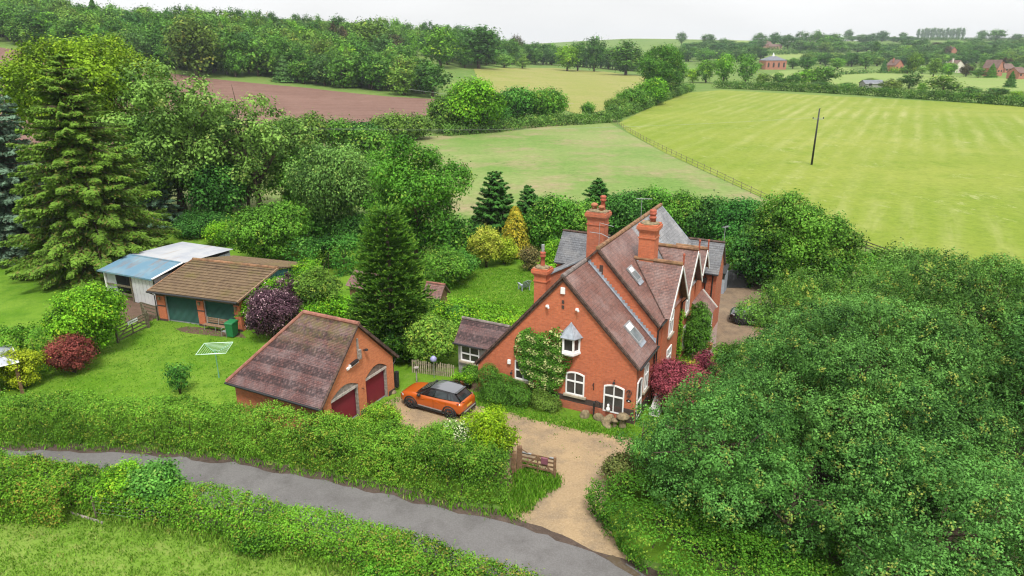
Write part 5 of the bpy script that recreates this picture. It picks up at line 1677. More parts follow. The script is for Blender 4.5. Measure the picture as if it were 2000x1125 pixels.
mb = MB(); mb.bar((3.0, -0.05, 0), (3.0, -0.05, 2.36), 0.12, 0.12); mb.bar((0.08, 0.0, 1.25), (3.0, 0.0, 1.28), 0.06, 0.16); mb.bar((0.08, 0.0, 0.55), (3.0, 0.0, 0.58), 0.06, 0.16); mb.build("rail", M['darkwood'], sh)

# ------------------------------------------------------------------ trees, shrubs and hedges near the house
def spot(px, py, top, hw=None):
    b = gp(px, py)
    H = height_to(b, top)
    R = None if hw is None else hw * depth(b) / F
    return b, H, R

# --- the two lane hedges and the bank beside the drive
HE = offset(FAR_EDGE, -1.3)
HE = [p for p in HE if p[0] > -58]
HE[-1] = (-0.3, 28.0)
hedge("hedge", "long bushy hedge between the lane and the garden lawn, ending at the wooden drive gate", HE, 1.8, 2.25, M['hedge_leaf'], 11, leaf=0.095, dens=0.75, hue_p=0.08, rough=0.22, shoots=9, feather=0.1, hvar=[(0, 1.05), (0.5, 1.0), (0.8, 1.0), (0.95, 1.05), (1, 1.0)])
NE = [(-44, 29.3), (-30, 29.1), (-24, 28.7), (-19.5, 28.0), (-13.5, 26.5), (-8.6, 25.1), (-4, 23.4), (-0.5, 21.7), (2.6, 19.9), (7, 16.8)]
hedge("hedge", "field-side hedge in front of the lane with a wire fence along its near foot", [(x, y - 0.5) for x, y in NE], 1.7, 1.35, M['near_hedge_leaf'], 12, leaf=0.09, dens=0.8, hue_p=0.09, rough=0.22, shoots=7, hvar=[(0, 1.5), (0.36, 1.5), (0.46, 1.0), (1, 0.95)])
BK = [(5.1, 27.2), (5.7, 25.2), (6.9, 23.4), (9.2, 21.8), (12, 19.6), (16, 16)]
hedge("ivy_bank", "low leafy green bank along the lane below the large oaks, right of the drive mouth", BK, 3.6, 1.6, M['ivy_leaf'], 13, leaf=0.10, dens=0.8, hue_p=0.05, rough=0.3, cat="ground cover bank", shoots=4)
hedge("hedge", "broad shaggy yellowish hedge mound in the bottom left corner of the photo, before the lane", [(-44, 27.9), (-30, 27.6), (-24, 27.3), (-19.6, 26.9)], 2.9, 1.9, M['near_hedge_leaf'], 15, leaf=0.095, dens=0.8, hue_p=0.16, rough=0.28, shoots=10, tint=(1.08, 1.0, 0.9))
# bushes that stand in or behind the hedges
b, H, R = spot(955, 905, 800, 42); shrub("hedge_bush", "tall yellow-green bush rising from the hedge end beside the drive gate", "bush", b, 3.3, 1.45, M['lime_leaf'], 21, leaf=0.10, hue_p=0.2)
for k_, (x_, y_, h_, r_, lab_) in enumerate(((-9.2, 31.6, 2.2, 1.2, "leafy bush behind the lane hedge in front of the left garage door"), (-6.0, 30.8, 2.3, 1.3, "leafy bush behind the lane hedge between the garage and the car"), (-3.6, 30.2, 2.4, 1.3, "leafy bush behind the lane hedge in front of the car's rear wheel"), (-1.6, 29.6, 2.3, 1.2, "leafy bush behind the lane hedge beside the tall yellow-green bush"))):
    shrub("hedge_bush", lab_, "bush", (x_, y_, 0), h_, r_, M['hedge_leaf'], 600 + k_, leaf=0.095, hue_p=0.08)
b, H, R = spot(895, 905, 830, 30); shrub("elder_bush", "small pale bush with white flower heads rising from the hedge below the orange car", "bush", b, 2.5, 0.95, M['elder_leaf'], 22, leaf=0.09, hue_p=0.35)
b, H, R = spot(745, 870, 800, 60); shrub("hedge_bush", "feathery light green bush rising from the hedge in front of the maroon garage doors", "bush", (b.x, b.y + 0.6, 0), 2.2, 1.2, M['hedge_leaf'], 23, leaf=0.09, hue_p=0.2, tint=(1.15, 1.1, 0.9))
shrub("sapling_bush", "grey-green sapling bush standing up out of the field-side hedge left of the lane bend", "bush", (-15.9, 27.0, 0), 2.5, 1.25, M['mid_leaf'], 24, leaf=0.13, hue_p=0.05, tint=(1.0, 1.15, 1.6))
shrub("hedge_bush", "bright lime bush in the field-side hedge beside the sapling bush", "bush", (-17.8, 27.3, 0), 2.15, 1.2, M['bright_leaf'], 25, leaf=0.10)
shrub("bramble", "sprawling bramble at the near foot of the field hedge by the middle fence post", "bramble", (-10.6, 24.6, 0), 0.9, 1.2, M['near_hedge_leaf'], 26, leaf=0.09)
shrub("bramble", "sprawling bramble at the foot of the field hedge near the bottom edge", "bramble", (-4.6, 22.5, 0), 0.8, 1.3, M['near_hedge_leaf'], 27, leaf=0.09, tint=(0.85, 1, 0.9))
shrub("verge_bush", "straggly olive-brown bush at the tip of the green bank beside the drive", "bush", (5.2, 28.4, 0), 1.9, 1.0, M['brown_leaf'], 28, leaf=0.10, tint=(0.8, 1.1, 0.8))

# --- big oaks on the right
OAKS = [("wide oak in the middle of the large oak group, several trunks showing below its crown", (1655, 925, 560, 270), 31, (1, 1, 1), 0.12),
        ("oak at the back of the large oak group, its top against the bright crop field", (1840, 835, 476, 250), 32, (1.1, 1.05, 0.9), 0.2),
        ("lower rounded oak at the left of the large oak group, overhanging the drive", (1392, 1015, 735, 192), 33, (0.9, 0.98, 0.95), 0.04),
        ("nearest oak of the large oak group, at the bottom right corner of the photo", (1800, 1190, 868, 260), 34, (0.92, 0.98, 1.0), 0.06),
        ("oak behind the left of the large oak group, its crown beside the gravel yard", (1570, 800, 515, 165), 35, (1.2, 1.1, 0.85), 0.05),
        ("oak at the right edge of the photo in the large oak group", (2040, 960, 560, 220), 36, (0.95, 1.0, 1.05), 0.15),
        ("oak at the far right behind the group, cut by the right edge of the photo", (2030, 800, 486, 150), 38, (1.0, 1.0, 0.95), 0.1),
        ("small oak low in the front of the group, above the leafy bank", (1530, 1090, 880, 130), 37, (0.88, 0.98, 0.95), 0.03),
        ("dense oak filling the hollow between the middle oak and the left one", (1510, 930, 650, 170), 56, (0.95, 1.0, 0.98), 0.04),
        ("dense oak filling the hollow between the middle oak and the nearest one", (1740, 1020, 715, 210), 57, (0.97, 1.0, 1.0), 0.04),
        ("smallest leafy oak at the left tip of the group, next to the front gable corner", (1268, 965, 806, 72), 39, (0.95, 1.05, 0.9), 0.02)]
for lab, (px, py, tp, hw), sd, tint, zb in OAKS:
    b, H, R = spot(px, py, tp, hw)
    broadleaf("oak_tree", lab, "tree", (b.x, b.y, 0), H, R, M['oak_leaf'], sd, leaf=0.092, lobes=76 if R > 4 else 36, dens=0.42, zb=zb, lobe_r=0.22, clump=6.6, tight=0.20, deep=0.45, nl=22, hue_p=0.06, fork=2 if H > 8 else 1, limbs=10, tr=0.2, tint=tint, group="large oaks right of the drive", under=0.15, flat=0.72)
BK2 = [(8.2, 28.6), (10, 25.6), (13, 22.6), (18, 19)]
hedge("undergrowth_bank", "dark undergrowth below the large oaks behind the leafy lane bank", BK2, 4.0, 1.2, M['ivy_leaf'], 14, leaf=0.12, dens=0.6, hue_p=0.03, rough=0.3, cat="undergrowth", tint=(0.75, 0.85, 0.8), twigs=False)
shrub("laurel", "bushy green shrub under the oaks at the foot of the cottage's right-hand corner", "shrub", (10.6, 35.2, 0), 1.7, 1.2, M['mid_leaf'], 41, leaf=0.12)
shrub("purple_acer", "large wine-red maple bush beside the cottage's right wall", "shrub", gp(1318, 800), 3.3, 1.85, M['acer_leaf'], 42, leaf=0.10, hue_p=0.15, dens=0.6, nl=18)
shrub("purple_acer", "smaller wine-red maple bush half hidden behind the oak leaves", "shrub", gp(1372, 770), 2.9, 0.95, M['acer_leaf'], 43, leaf=0.11, hue_p=0.15, tint=(0.8, 0.8, 0.9))
shrub("golden_shrub", "small yellow-green shrub between the two wine-red maples", "shrub", gp(1342, 772), 2.3, 0.6, M['yellow_leaf'], 44, leaf=0.10, tint=(0.75, 0.8, 0.8))
shrub("clipped_hedge", "dark green clipped bush along the paving right of the cottage, behind the maples", "hedge", (12.0, 45.4, 0), 2.0, 2.2, M['bright_leaf'], 45, leaf=0.11, flat=0.7, tint=(0.8, 0.95, 0.8))
shrub("laurel", "green bush between the smaller wine-red maple and the oaks", "bush", (13.9, 40.0, 0), 2.4, 1.5, M['mid_leaf'], 47, leaf=0.12)
shrub("bronze_shrub", "bronze-green shrub in the corner between the wing and the cross gables", "shrub", (10.0, 43.0, 0), 2.6, 0.95, M['brown_leaf'], 46, leaf=0.09)

# --- climbers and bushes on the front wall; coordinates of the cottage
def hp(a, b, z=0.0):
    q = Matrix.Rotation(-TH, 3, 'Z') @ Vector((a, b, z))
    return Vector((A0.x + q.x, A0.y + q.y, A0.z + q.z))

def wall_climber(name, label, cells, mat, seed, leaf=0.1, dens=1.0, hue_p=0.3, depth_=0.45, nrm=(0, -1, 0), hang=0.0, cat="climber"):
    """plant trained up a wall: cells = (a, z, ra, rz) pads on the plane; grows out along nrm"""
    rng = np.random.default_rng(seed)
    n3 = np.array(nrm, float)
    ax = np.array([1.0, 0, 0]) if abs(n3[1]) > 0.5 else np.array([0, 1.0, 0])
    a_b, z_b, off = [], [], []
    for (a, z, ra, rz) in cells:
        m = int(dens * math.pi * ra * rz / (leaf * leaf * 0.62) * 3.2)
        r = np.sqrt(rng.random(m)); t = rng.uniform(0, 6.283, m)
        a_b.append(a + ra * r * np.cos(t)); z_b.append(z + rz * r * np.sin(t))
        off.append((depth_ * np.sqrt(np.maximum(0, 1 - r * r))) * (0.45 + 0.6 * rng.random(m)) + 0.03)
    a_b, z_b, off = map(np.concatenate, (a_b, z_b, off))
    P = np.stack([a_b, a_b * 0, z_b], 1)
    off = off * (1 + 0.35 * sway(P * 1.0, 4.0, seed))
    C = ax[None] * a_b[:, None] + np.array([0, 0, 1.0])[None] * np.maximum(0.03, z_b)[:, None] + n3[None] * off[:, None]
    n = len(C)
    N = n3[None] * 0.8 + np.array([0, 0, 0.7]) + rng.normal(size=(n, 3)) * 0.4
    D = rng.normal(size=(n, 3)) + np.array([0, 0, -hang])
    tone = 0.4 + 0.25 * sway(P, 5.5, seed + 1) + rng.uniform(-0.3, 0.35, n)
    cl = sway(P, 7.0, seed + 8) > (0.62 - hue_p)
    hue = cl * (rng.random(n) < 0.6) * rng.uniform(0.4, 1, n)
    root = thing(name, label, cat, (0, 0, 0), 0)
    mb = MB()
    for (a, z, ra, rz) in cells[:6]:
        q = ax * a + n3 * 0.06
        mb.tube([(q[0] * 1.0, q[1], 0.0), (q[0], q[1], max(0.2, z * 0.6)), (q[0] + ax[0] * ra * 0.3, q[1] + ax[1] * ra * 0.3, z)], [0.04, 0.03, 0.012], 5)
    mb.build("stems", M['bark'], root)
    leaf_object("foliage", C, N, leaf * rng.uniform(0.7, 1.35, n), 0.6 if not hang else 0.38, tone, hue, mat, root, D, seed)
    root.location = A0; root.rotation_euler = (0, 0, -TH)
    return root
wall_climber("climbing_hydrangea", "flowering climbing hydrangea spread over the front gable between two windows",
             [(-6.5, 3.2, 0.95, 1.3), (-6.4, 2.2, 0.75, 0.9), (-5.75, 3.3, 1.45, 1.0), (-5.0, 3.9, 1.15, 0.75), (-6.3, 3.9, 0.85, 0.75), (-5.3, 2.3, 1.25, 1.0), (-4.75, 3.1, 1.0, 0.9), (-5.6, 1.5, 0.9, 1.0), (-4.7, 4.6, 0.5, 0.45), (-4.9, 1.9, 0.75, 0.8), (-6.2, 2.9, 0.75, 0.8), (-5.3, 0.7, 0.8, 0.6)], M['hydrangea_leaf'], 51, leaf=0.115, dens=0.75, hue_p=0.42, depth_=0.5)
def mound(name, label, cat, cells, mat, seed, leaf=0.09, hang=2.2):
    """weeping bush: lobes with strands that hang over one another"""
    rng = np.random.default_rng(seed)
    root = thing(name, label, cat, (0, 0, 0), 0)
    Cs, Ns, Ts, Ds = [], [], [], []
    for (x, y, z, rx, ry, rz) in cells:
        m = int(2 * math.pi * rx * rz / (leaf * leaf) * 7)
        q = unit(rng.normal(size=(m, 3)))
        q[:, 2] = np.where(q[:, 2] < -0.2, -q[:, 2], q[:, 2])
        C = np.array([x, y, z]) + q * np.array([rx, ry, rz]) * rng.uniform(0.8, 1.03, (m, 1))
        drop = rng.random(m) ** 1.5 * z * 0.95 * (1 - np.abs(q[:, 2]))
        C[:, 2] = np.maximum(0.03, C[:, 2] - drop)
        Cs.append(C); Ns.append(q * 0.8 + np.array([0, 0, 0.5]) + rng.normal(size=(m, 3)) * 0.3)
        st = np.sin(np.arctan2(q[:, 1], q[:, 0]) * 23 + seed + 2.0 * np.sin(C[:, 2] * 5)) * 0.5 + 0.6 * sway(C, 4.5, seed)
        C += q * (0.20 * sway(C, 5.5, seed + 3))[:, None]
        Ts.append(0.36 + 0.34 * st + rng.uniform(-0.3, 0.4, m)); Ds.append(np.array([0, 0, -hang]) + rng.normal(size=(m, 3)) * 0.5)
    C = np.concatenate(Cs)
    mb = MB()
    for (x, y, z, rx, ry, rz) in cells:
        mb = MB(); mb.tube([(x, y, 0), (x, y, z * 0.6), (x, y, z + rz * 0.4)], [0.05, 0.035, 0.015], 5); mb.build("stem", M['bark'], root)
    leaf_object("foliage", C, np.concatenate(Ns), leaf * rng.uniform(0.8, 1.6, len(C)), 0.35, np.concatenate(Ts), rng.random(len(C)) * 0.2, mat, root, np.concatenate(Ds), seed)
    root.location = A0; root.rotation_euler = (0, 0, -TH)
    return root
mound("weeping_shrub", "dense dark green weeping shrub against the left of the front gable behind the car", "shrub", [(-8.75, -0.75, 1.05, 0.85, 0.7, 1.0), (-7.7, -0.85, 0.75, 1.0, 0.8, 0.85), (-6.7, -0.9, 0.65, 0.9, 0.75, 0.75), (-8.2, -1.2, 0.5, 0.9, 0.7, 0.7)], M['feather_leaf'], 52)
mound("weeping_shrub", "grey-green weeping shrub at the foot of the hydrangea on the front wall", "shrub", [(-5.3, -0.7, 0.55, 0.8, 0.6, 0.55), (-4.6, -0.6, 0.4, 0.55, 0.5, 0.4)], M['olive_leaf'], 53)
mound("wall_creeper", "tall willow-like shrub against the cross gables on the cottage's right side", "shrub", [(0.95, 10.7, 2.4, 0.75, 0.9, 1.55), (0.95, 11.4, 2.0, 0.75, 0.8, 1.4), (0.9, 10.0, 1.9, 0.6, 0.7, 1.2)], M['feather_leaf'], 54, leaf=0.13)
wall_climber("ivy", "narrow strip of bright ivy climbing the wall between the cross gables", [(8.75, z, 0.32, 0.6) for z in (0.6, 1.3, 2.0, 2.7, 3.4)], M['bright_leaf'], 55, leaf=0.11, nrm=(1, 0, 0), hue_p=0.0, depth_=0.35)

# --- garden left
b, H, R = spot(187, 690, 552, 66); shrub("round_bush", "large rounded bright green bush in the lawn border beside the field gate", "bush", b, H, R, M['bright_leaf'], 61, leaf=0.15, lobes=26, hue_p=0.05)
b, H, R = spot(145, 727, 652, 42); shrub("dark_red_acer", "small dark red maple bush in the lawn border", "shrub", b, H, R, M['maroon_leaf'], 62, leaf=0.11)
b, H, R = spot(50, 757, 677, 38); shrub("golden_privet", "rounded yellow shrub beside the garden canopy", "shrub", b, H, R, M['yellow_leaf'], 63, leaf=0.11, tint=(0.85, 0.9, 0.9), hue_p=0.1)
pth = [tuple(gp(-120, 735)[:2]), tuple(gp(-20, 730)[:2]), tuple(gp(60, 720)[:2]), tuple(gp(112, 705)[:2])]
hedge("garden_hedge", "broad dark green hedge across the left of the lawn behind the yellow shrub", pth, 3.0, 2.7, M['mid_leaf'], 64, leaf=0.14, dens=0.7, tint=(1.1, 1.15, 0.85))
b, H, R = spot(352, 768, 706, 25); shrub("young_tree", "thin young tree alone on the lawn below the washing line", "tree", b, H, R, M['dark_leaf'], 65, leaf=0.13, lobes=11, dens=0.55, tint=(1.3, 1.3, 1.2))
b, H, R = spot(537, 662, 560, 50); shrub("purple_elder", "dark purple elder bush with pink flower heads right of the shutter garage", "bush", b, H * 1.0, R, M['plum_leaf'], 66, leaf=0.13, hue_p=0.10, lobes=22)
b, H, R = spot(570, 640, 532, 26); shrub("purple_elder", "second dark purple elder growing taller behind the first at the shutter garage corner", "bush", b, H, R * 1.1, M['plum_leaf'], 67, leaf=0.13, hue_p=0.12)
b, H, R = spot(497, 640, 570, 18); shrub("climber_bush", "light green bush against the right corner of the shutter garage", "bush", b, 2.6, 1.0, M['bright_leaf'], 68, leaf=0.12)
dv = lv.normalized(); nv = Vector((-dv.y, dv.x, 0)); s0 = L0 + lv + dv * 0.75
hedge("climber_bush", "light green climber and shrubs covering the teal side wall of the shutter garage", [tuple((s0 + nv * 0.6)[:2]), tuple((s0 + nv * 4.5)[:2]), tuple((s0 + nv * 8.6)[:2])], 1.4, 3.0, M['bright_leaf'], 79, leaf=0.13, dens=0.7, cat="climber", tint=(0.9, 0.95, 0.9))
b, H, R = spot(625, 640, 520, 46); shrub("olive_bush", "olive green bush with fine leaves behind the ridge of the tiled garage", "bush", b, H, R, M['olive_leaf'], 69, leaf=0.14, lobes=22, tint=(1.1, 1.15, 1))
b, H, R = spot(650, 650, 570, 48); shrub("leafy_bush", "bright leafy bush directly behind the ridge of the tiled garage", "bush", b, H, R, M['bright_leaf'], 70, leaf=0.14, tint=(0.85, 0.95, 0.8))
b, H, R = spot(770, 690, 405, 90); monkey_puzzle("monkey_puzzle_tree", "tall dark monkey puzzle tree between the tiled garage and the cottage", "tree", b, H, R, M['monkey_leaf'], 71)
b, H, R = spot(848, 712, 614, 54); shrub("variegated_bush", "pale variegated bush left of the grey annex", "bush", b, H, R, M['olive_leaf'], 72, leaf=0.13, lobes=22, tint=(1.35, 1.45, 1.2), hue_p=0.2)
b, H, R = spot(760, 700, 640, 40); shrub("dark_shrub", "dark shrub in front of the small tile roofed store", "shrub", gp(848, 625), 1.7, 1.2, M['mid_leaf'], 78, leaf=0.12)
shrub("dark_shrub", "dark green shrub at the foot of the monkey puzzle tree", "shrub", b, 2.2, 1.6, M['dark_leaf'], 73, leaf=0.12)
b, H, R = spot(900, 650, 600, 30); shrub("laurel", "glossy laurel at the left end of the bright lawn hedge", "shrub", b, 2.2, 1.3, M['dark_leaf'], 74, leaf=0.13, tint=(1.3, 1.2, 1))
pth = [tuple(gp(872, 640)[:2]), tuple(gp(940, 655)[:2]), tuple(gp(1010, 672)[:2]), tuple(gp(1050, 682)[:2])]
hedge("garden_hedge", "bright green hedge along the near side of the rear lawn, left of the cottage", pth, 3.2, 2.1, M['bright_leaf'], 75, leaf=0.16, dens=0.75, hue_p=0.12)
b, H, R = spot(807, 640, 560, 40); shrub("rhododendron", "dark rounded bush right behind the monkey puzzle tree on the rear lawn edge", "bush", gp(870, 560), 3.4, 2.2, M['mid_leaf'], 76, leaf=0.17)
shrub("rhododendron", "dark shrub at the back left corner of the rear lawn under the dark oak", "bush", gp(895, 545), 2.6, 1.7, M['dark_leaf'], 77, leaf=0.16, tint=(1.2, 1.2, 1))

# --- back garden row
b, H, R = spot(950, 522, 438, 34); shrub("variegated_holly", "yellow variegated holly at the back of the rear lawn", "shrub", b, H, R, M['goldgreen_leaf'], 81, leaf=0.15, lobes=22, hue_p=0.25)
b, H, R = spot(985, 515, 462, 26); shrub("variegated_holly", "lower yellow-green shrub in front of the golden cypress", "shrub", b, H, R, M['goldgreen_leaf'], 82, leaf=0.15, tint=(0.8, 0.95, 0.7))
b, H, R = spot(1006, 500, 404, 25); cypress("golden_cypress", "conical golden cypress at the back of the rear lawn", "tree", b, H, R * 1.35, M['gold_leaf'], 83, leaf=0.24, tip=0.55, hue_p=0.3)
b, H, R = spot(1035, 528, 480, 22); shrub("bronze_shrub", "bronze-green shrub at the rear lawn edge by the cottage's left chimney", "shrub", b, H, R, M['brown_leaf'], 84, leaf=0.14)
b, H, R = spot(1085, 545, 486, 22); shrub("dome_shrub", "bright green rounded shrub behind the cottage's left chimney", "shrub", b, 3.9, 1.3, M['bright_leaf'], 85, leaf=0.13)
shrub("purple_shrub", "dark wine shrub hidden behind the roof ridge of the front wing", "shrub", hp(-8.2, 8.3), 3.6, 1.5, M['maroon_leaf'], 86, leaf=0.12, tint=(0.7, 0.7, 1.1))
b, H, R = spot(968, 478, 332, 40); spruce("fir_tree", "dark pointed fir behind the variegated holly", "tree", b, H, R * 1.6, M['fir_leaf'], 87, leaf=0.42, levels=24, per=10, hue_lo=0.1, droop=0.15, power=0.7, group="dark firs behind the rear lawn")
b, H, R = spot(1032, 470, 362, 30); spruce("fir_tree", "shorter dark fir right of the golden cypress", "tree", b, H, R * 1.6, M['fir_leaf'], 88, leaf=0.42, levels=22, per=10, hue_lo=0.1, droop=0.15, power=0.7, group="dark firs behind the rear lawn")
b, H, R = spot(1165, 455, 347, 32); spruce("fir_tree", "dark fir behind the cottage's tallest left chimney", "tree", b, H, R * 1.6, M['fir_leaf'], 89, leaf=0.42, levels=22, per=10, hue_lo=0.1, droop=0.15, power=0.7, group="dark firs behind the rear lawn")
ROWT = [(1075, 495, 378, 40, 'mid_leaf', "broad green tree behind the left chimney in the row behind the cottage"),
        (1125, 490, 385, 38, 'mid_leaf', "green tree left of the tall left chimney in the row behind the cottage"),
        (1215, 470, 368, 42, 'dark_leaf', "dark tree just behind the tall chimneys in the row behind the cottage"),
        (1275, 468, 362, 42, 'mid_leaf', "green tree over the slate roof in the row behind the cottage"),
        (1330, 470, 372, 40, 'mid_leaf', "green tree above the rear slate wing in the row behind the cottage"),
        (1385, 480, 385, 42, 'dark_leaf', "dark tree right of the rear slate wing in the row behind the cottage"),
        (1440, 500, 385, 44, 'dark_leaf', "dark tree at the right end of the row behind the cottage")]
for i, (px, py, tp, hw, mk, lab) in enumerate(ROWT):
    b, H, R = spot(px, py, tp, hw)
    broadleaf("garden_tree", lab, "tree", b, H, R * 1.3, M[mk], 100 + i, leaf=0.24, lobes=24, zb=0.0, under=0.05, group="tree row behind the cottage", tr=0.16, limbs=4, tint=(1.0 + 0.1 * (i % 3 - 1), 1.05, 1.0))
b, H, R = spot(1530, 560, 365, 100); broadleaf("sycamore_tree", "big dense tree over the gravel yard right of the cottage", "tree", b, H, R, M['mid_leaf'], 110, leaf=0.20, lobes=50, zb=0.0, lobe_r=0.27, dens=0.55, nl=18, deep=0.55, hue_p=0.06, under=0.0)
b, H, R = spot(1610, 540, 425, 60); broadleaf("sycamore_tree", "lower tree at the field fence right of the big dense yard tree", "tree", b, H, R, M['olive_leaf'], 111, leaf=0.22, lobes=26, zb=0.0, under=0.0, tint=(0.9, 1.05, 0.8))
b, H, R = spot(1470, 560, 430, 50); broadleaf("yew_tree", "dark tree shading the back of the gravel yard", "tree", b, H * 0.9, R, M['dark_leaf'], 112, leaf=0.24, lobes=24, zb=0.03)
pth = [tuple(gp(1420, 520)[:2]), tuple(gp(1500, 560)[:2]), tuple(gp(1580, 575)[:2]), tuple(gp(1680, 545)[:2]), tuple(gp(1780, 560)[:2])]
hedge("garden_hedge", "dark hedge under the big dense tree at the back of the gravel yard", pth, 3.5, 2.6, M['mid_leaf'], 114, leaf=0.2, dens=0.7, tint=(0.85, 0.95, 0.85))
b, H, R = spot(1740, 560, 470, 40); broadleaf("ash_sapling", "thin pale sapling poking above the oaks at the crop field fence", "tree", b, H, R, M['ash_leaf'], 113, leaf=0.2, lobes=12, dens=0.4, zb=0.25)

# --- big trees left
b, H, R = spot(198, 532, 108, 140); spruce("spruce_tree", "big light green spruce with brownish lower boughs beside the sheet store", "tree", b, H, R * 1.1, M['spruce_leaf'], 121, leaf=0.34, levels=38, per=11, power=0.58, droop=0.36, spray=30)
b, H, R = spot(30, 500, 112, 105); spruce("blue_spruce_tree", "blue-grey spruce at the left edge of the photo", "tree", b, H, R * 1.1, M['bluespruce_leaf'], 122, leaf=0.40, levels=30, per=10, hue_lo=0.2, power=0.55)
b, H, R = spot(72, 480, 190, 60); spruce("blue_spruce_tree", "smaller blue-grey spruce half hidden behind the left side of the big green spruce", "tree", b, H, R, M['bluespruce_leaf'], 135, leaf=0.40, levels=22, per=9, hue_lo=0.2, power=0.6, tint=(0.8, 0.9, 0.85))
b, H, R = spot(318, 440, 225, 40); spruce("blue_spruce_tree", "slim blue-grey spruce between the big green spruce and the pale ash", "tree", b, H, R, M['bluespruce_leaf'], 123, leaf=0.42, levels=20, per=8, hue_lo=0.2, tint=(0.75, 0.85, 0.8))
b, H, R = spot(195, 400, 50, 168); broadleaf("acacia_tree", "yellow-green domed tree rising behind the big spruce", "tree", b, H, R, M['lime_leaf'], 124, leaf=0.34, lobes=40, zb=0.3, lobe_r=0.28, dens=0.55, nl=18, deep=0.55, hue_p=0.12, tint=(0.78, 0.78, 1.2))
b, H, R = spot(360, 430, 100, 128); broadleaf("ash_tree", "tall pale green ash right of the big spruce", "tree", b, H, R * 1.05, M['ash_leaf'], 125, leaf=0.36, lobes=30, zb=0.05, lobe_r=0.28, dens=0.5, nl=18, deep=0.55)
b, H, R = spot(510, 425, 172, 108); broadleaf("ash_tree", "airy pale ash with bare twigs against the ploughed field", "tree", b, H, R, M['ash_leaf'], 126, leaf=0.34, lobes=30, zb=0.10, dens=0.42, nl=18, deep=0.55, lobe_r=0.28, limbs=10)
b, H, R = spot(430, 440, 310, 55); broadleaf("dark_tree", "dark round tree low between the two pale ashes", "tree", b, H, R, M['dark_leaf'], 127, leaf=0.3, lobes=22, zb=0.05, tint=(1.1, 1.1, 1))
b, H, R = spot(660, 470, 258, 88); broadleaf("birch_tree", "weeping silver birch with hanging pale foliage", "tree", b, H, R, M['birch_leaf'], 128, leaf=0.24, lobes=28, zb=0.22, weep=1.9, bark=M['bark_pale'], tr=0.2, lobe_r=0.34, tint=(1.05, 1.1, 1.05))
b, H, R = spot(818, 505, 250, 105); broadleaf("hornbeam_tree", "large dense dark green tree right of the weeping birch", "tree", b, H, R, M['mid_leaf'], 129, leaf=0.24, lobes=46, zb=0.02, lobe_r=0.28, dens=0.55, nl=18, deep=0.55, tint=(0.85, 1.0, 0.85))
b, H, R = spot(540, 512, 390, 88); broadleaf("apple_tree", "wide rounded tree just behind the shutter garage", "tree", b, H, R, M['mid_leaf'], 130, leaf=0.21, lobes=40, zb=0.03, dens=0.6, nl=18, deep=0.55, lobe_r=0.3, hue_p=0.06, tint=(1.1, 1.12, 1))
pth = [tuple(gp(585, 530)[:2]), tuple(gp(640, 535)[:2]), tuple(gp(700, 520)[:2])]
hedge("garden_hedge", "tall dark hedge between the rounded tree and the monkey puzzle tree", pth, 3.5, 3.0, M['dark_leaf'], 131, leaf=0.2, dens=0.8, tint=(1.2, 1.25, 1))
b, H, R = spot(700, 480, 400, 50); shrub("garden_bush", "dark bush under the right side of the weeping birch", "bush", b, 3.6, 2.6, M['dark_leaf'], 132, leaf=0.2, tint=(1.3, 1.2, 1.1))
b, H, R = spot(400, 455, 425, 60); shrub("bracken_patch", "low dark undergrowth beneath the pale ashes", "undergrowth", b, 2.0, 3.6, M['dark_leaf'], 133, leaf=0.2, flat=0.5)
b, H, R = spot(445, 475, 450, 40); shrub("garden_bush", "light green low bush on the grass behind the pale sheet roof", "bush", b, 2.2, 2.2, M['bright_leaf'], 134, leaf=0.18, tint=(0.9, 0.9, 0.9))
for i, (px, py, tp, hw, mk, lab, tint) in enumerate([
        (300, 440, 205, 60, 'ash_leaf', "green tree directly right of the big spruce, in front of the tall pale ash", (0.85, 0.95, 0.9)),
        (395, 400, 190, 70, 'mid_leaf', "mid green tree between the two pale ashes", (1.1, 1.1, 1.2)),
        (470, 405, 262, 60, 'dark_leaf', "dark tree below the crown of the airy pale ash", (1.3, 1.25, 1.1)),
        (585, 420, 285, 50, 'mid_leaf', "green tree filling the gap between the airy ash and the birch", (0.9, 1, 0.9)),
        (735, 430, 285, 55, 'mid_leaf', "green tree between the birch and the large dense dark tree", (0.95, 1.05, 0.9)),
        (520, 330, 235, 45, 'olive_leaf', "olive tree behind the airy pale ash", (1.0, 1.05, 1.0)),
        (620, 470, 400, 50, 'dark_leaf', "low dark tree at the foot of the birch", (1.4, 1.3, 1.1)),
        (770, 500, 410, 45, 'dark_leaf', "low dark tree left of the monkey puzzle's top", (1.3, 1.3, 1.1)),
        (885, 515, 420, 40, 'mid_leaf', "low green tree at the right foot of the large dense dark tree", (0.8, 0.95, 0.9))]):
    b, H, R = spot(px, py, tp, hw)
    broadleaf("garden_tree", lab, "tree", b, H, R, M[mk], 230 + i, leaf=0.28, lobes=26, zb=0.03, tint=tint, limbs=4)
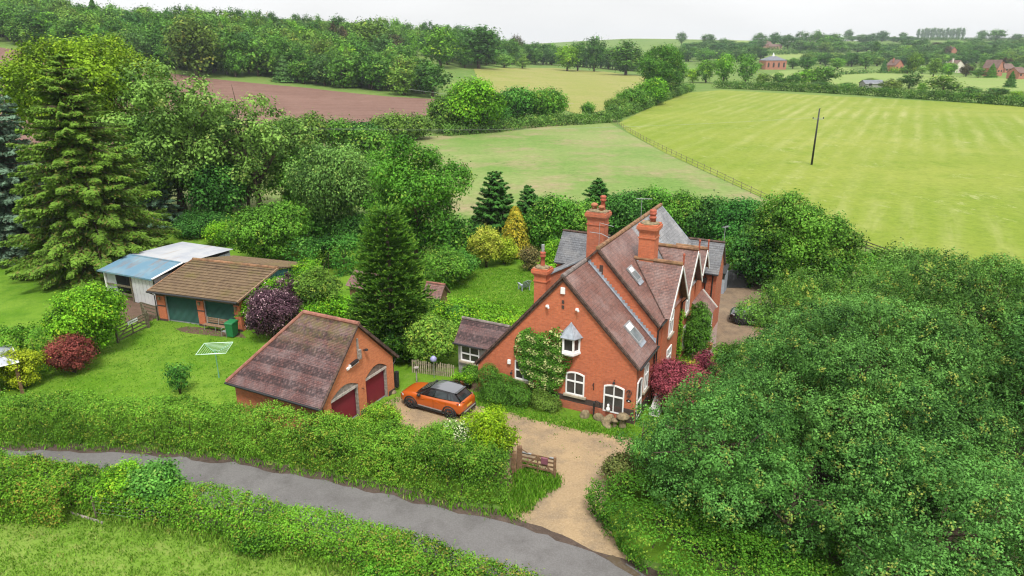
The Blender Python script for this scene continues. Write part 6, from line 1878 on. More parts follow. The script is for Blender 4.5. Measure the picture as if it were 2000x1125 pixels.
# field hedge and thicket behind the birch, in front of the ploughed field
for i, (px, py, tp, hw, mk, lab) in enumerate([
        (560, 290, 228, 40, 'mid_leaf', "leftmost rounded tree of the thicket below the ploughed field"),
        (610, 295, 222, 38, 'olive_leaf', "olive tree of the thicket below the ploughed field, above the birch's left side"),
        (660, 290, 232, 38, 'mid_leaf', "green tree of the thicket below the ploughed field, directly above the birch"),
        (712, 288, 238, 36, 'dark_leaf', "dark tree of the thicket below the ploughed field, above the birch's right side"),
        (765, 280, 222, 44, 'olive_leaf', "grey-green bush of the thicket at the ploughed field's lower edge"),
        (812, 272, 225, 34, 'olive_leaf', "small grey-green bush of the thicket left of the bright domed tree"),
        (725, 300, 252, 40, 'mid_leaf', "low green bush of the thicket behind the large dense dark tree")]):
    b, H, R = spot(px, py, tp, hw)
    broadleaf("thicket_tree", lab, "tree", b, H, R, M[mk], 140 + i, leaf=0.5, lobes=20, zb=0.03, group="thicket below the ploughed field", limbs=3)
for i, (px, py, tp, hw, mk, lab, tint) in enumerate([
        (925, 258, 150, 58, 'bright_leaf', "bright domed tree standing between the ploughed field and the hay field", (0.85, 0.9, 0.9)),
        (872, 258, 185, 38, 'olive_leaf', "olive tree leaning on the left of the bright domed tree", (0.9, 1, 0.9)),
        (1010, 240, 168, 40, 'dark_leaf', "left half of the dark clump at the near edge of the hay field", (1.3, 1.3, 1)),
        (1062, 238, 172, 42, 'mid_leaf', "right half of the dark clump at the near edge of the hay field", (0.9, 1, 0.8)),
        (965, 250, 205, 32, 'dark_leaf', "low dark bush between the bright domed tree and the dark clump", (1.2, 1.2, 1)),
        (1148, 226, 202, 13, 'mid_leaf', "single small round bush at the meadow corner", (0.9, 1, 0.9)),
        (1275, 205, 152, 34, 'bright_leaf', "bright bush at the foot of the tall dark tree by the crop field corner", (0.7, 0.8, 0.8)),
        (1235, 215, 172, 30, 'mid_leaf', "grey-green bush left of the tall dark tree by the crop field corner", (0.9, 0.95, 0.95)),
        (1295, 190, 84, 46, 'mid_leaf', "tall dark tree at the corner of the crop field", (0.8, 0.9, 0.9)),
        (1205, 222, 192, 24, 'olive_leaf', "low bush in the hedge gap above the meadow corner", (0.9, 0.95, 0.9))]):
    b, H, R = spot(px, py, tp, hw)
    broadleaf("field_tree", lab, "tree", b, H, R, M[mk], 160 + i, leaf=0.55 if H > 6 else 0.4, lobes=24, zb=0.04, limbs=3, tint=tint)
pth = [tuple(gp(860, 264)[:2]), tuple(gp(950, 258)[:2]), tuple(gp(1050, 246)[:2]), tuple(gp(1160, 240)[:2]), tuple(gp(1200, 236)[:2])]
hedge("field_hedge", "low green hedge along the far side of the meadow", pth, 5.0, 2.2, M['far_leaf'], 180, leaf=0.42, dens=0.7, zt=1, twigs=False)
pth = [tuple(gp(1195, 232)[:2]), tuple(gp(1250, 212)[:2]), tuple(gp(1300, 192)[:2]), tuple(gp(1345, 176)[:2])]
hedge("field_hedge", "uneven hedge climbing beside the crop field towards the tall dark tree", pth, 5.0, 2.6, M['far_leaf'], 181, leaf=0.5, dens=0.7, zt=1, twigs=False)
pth = [tuple(gp(x, y)[:2]) for x, y in ((1395, 172), (1500, 176), (1600, 181), (1700, 187), (1850, 197), (2000, 208), (2150, 219))]
hedge("field_hedge", "long straight clipped hedge along the far edge of the crop field", pth, 3.4, 3.0, M['far_leaf'], 182, leaf=0.55, dens=0.8, zt=1, twigs=False, tint=(0.7, 0.8, 0.65), hue_p=0.1)

# ------------------------------------------------------------------ far trees: a few shapes, each copied as its own object
def proto(kind, seed):
    if kind == 'round': a = crown_arrays(12, 5, seed, 0.60, lobes=26, zb=0.06, dens=0.5, lobe_r=0.32, nl=18, deep=0.5, tight=0.22, hue_p=0.06)
    elif kind == 'tall': a = crown_arrays(12, 5, seed, 0.60, lobes=30, zb=0.05, dens=0.5, lobe_r=0.30, nl=18, deep=0.5, tight=0.22, under=0.3, hue_p=0.06)
    elif kind == 'bush': a = crown_arrays(12, 5, seed, 0.66, lobes=20, zb=0.01, dens=0.45, lobe_r=0.36, nl=18, deep=0.5, tight=0.22, under=0.1)
    elif kind == 'open': a = crown_arrays(12, 5, seed, 0.62, lobes=16, zb=0.25, dens=0.55, lobe_r=0.30, hue_p=0.04)
    elif kind == 'poplar': a = crown_arrays(12, 1.5, seed, 0.42, lobes=26, zb=0.14, dens=0.8, lobe_r=0.5)
    else:
        rng = np.random.default_rng(seed)
        n = 2600
        f = rng.random(n) ** 1.3; t = rng.uniform(0, 6.283, n)
        r = 4.2 * (1 - f) ** 0.8 * (0.6 + 0.45 * rng.random(n)) * (1 + 0.2 * np.sin(f * 40 + t))
        C = np.stack([np.cos(t) * r, np.sin(t) * r, 0.3 + f * 11.8], 1)
        N = np.stack([np.cos(t), np.sin(t), np.full(n, 0.9)], 1) + rng.normal(size=(n, 3)) * 0.4
        a = (C, N, 0.75 * rng.uniform(0.7, 1.3, n), 0.2 + rng.random(n) * 0.6, np.zeros(n), None, None)
    C, N, S, tone, hue, LC, D = a
    mb = MB(); mb.tube([(0, 0, -0.3), (0.05, 0, 3), (0, 0.05, 7)], [0.42, 0.32, 0.12], 6, False)
    ev = np.array(mb.v); ef = np.array([q for q in mb.f if len(q) == 4])
    o = leaf_object("woodland_tree", C, N, S, 0.65, tone, hue, [M['far_leaf'], M['bark']], None, D, seed, (ev, ef))
    me = o.data
    bpy.data.objects.remove(o)
    return me
PROTO = {k: [proto(k, 300 + 10 * i + j) for j in range(n)] for i, (k, n) in enumerate((('round', 4), ('tall', 3), ('bush', 3), ('open', 2), ('poplar', 2), ('fir', 2)))}
frng = random.Random(5)
TINT = {'dark': (0.58, 0.74, 0.66), 'mid': (0.95, 1.08, 0.85), 'pale': (1.5, 1.42, 1.3), 'olive': (1.35, 1.18, 0.95), 'bright': (1.35, 1.5, 0.7), 'lime': (1.9, 1.75, 0.6), 'purple': (0.85, 0.36, 1.1), 'grey': (0.85, 0.88, 1.25), 'brown': (1.15, 0.85, 0.85), 'blue': (0.6, 0.78, 1.0)}
WORD = {'dark': 'dark green', 'mid': 'mid green', 'pale': 'pale green', 'olive': 'olive green', 'bright': 'bright green', 'lime': 'yellow-green', 'purple': 'dark purple', 'grey': 'grey-green', 'brown': 'brownish green', 'blue': 'blue-green'}

def far_tree(name, label, base, H, R, kind, tint, group=None, cat="tree"):
    o = bpy.data.objects.new(name, frng.choice(PROTO[kind]))
    COL.objects.link(o)
    o.location = base
    o.rotation_euler = (0, 0, frng.uniform(0, 6.28))
    k = R / (1.6 if kind == 'poplar' else 5.0)
    o.scale = (k * frng.uniform(0.92, 1.08), k * frng.uniform(0.92, 1.08), H / 12.0)
    t = TINT[tint]; j = frng.uniform(0.88, 1.12)
    o.color = (t[0] * j, t[1] * j * frng.uniform(0.97, 1.03), t[2] * j, 1)
    return tag(o, label, cat, group)

SKY = ([0, 180, 260, 330, 420, 500, 600, 740, 850, 930, 1000, 1080, 1150, 1240, 1330, 1430, 1600, 2000], [-30, -14, -2, 3, 14, 20, 30, 32, 42, 47, 62, 66, 72, 74, 82, 90, 90, 85])
def px_of(p):
    return 1000 + F * p[0] / depth(p)
def wood(front, rows, step, hr, rr, group, place, seed, mixw, most):
    """rows of trees from the front edge back up the hill; trees wholly hidden by nearer ones are left out"""
    rng = random.Random(seed)
    top = np.full(2200, 2000.0)
    made = 0
    for ri, dback in enumerate(rows):
        path = path_pts([(x - 0.35 * dback, y + 0.93 * dback) for x, y in front], step * (1 + 0.0012 * dback))
        for (x, y, nx, ny) in path:
            if rng.random() < 0.06: continue
            x += rng.uniform(-.38, .38) * step; y += rng.uniform(-.38, .38) * step
            b = Vector((x, y, hz(x, y)))
            px = px_of(b)
            if px < -60 or px > 2050: continue
            H = rng.uniform(*hr) * (0.8 if ri == 0 else 1.0)
            R = rng.uniform(*rr)
            lim = height_to(b, np.interp(px, SKY[0], SKY[1]) + (rng.random() ** 2) * 14 - (5 if rng.random() < 0.2 else 0))
            if ri >= len(rows) - 3 and lim > H: H = min(lim, 22)
            H = min(H, lim)
            if H < 4.0: continue
            R = min(R, H * 0.55)
            zt_ = b.z + H - CH
            ty = 562.5 + F * (-zt_ * _c - y * _s) / (y * _c - zt_ * _s)
            hw = R * F / depth(b) * 0.7
            sl = slice(max(0, int(px - hw) + 80), int(px + hw) + 82)
            if ty > top[sl].max() - 3: continue
            made += 1
            if made > most: return
            c0 = slice(max(0, int(px - hw * .75) + 80), int(px + hw * .75) + 82)
            top[c0] = np.minimum(top[c0], ty + R * F / depth(b) * 0.35)
            tint = rng.choices(list(mixw), list(mixw.values()))[0]
            kind = rng.choices(['round', 'tall', 'bush', 'open', 'fir'], [5, 4, 2.5 if ri < 2 else 0.5, 1 if ri > 2 else 0.2, 0.35])[0]
            zone = "front edge" if ri == 0 else ("middle" if ri < 5 else "skyline")
            far_tree("woodland_tree", f"{WORD[tint]} {'conifer' if kind == 'fir' else 'tree'} in the {zone} of {place}", b, H, R, kind, tint, group)

MIXA = {'mid': 5, 'dark': 3, 'pale': 1.6, 'olive': 2.2, 'bright': 1.2, 'grey': 1.2, 'brown': 0.8, 'blue': 0.6}
fr = [tuple(gp(x, y)[:2]) for x, y in ((-120, 72), (20, 90), (250, 125), (430, 150), (600, 166), (760, 182), (845, 186))]
fr = [(x - 2, y + 6) for x, y in fr]
wood(fr, [0, 5, 12, 20, 30, 42, 56, 72, 92, 115, 140, 170, 200, 235], 8.5, (12, 19), (5.4, 8.4), "trees of the hillside wood", "the hillside wood above the ploughed field", 7, MIXA, 200)
fr = [tuple(gp(x, y)[:2]) for x, y in ((905, 134), (960, 130), (1085, 128), (1180, 134), (1290, 142))]
wood(fr, [10, 22, 40, 62, 90, 125, 170, 230], 12.0, (13, 20), (6.0, 9.0), "trees of the wood behind the hay field", "the wood behind the hay field", 8, {'mid': 4, 'dark': 4, 'grey': 3, 'blue': 2.5, 'pale': 0.8, 'purple': 0.25}, 95)

rw = random.Random(61)
for row, (dy, hwm) in enumerate(((0, 1.0), (9, 1.0), (20, 0.9))):
    x = 350 + row * 6
    while x < 1010:
        base_y = float(np.interp(x, [350, 480, 620, 760, 900, 1010], [74, 74, 78, 86, 97, 104])) + dy + rw.uniform(-2, 2)
        tp = float(np.interp(x, SKY[0], SKY[1])) + dy * 1.3 + (rw.random() ** 2) * 16 - 4
        b = gp(x, base_y)
        H = min(24, height_to(b, tp)); R = rw.uniform(13, 21) * depth(b) / F
        tint = rw.choices(list(MIXA), list(MIXA.values()))[0]
        if b.y < 900 and H > 5:
            far_tree("woodland_tree", f"{WORD[tint]} tree along the top ridge of the hillside wood", b, H, min(R, H * .6), rw.choice(['round', 'tall', 'round', 'bush']), tint, "trees on the ridge of the hillside wood")
        x += rw.uniform(16, 26)

def T(px, py, tp, hw, kind, tint, label, name="tree", group=None):
    b = gp(px, py)
    far_tree(name, label, b, max(1.5, height_to(b, tp)), hw * depth(b) / F, kind, tint, group)
# trees of the wood that stand out
for a in [(385, 150, 25, 52, 'tall', 'brown', "big brownish oak at the left end of the wood's front edge"),
          (305, 112, 52, 32, 'round', 'blue', "round blue-green tree low in the wood left of the brownish oak"),
          (660, 118, 40, 26, 'round', 'purple', "left copper beech inside the hillside wood"),
          (768, 118, 64, 24, 'round', 'purple', "right copper beech inside the hillside wood"),
          (722, 120, 34, 42, 'tall', 'olive', "tall olive tree between the two copper beeches"),
          (860, 132, 48, 42, 'tall', 'bright', "large light green tree at the right end of the hillside wood"),
          (935, 134, 46, 48, 'round', 'dark', "large dark green tree beside the large light green one at the hay field"),
          (845, 190, 122, 40, 'bush', 'dark', "dark bushy tree at the right corner of the ploughed field"),
          (790, 186, 128, 34, 'bush', 'olive', "grey-green bushy tree at the ploughed field's edge left of the dark one"),
          (1108, 139, 86, 28, 'round', 'lime', "vivid yellow-green tree on the far edge of the hay field"),
          (1128, 139, 78, 24, 'round', 'dark', "dark tree right behind the vivid yellow-green one"),
          (1008, 118, 66, 16, 'tall', 'purple', "copper beech in the wood behind the hay field"),
          (1222, 147, 78, 38, 'tall', 'mid', "broad two-topped green tree at the hay field's right corner"),
          (1160, 140, 66, 24, 'tall', 'dark', "tall dark tree left of the broad two-topped one"),
          (985, 132, 104, 22, 'bush', 'pale', "pale bush at the left of the hay field's far edge"),
          (1020, 134, 112, 18, 'bush', 'olive', "olive bush on the hay field's far edge"),
          (1330, 92, 62, 10, 'open', 'grey', "flat-topped pine standing above the skyline right of the hay field"),
          (1382, 96, 65, 16, 'round', 'grey', "rounded grey-green tree on the skyline right of the flat-topped pine"),
          (1412, 100, 74, 12, 'open', 'grey', "slim tree on the skyline at the left of the green hill field"),
          (1353, 161, 132, 18, 'bush', 'lime', "small yellow-green tree at the corner of the clipped field hedge"),
          (1378, 162, 113, 21, 'tall', 'bright', "bright tree right of the small yellow-green one"),
          (1412, 163, 100, 24, 'tall', 'bright', "taller bright tree behind the clipped field hedge"),
          (1455, 165, 101, 26, 'round', 'mid', "broad green tree at the right of the bright pair behind the clipped hedge"),
          (1340, 120, 88, 24, 'round', 'dark', "dark tree behind the tall dark corner tree"),
          (1375, 125, 92, 22, 'round', 'mid', "green tree in the belt behind the bright pair"),
          (1440, 110, 88, 20, 'round', 'blue', "blue-green tree above the bright pair"),
          (1488, 169, 141, 17, 'bush', 'olive', "olive bush first right of the broad green tree behind the clipped hedge"),
          (1520, 170, 140, 18, 'bush', 'mid', "green bush in front of the red brick chapel"),
          (1547, 171, 143, 17, 'bush', 'dark', "dark bush right of the one in front of the chapel"),
          (1478, 138, 122, 14, 'bush', 'dark', "dark bush against the left wall of the chapel"),
          (1548, 134, 112, 16, 'round', 'mid', "green tree against the right wall of the chapel"),
          (1575, 138, 108, 18, 'round', 'dark', "dark tree right of the chapel"),
          (1605, 168, 126, 32, 'bush', 'mid', "large spreading bush behind the clipped hedge, right of the chapel"),
          (1572, 168, 132, 24, 'bush', 'bright', "brighter left half of the large spreading bush"),
          (1663, 130, 102, 20, 'round', 'dark', "dark round tree left of the tall cypress"),
          (1690, 134, 105, 18, 'round', 'mid', "green round tree below the tall cypress"),
          (1635, 136, 112, 18, 'round', 'bright', "bright tree on the pasture edge right of the spreading bush"),
          (1707, 118, 78, 7, 'poplar', 'dark', "tall dark cypress in the village belt"),
          (1725, 142, 116, 10, 'fir', 'blue', "blue-green conifer at the pasture edge"),
          (1782, 147, 99, 17, 'tall', 'olive', "tall olive tree at the right of the brick gable by the bright hedge"),
          (1822, 151, 112, 16, 'round', 'olive', "round brownish-olive tree with a visible trunk by the far pasture"),
          (1852, 150, 121, 16, 'round', 'bright', "bright tree right of the round olive one"),
          (1886, 150, 124, 14, 'bush', 'purple', "dark purple cone-shaped tree in front of the village houses"),
          (1962, 138, 110, 15, 'round', 'purple', "dark purple tree at the right of the village"),
          (1825, 103, 81, 14, 'round', 'purple', "purple tree high in the village belt"),
          (1848, 116, 89, 6, 'poplar', 'purple', "narrow dark purple tree beside the tall brick house"),
          (1937, 115, 83, 5, 'poplar', 'dark', "slim dark cypress right of the white roofed house"),
          (1930, 116, 92, 5, 'poplar', 'blue', "shorter blue-grey cypress beside the slim dark one"),
          (1935, 152, 124, 14, 'fir', 'mid', "dense conifer left of the brick gable house"),
          (1910, 152, 132, 15, 'bush', 'mid', "rounded shrub left of the dense conifer"),
          (1972, 171, 139, 14, 'fir', 'dark', "dark pointed fir standing alone on the far pasture"),
          (1775, 173, 142, 26, 'bush', 'dark', "dark wide bush behind the clipped hedge below the olive tree"),
          (1840, 187, 144, 34, 'bush', 'olive', "wide olive bush right of the dark wide one"),
          (1738, 180, 153, 22, 'bush', 'brown', "brownish scrub behind the clipped hedge beside the grey roof"),
          (1800, 182, 160, 10, 'bush', 'bright', "small bright shrub between the two wide bushes"),
          (1892, 188, 168, 26, 'bush', 'dark', "low dark scrub right of the wide olive bush"),
          (1945, 190, 170, 28, 'bush', 'dark', "low dark scrub below the lone fir"),
          (1985, 195, 176, 18, 'bush', 'lime', "small yellow-green bush behind the clipped hedge at the right edge"),
          (1655, 176, 160, 20, 'bush', 'mid', "low green scrub left of the grey roof"),
          (1600, 174, 158, 22, 'bush', 'dark', "low dark scrub below the large spreading bush"),
          (1700, 162, 152, 16, 'bush', 'olive', "low olive scrub above the grey roof")]:
    T(*a)
# skyline on the right
for a in [(1483, 87, 63, 16, 'bush', 'grey', "rounded tree at the top of the green hill field"),
          (1512, 90, 62, 14, 'bush', 'blue', "second tree right of the green hill field on the skyline"),
          (1538, 96, 66, 20, 'bush', 'dark', "dark tree above the pink farmhouse"),
          (1566, 94, 60, 17, 'bush', 'grey', "tall grey-green tree right of the pink farmhouse"),
          (1594, 92, 58, 18, 'bush', 'mid', "broad tree over the white cottage on the far slope"),
          (1626, 97, 64, 22, 'bush', 'mid', "broad pale tree right of the white cottage on the far slope"),
          (1656, 81, 56, 10, 'bush', 'grey', "slim rounded tree on the skyline above the cypress"),
          (1682, 82, 66, 16, 'bush', 'grey', "low tree on the skyline right of the slim rounded one"),
          (1703, 84, 64, 13, 'bush', 'blue', "blue-grey tree left of the dome on the skyline"),
          (1722, 81, 59, 14, 'bush', 'blue', "domed blue-grey tree on the skyline"),
          (1762, 80, 62, 10, 'bush', 'grey', "small tree alone on the skyline left of the poplars"),
          (1745, 82, 70, 9, 'bush', 'grey', "low bush on the skyline left of the poplars"),
          (1916, 80, 58, 12, 'bush', 'grey', "left tree of the skyline clump right of the poplars"),
          (1944, 80, 56, 18, 'bush', 'mid', "broad tree of the skyline clump right of the poplars"),
          (1985, 80, 65, 12, 'bush', 'grey', "last tree on the skyline at the right edge")]:
    T(*a)
for i in range(15):
    x = 1793 + i * 6.1 + frng.uniform(-1, 1)
    T(x, 76, 53.5 + frng.uniform(-1.5, 2.5), 3.4, 'poplar', 'grey', "slender poplar in the row on the right skyline", "poplar", "row of poplars on the skyline")
def belt(x0, x1, yf, n, hpx, wpx, mixw, place, group, seed):
    rng = random.Random(seed)
    for i in range(n):
        px = x0 + (x1 - x0) * (i + rng.random()) / n
        py = yf(px) + rng.uniform(-3, 3)
        tint = rng.choices(list(mixw), list(mixw.values()))[0]
        kind = rng.choice(['round', 'round', 'tall', 'bush'])
        T(px, py, py - rng.uniform(*hpx), rng.uniform(*wpx), kind, tint, f"{WORD[tint]} tree in {place}", "tree", group)
MIXB = {'mid': 4, 'dark': 3, 'grey': 2, 'olive': 1.5, 'blue': 1.5, 'pale': 0.7}
belt(1560, 2010, lambda x: 102, 30, (18, 28), (15, 24), MIXB, "the upper belt of trees round the village", "trees of the upper village belt", 21)
belt(1720, 2010, lambda x: 112, 30, (18, 30), (15, 24), MIXB, "the middle belt of trees round the village", "trees of the middle village belt", 22)
belt(1560, 2010, lambda x: 126, 40, (18, 28), (14, 22), MIXB, "the lower belt of trees round the village", "trees of the lower village belt", 23)
belt(1760, 2010, lambda x: 142, 15, (14, 24), (9, 14), MIXB, "the hedge line along the village pasture", "trees along the village pasture", 24)
belt(1480, 1780, lambda x: 83, 13, (8, 15), (12, 20), {'grey': 3, 'blue': 3, 'mid': 1}, "the row along the right skyline", "trees along the right skyline", 27)
belt(1320, 1500, lambda x: 118, 11, (20, 30), (15, 22), {'dark': 3, 'blue': 2, 'grey': 2, 'mid': 2}, "the belt between the hay field and the chapel", "trees between the hay field and the chapel", 25)
belt(1340, 1480, lambda x: 102, 9, (18, 26), (15, 24), {'blue': 3, 'grey': 3, 'dark': 1}, "the far belt below the green hill field", "trees below the green hill field", 26)
for k, (pp_, w_, lab) in enumerate([(((1475, 98), (1600, 99), (1700, 97)), 6, "thin hedge line across the far slope below the farmhouse"),
                                  (((1500, 107), (1560, 106), (1660, 104)), 7, "hedge line across the far slope above the chapel"),
                                  (((1640, 146), (1700, 143), (1760, 144)), 3, "low hedge across the village pasture"),
                                  (((1700, 80), (1850, 79), (2000, 80)), 8, "hedge line along the foot of the poplars")]):
    hedge("far_hedge", lab, [tuple(gp(*q)[:2]) for q in pp_], w_, w_ * 0.55, M['far_leaf'], 190 + k, leaf=1.0, dens=0.5, zt=1, twigs=False, tint=(0.8, 0.85, 0.9))
one("lime_hedge", "vivid yellow-green clipped hedge by the village brick gable", "hedge", MB(), M['bark']) if False else None
hedge("far_hedge", "vivid yellow-green clipped hedge by the village brick gable", [tuple(gp(1738, 143)[:2]), tuple(gp(1766, 143)[:2])], 3, 3.0, M['lime_leaf'], 199, leaf=0.7, zt=1, twigs=False)

# ------------------------------------------------------------------ far houses
def far_house(label, px, py, wpx, wall, roof, h=5.0, rh=2.6, dpt=7.0, yaw=0.0, hip=False, chim=1, wins=3, name="house", gable=False, cupola=False, tall=False):
    b = gp(px, py)
    w = wpx * depth(b) / F
    root = thing(name, label, "house" if name == "house" else name.split('_')[-1], b, yaw)
    mb = MB(); mb.box(-w / 2, w / 2, 0, dpt, -2, h)
    if not hip:
        if gable: mb.prism([(-w / 2, 0, h + .002), (w / 2, 0, h + .002), (0, 0, h + rh)], (0, dpt, 0))
        else: mb.prism([(-w / 2, 0, h + .002), (-w / 2, dpt, h + .002), (-w / 2, dpt / 2, h + rh)], (w, 0, 0))
    mb.build("wall", wall, root)
    r = MB(); e = 0.4
    if hip:
        r.slope((-w/2-e, -e, h), (w/2+e, -e, h), (w/2-dpt/2, dpt/2, h+rh), (-w/2+dpt/2, dpt/2, h+rh), 0.5)
        r.slope((w/2+e, dpt+e, h), (-w/2-e, dpt+e, h), (-w/2+dpt/2, dpt/2, h+rh), (w/2-dpt/2, dpt/2, h+rh), 0.5)
        r.slope((-w/2-e, dpt+e, h), (-w/2-e, -e, h), (-w/2+dpt/2, dpt/2-.01, h+rh), (-w/2+dpt/2, dpt/2+.01, h+rh), 0.5)
        r.slope((w/2+e, -e, h), (w/2+e, dpt+e, h), (w/2-dpt/2, dpt/2+.01, h+rh), (w/2-dpt/2, dpt/2-.01, h+rh), 0.5)
    elif gable:
        r.slope((-w/2-e, dpt+e, h-.2), (-w/2-e, -e, h-.2), (0, -e, h+rh+.1), (0, dpt+e, h+rh+.1), 0.5); r.slope((w/2+e, -e, h-.2), (w/2+e, dpt+e, h-.2), (0, dpt+e, h+rh+.1), (0, -e, h+rh+.1), 0.5)
    else:
        r.slope((-w/2-e, -e, h-.2), (w/2+e, -e, h-.2), (w/2+e, dpt/2, h+rh+.1), (-w/2-e, dpt/2, h+rh+.1), 0.5); r.slope((w/2+e, dpt+e, h-.2), (-w/2-e, dpt+e, h-.2), (-w/2-e, dpt/2, h+rh+.1), (w/2+e, dpt/2, h+rh+.1), 0.5)
    r.build("roof", roof, root)
    for k in range(wins):
        x = -w / 2 + w * (k + 0.5) / wins
        ww, hh = min(1.6, w / wins * 0.5), (h * 0.55 if tall else 1.3)
        z0 = h * 0.25 if tall else h * 0.5
        g = MB(); A = arch(ww, hh, hh * 0.25 if tall else 0.05, 6)
        g.prism([(x + q[0], -0.03, z0 + q[1]) for q in A], (0, -0.04, 0)); g.build("window", M['glass'], root)
    for k in range(chim):
        c = MB(); x = (-w * 0.3, w * 0.3)[k % 2]
        c.box(x - .5, x + .5, dpt * .5 - .4, dpt * .5 + .4, h + rh * .5, h + rh + 1.3); c.build("chimney", wall, root)
    if cupola:
        c = MB(); c.lathe((0, dpt / 2, h + rh - .3), [(0.9, 0), (0.9, 1.2), (0.7, 1.3), (0.25, 2.6), (0.05, 3.2)], 8); c.build("cupola", M['white'], root)
    return root
pink = plain("pink_brick", (0.44, 0.25, 0.20), 0.9, var=0.15, scale=0.8)
redb = plain("haze_paled_red_brick", (0.38, 0.165, 0.115), 0.9, var=0.15, scale=0.8)  # brick colour paled to put the distance haze into it
cream = plain("cream_wall", (0.62, 0.57, 0.5), 0.9, var=0.08, scale=0.8)
brownroof = plain("brown_roof", (0.15, 0.095, 0.08), 0.85, var=0.25, scale=0.8)
greyroof = plain("grey_roof", (0.16, 0.17, 0.195), 0.6, var=0.2, scale=0.8)
far_house("red brick chapel with arched windows and a white cupola on its grey roof", 1515, 136, 42, redb, greyroof, 7.5, 3.6, 14, 0.12, True, 0, 4, "brick_chapel", cupola=True, tall=True)
far_house("pink brick farmhouse on the far slope below the green hill field", 1492, 95, 30, pink, brownroof, 6, 4, 10, 0.1, False, 2, 4)
far_house("low pink farm range right of the farmhouse on the far slope", 1515, 96, 26, pink, brownroof, 4, 3, 8, 0.1, False, 0, 4)
far_house("white cottage among trees on the far slope", 1588, 93, 16, cream, brownroof, 6, 4, 9, 0.0, True, 1, 2)
far_house("brick house with a steep gable beside the vivid yellow-green hedge", 1755, 140, 20, redb, brownroof, 5, 4, 9, 0.3, False, 1, 2, gable=True)
far_house("tall narrow brick house beside the narrow purple tree", 1860, 116, 12, redb, brownroof, 10, 4, 8, 0.1, False, 1, 2, gable=True)
far_house("long low brown roofed house in the village", 1866, 124, 34, cream, brownroof, 3.2, 4.2, 10, -0.15, False, 1, 4)
far_house("white roofed house in the village", 1894, 124, 22, cream, M['white'], 4, 3, 9, 0.4, False, 0, 3)
far_house("cream gabled house behind the dark purple tree", 1872, 142, 24, cream, brownroof, 5, 4, 9, 0.2, False, 1, 2, gable=True)
far_house("orange brick gable house right of the dense conifer", 1951, 149, 17, redb, brownroof, 5.5, 5, 10, 0.45, False, 0, 2, gable=True)
far_house("brick bungalow with a brown roof behind the orange gable house", 1972, 142, 26, redb, brownroof, 3, 3.5, 9, 0.3, False, 1, 3)
far_house("brick house cut by the right edge of the photo", 1996, 155, 18, redb, brownroof, 4, 3, 9, 0.2, False, 0, 2)
far_house("low grey roofed shed behind the clipped field hedge", 1708, 172, 36, M['render'], greyroof, 2.2, 1.4, 7, 0.0, False, 0, 2, "field_shed")
far_house("pale tower house glimpsed above the hillside wood", 526, 62, 10, cream, greyroof, 8, 3, 6, 0.1, True, 1, 2)

# ------------------------------------------------------------------ pole, wires, fences
b = gp(1585, 322)
pr = thing("power_pole", "tall dark timber power pole standing alone in the crop field", "pole", b)
Hp = height_to(b, 212)
mb = MB(); mb.tube([(0, 0, -0.3), (0.03, 0, Hp * 0.5), (0.05, 0, Hp)], [0.19, 0.16, 0.12], 8); mb.build("pole", M['black'], pr, True)
mb = MB(); mb.bar((-0.85, 0, Hp - 1.75), (0.95, 0, Hp - 1.75), 0.1, 0.1); mb.build("crossarm", M['grey_metal'], pr)
for x in (-0.85, 0.95):
    mb = MB(); mb.lathe((x, 0, Hp - 1.72), [(0.05, 0), (0.10, 0.08), (0.10, 0.22), (0.05, 0.3)], 8); mb.build("insulator", M['black'], pr)
mb = MB(); mb.bar((0.05, 0, Hp), (0.38, 0, Hp + 0.12), 0.05, 0.05); mb.build("top_bracket", M['black'], pr)
M['wire'] = plain("dull_wire", (0.30, 0.34, 0.30), 0.6, var=0.05)
t2 = Vector((-60, 104, 9.5))
for k, (dx, dz) in enumerate(((-0.85, 0), (0.95, 0))):
    p0 = b + Vector((dx, 0, Hp - 1.45)); p1 = t2 + Vector((0, dx, 0))
    pts = []
    for i in range(25):
        t = i / 24; q = p0.lerp(p1, t); q.z -= 1.6 * 4 * t * (1 - t); pts.append(q - b)
    mb = MB(); mb.tube(pts, 0.006, 4, False); mb.build("wire", M['wire'], pr)
ww = thing("overhead_wire", "pale overhead wire crossing in front of the bright domed tree", "wire", gp(840, 228))
pa, pb = gp(800, 225) + Vector((0, 0, 7.5)), gp(1120, 224) + Vector((0, 0, 3.2))
mb = MB(); mb.tube([pa - ww.location, (pa + pb) / 2 - ww.location - Vector((0, 0, 1.0)), pb - ww.location], 0.028, 4, False); mb.build("wire", M['wire'], ww)

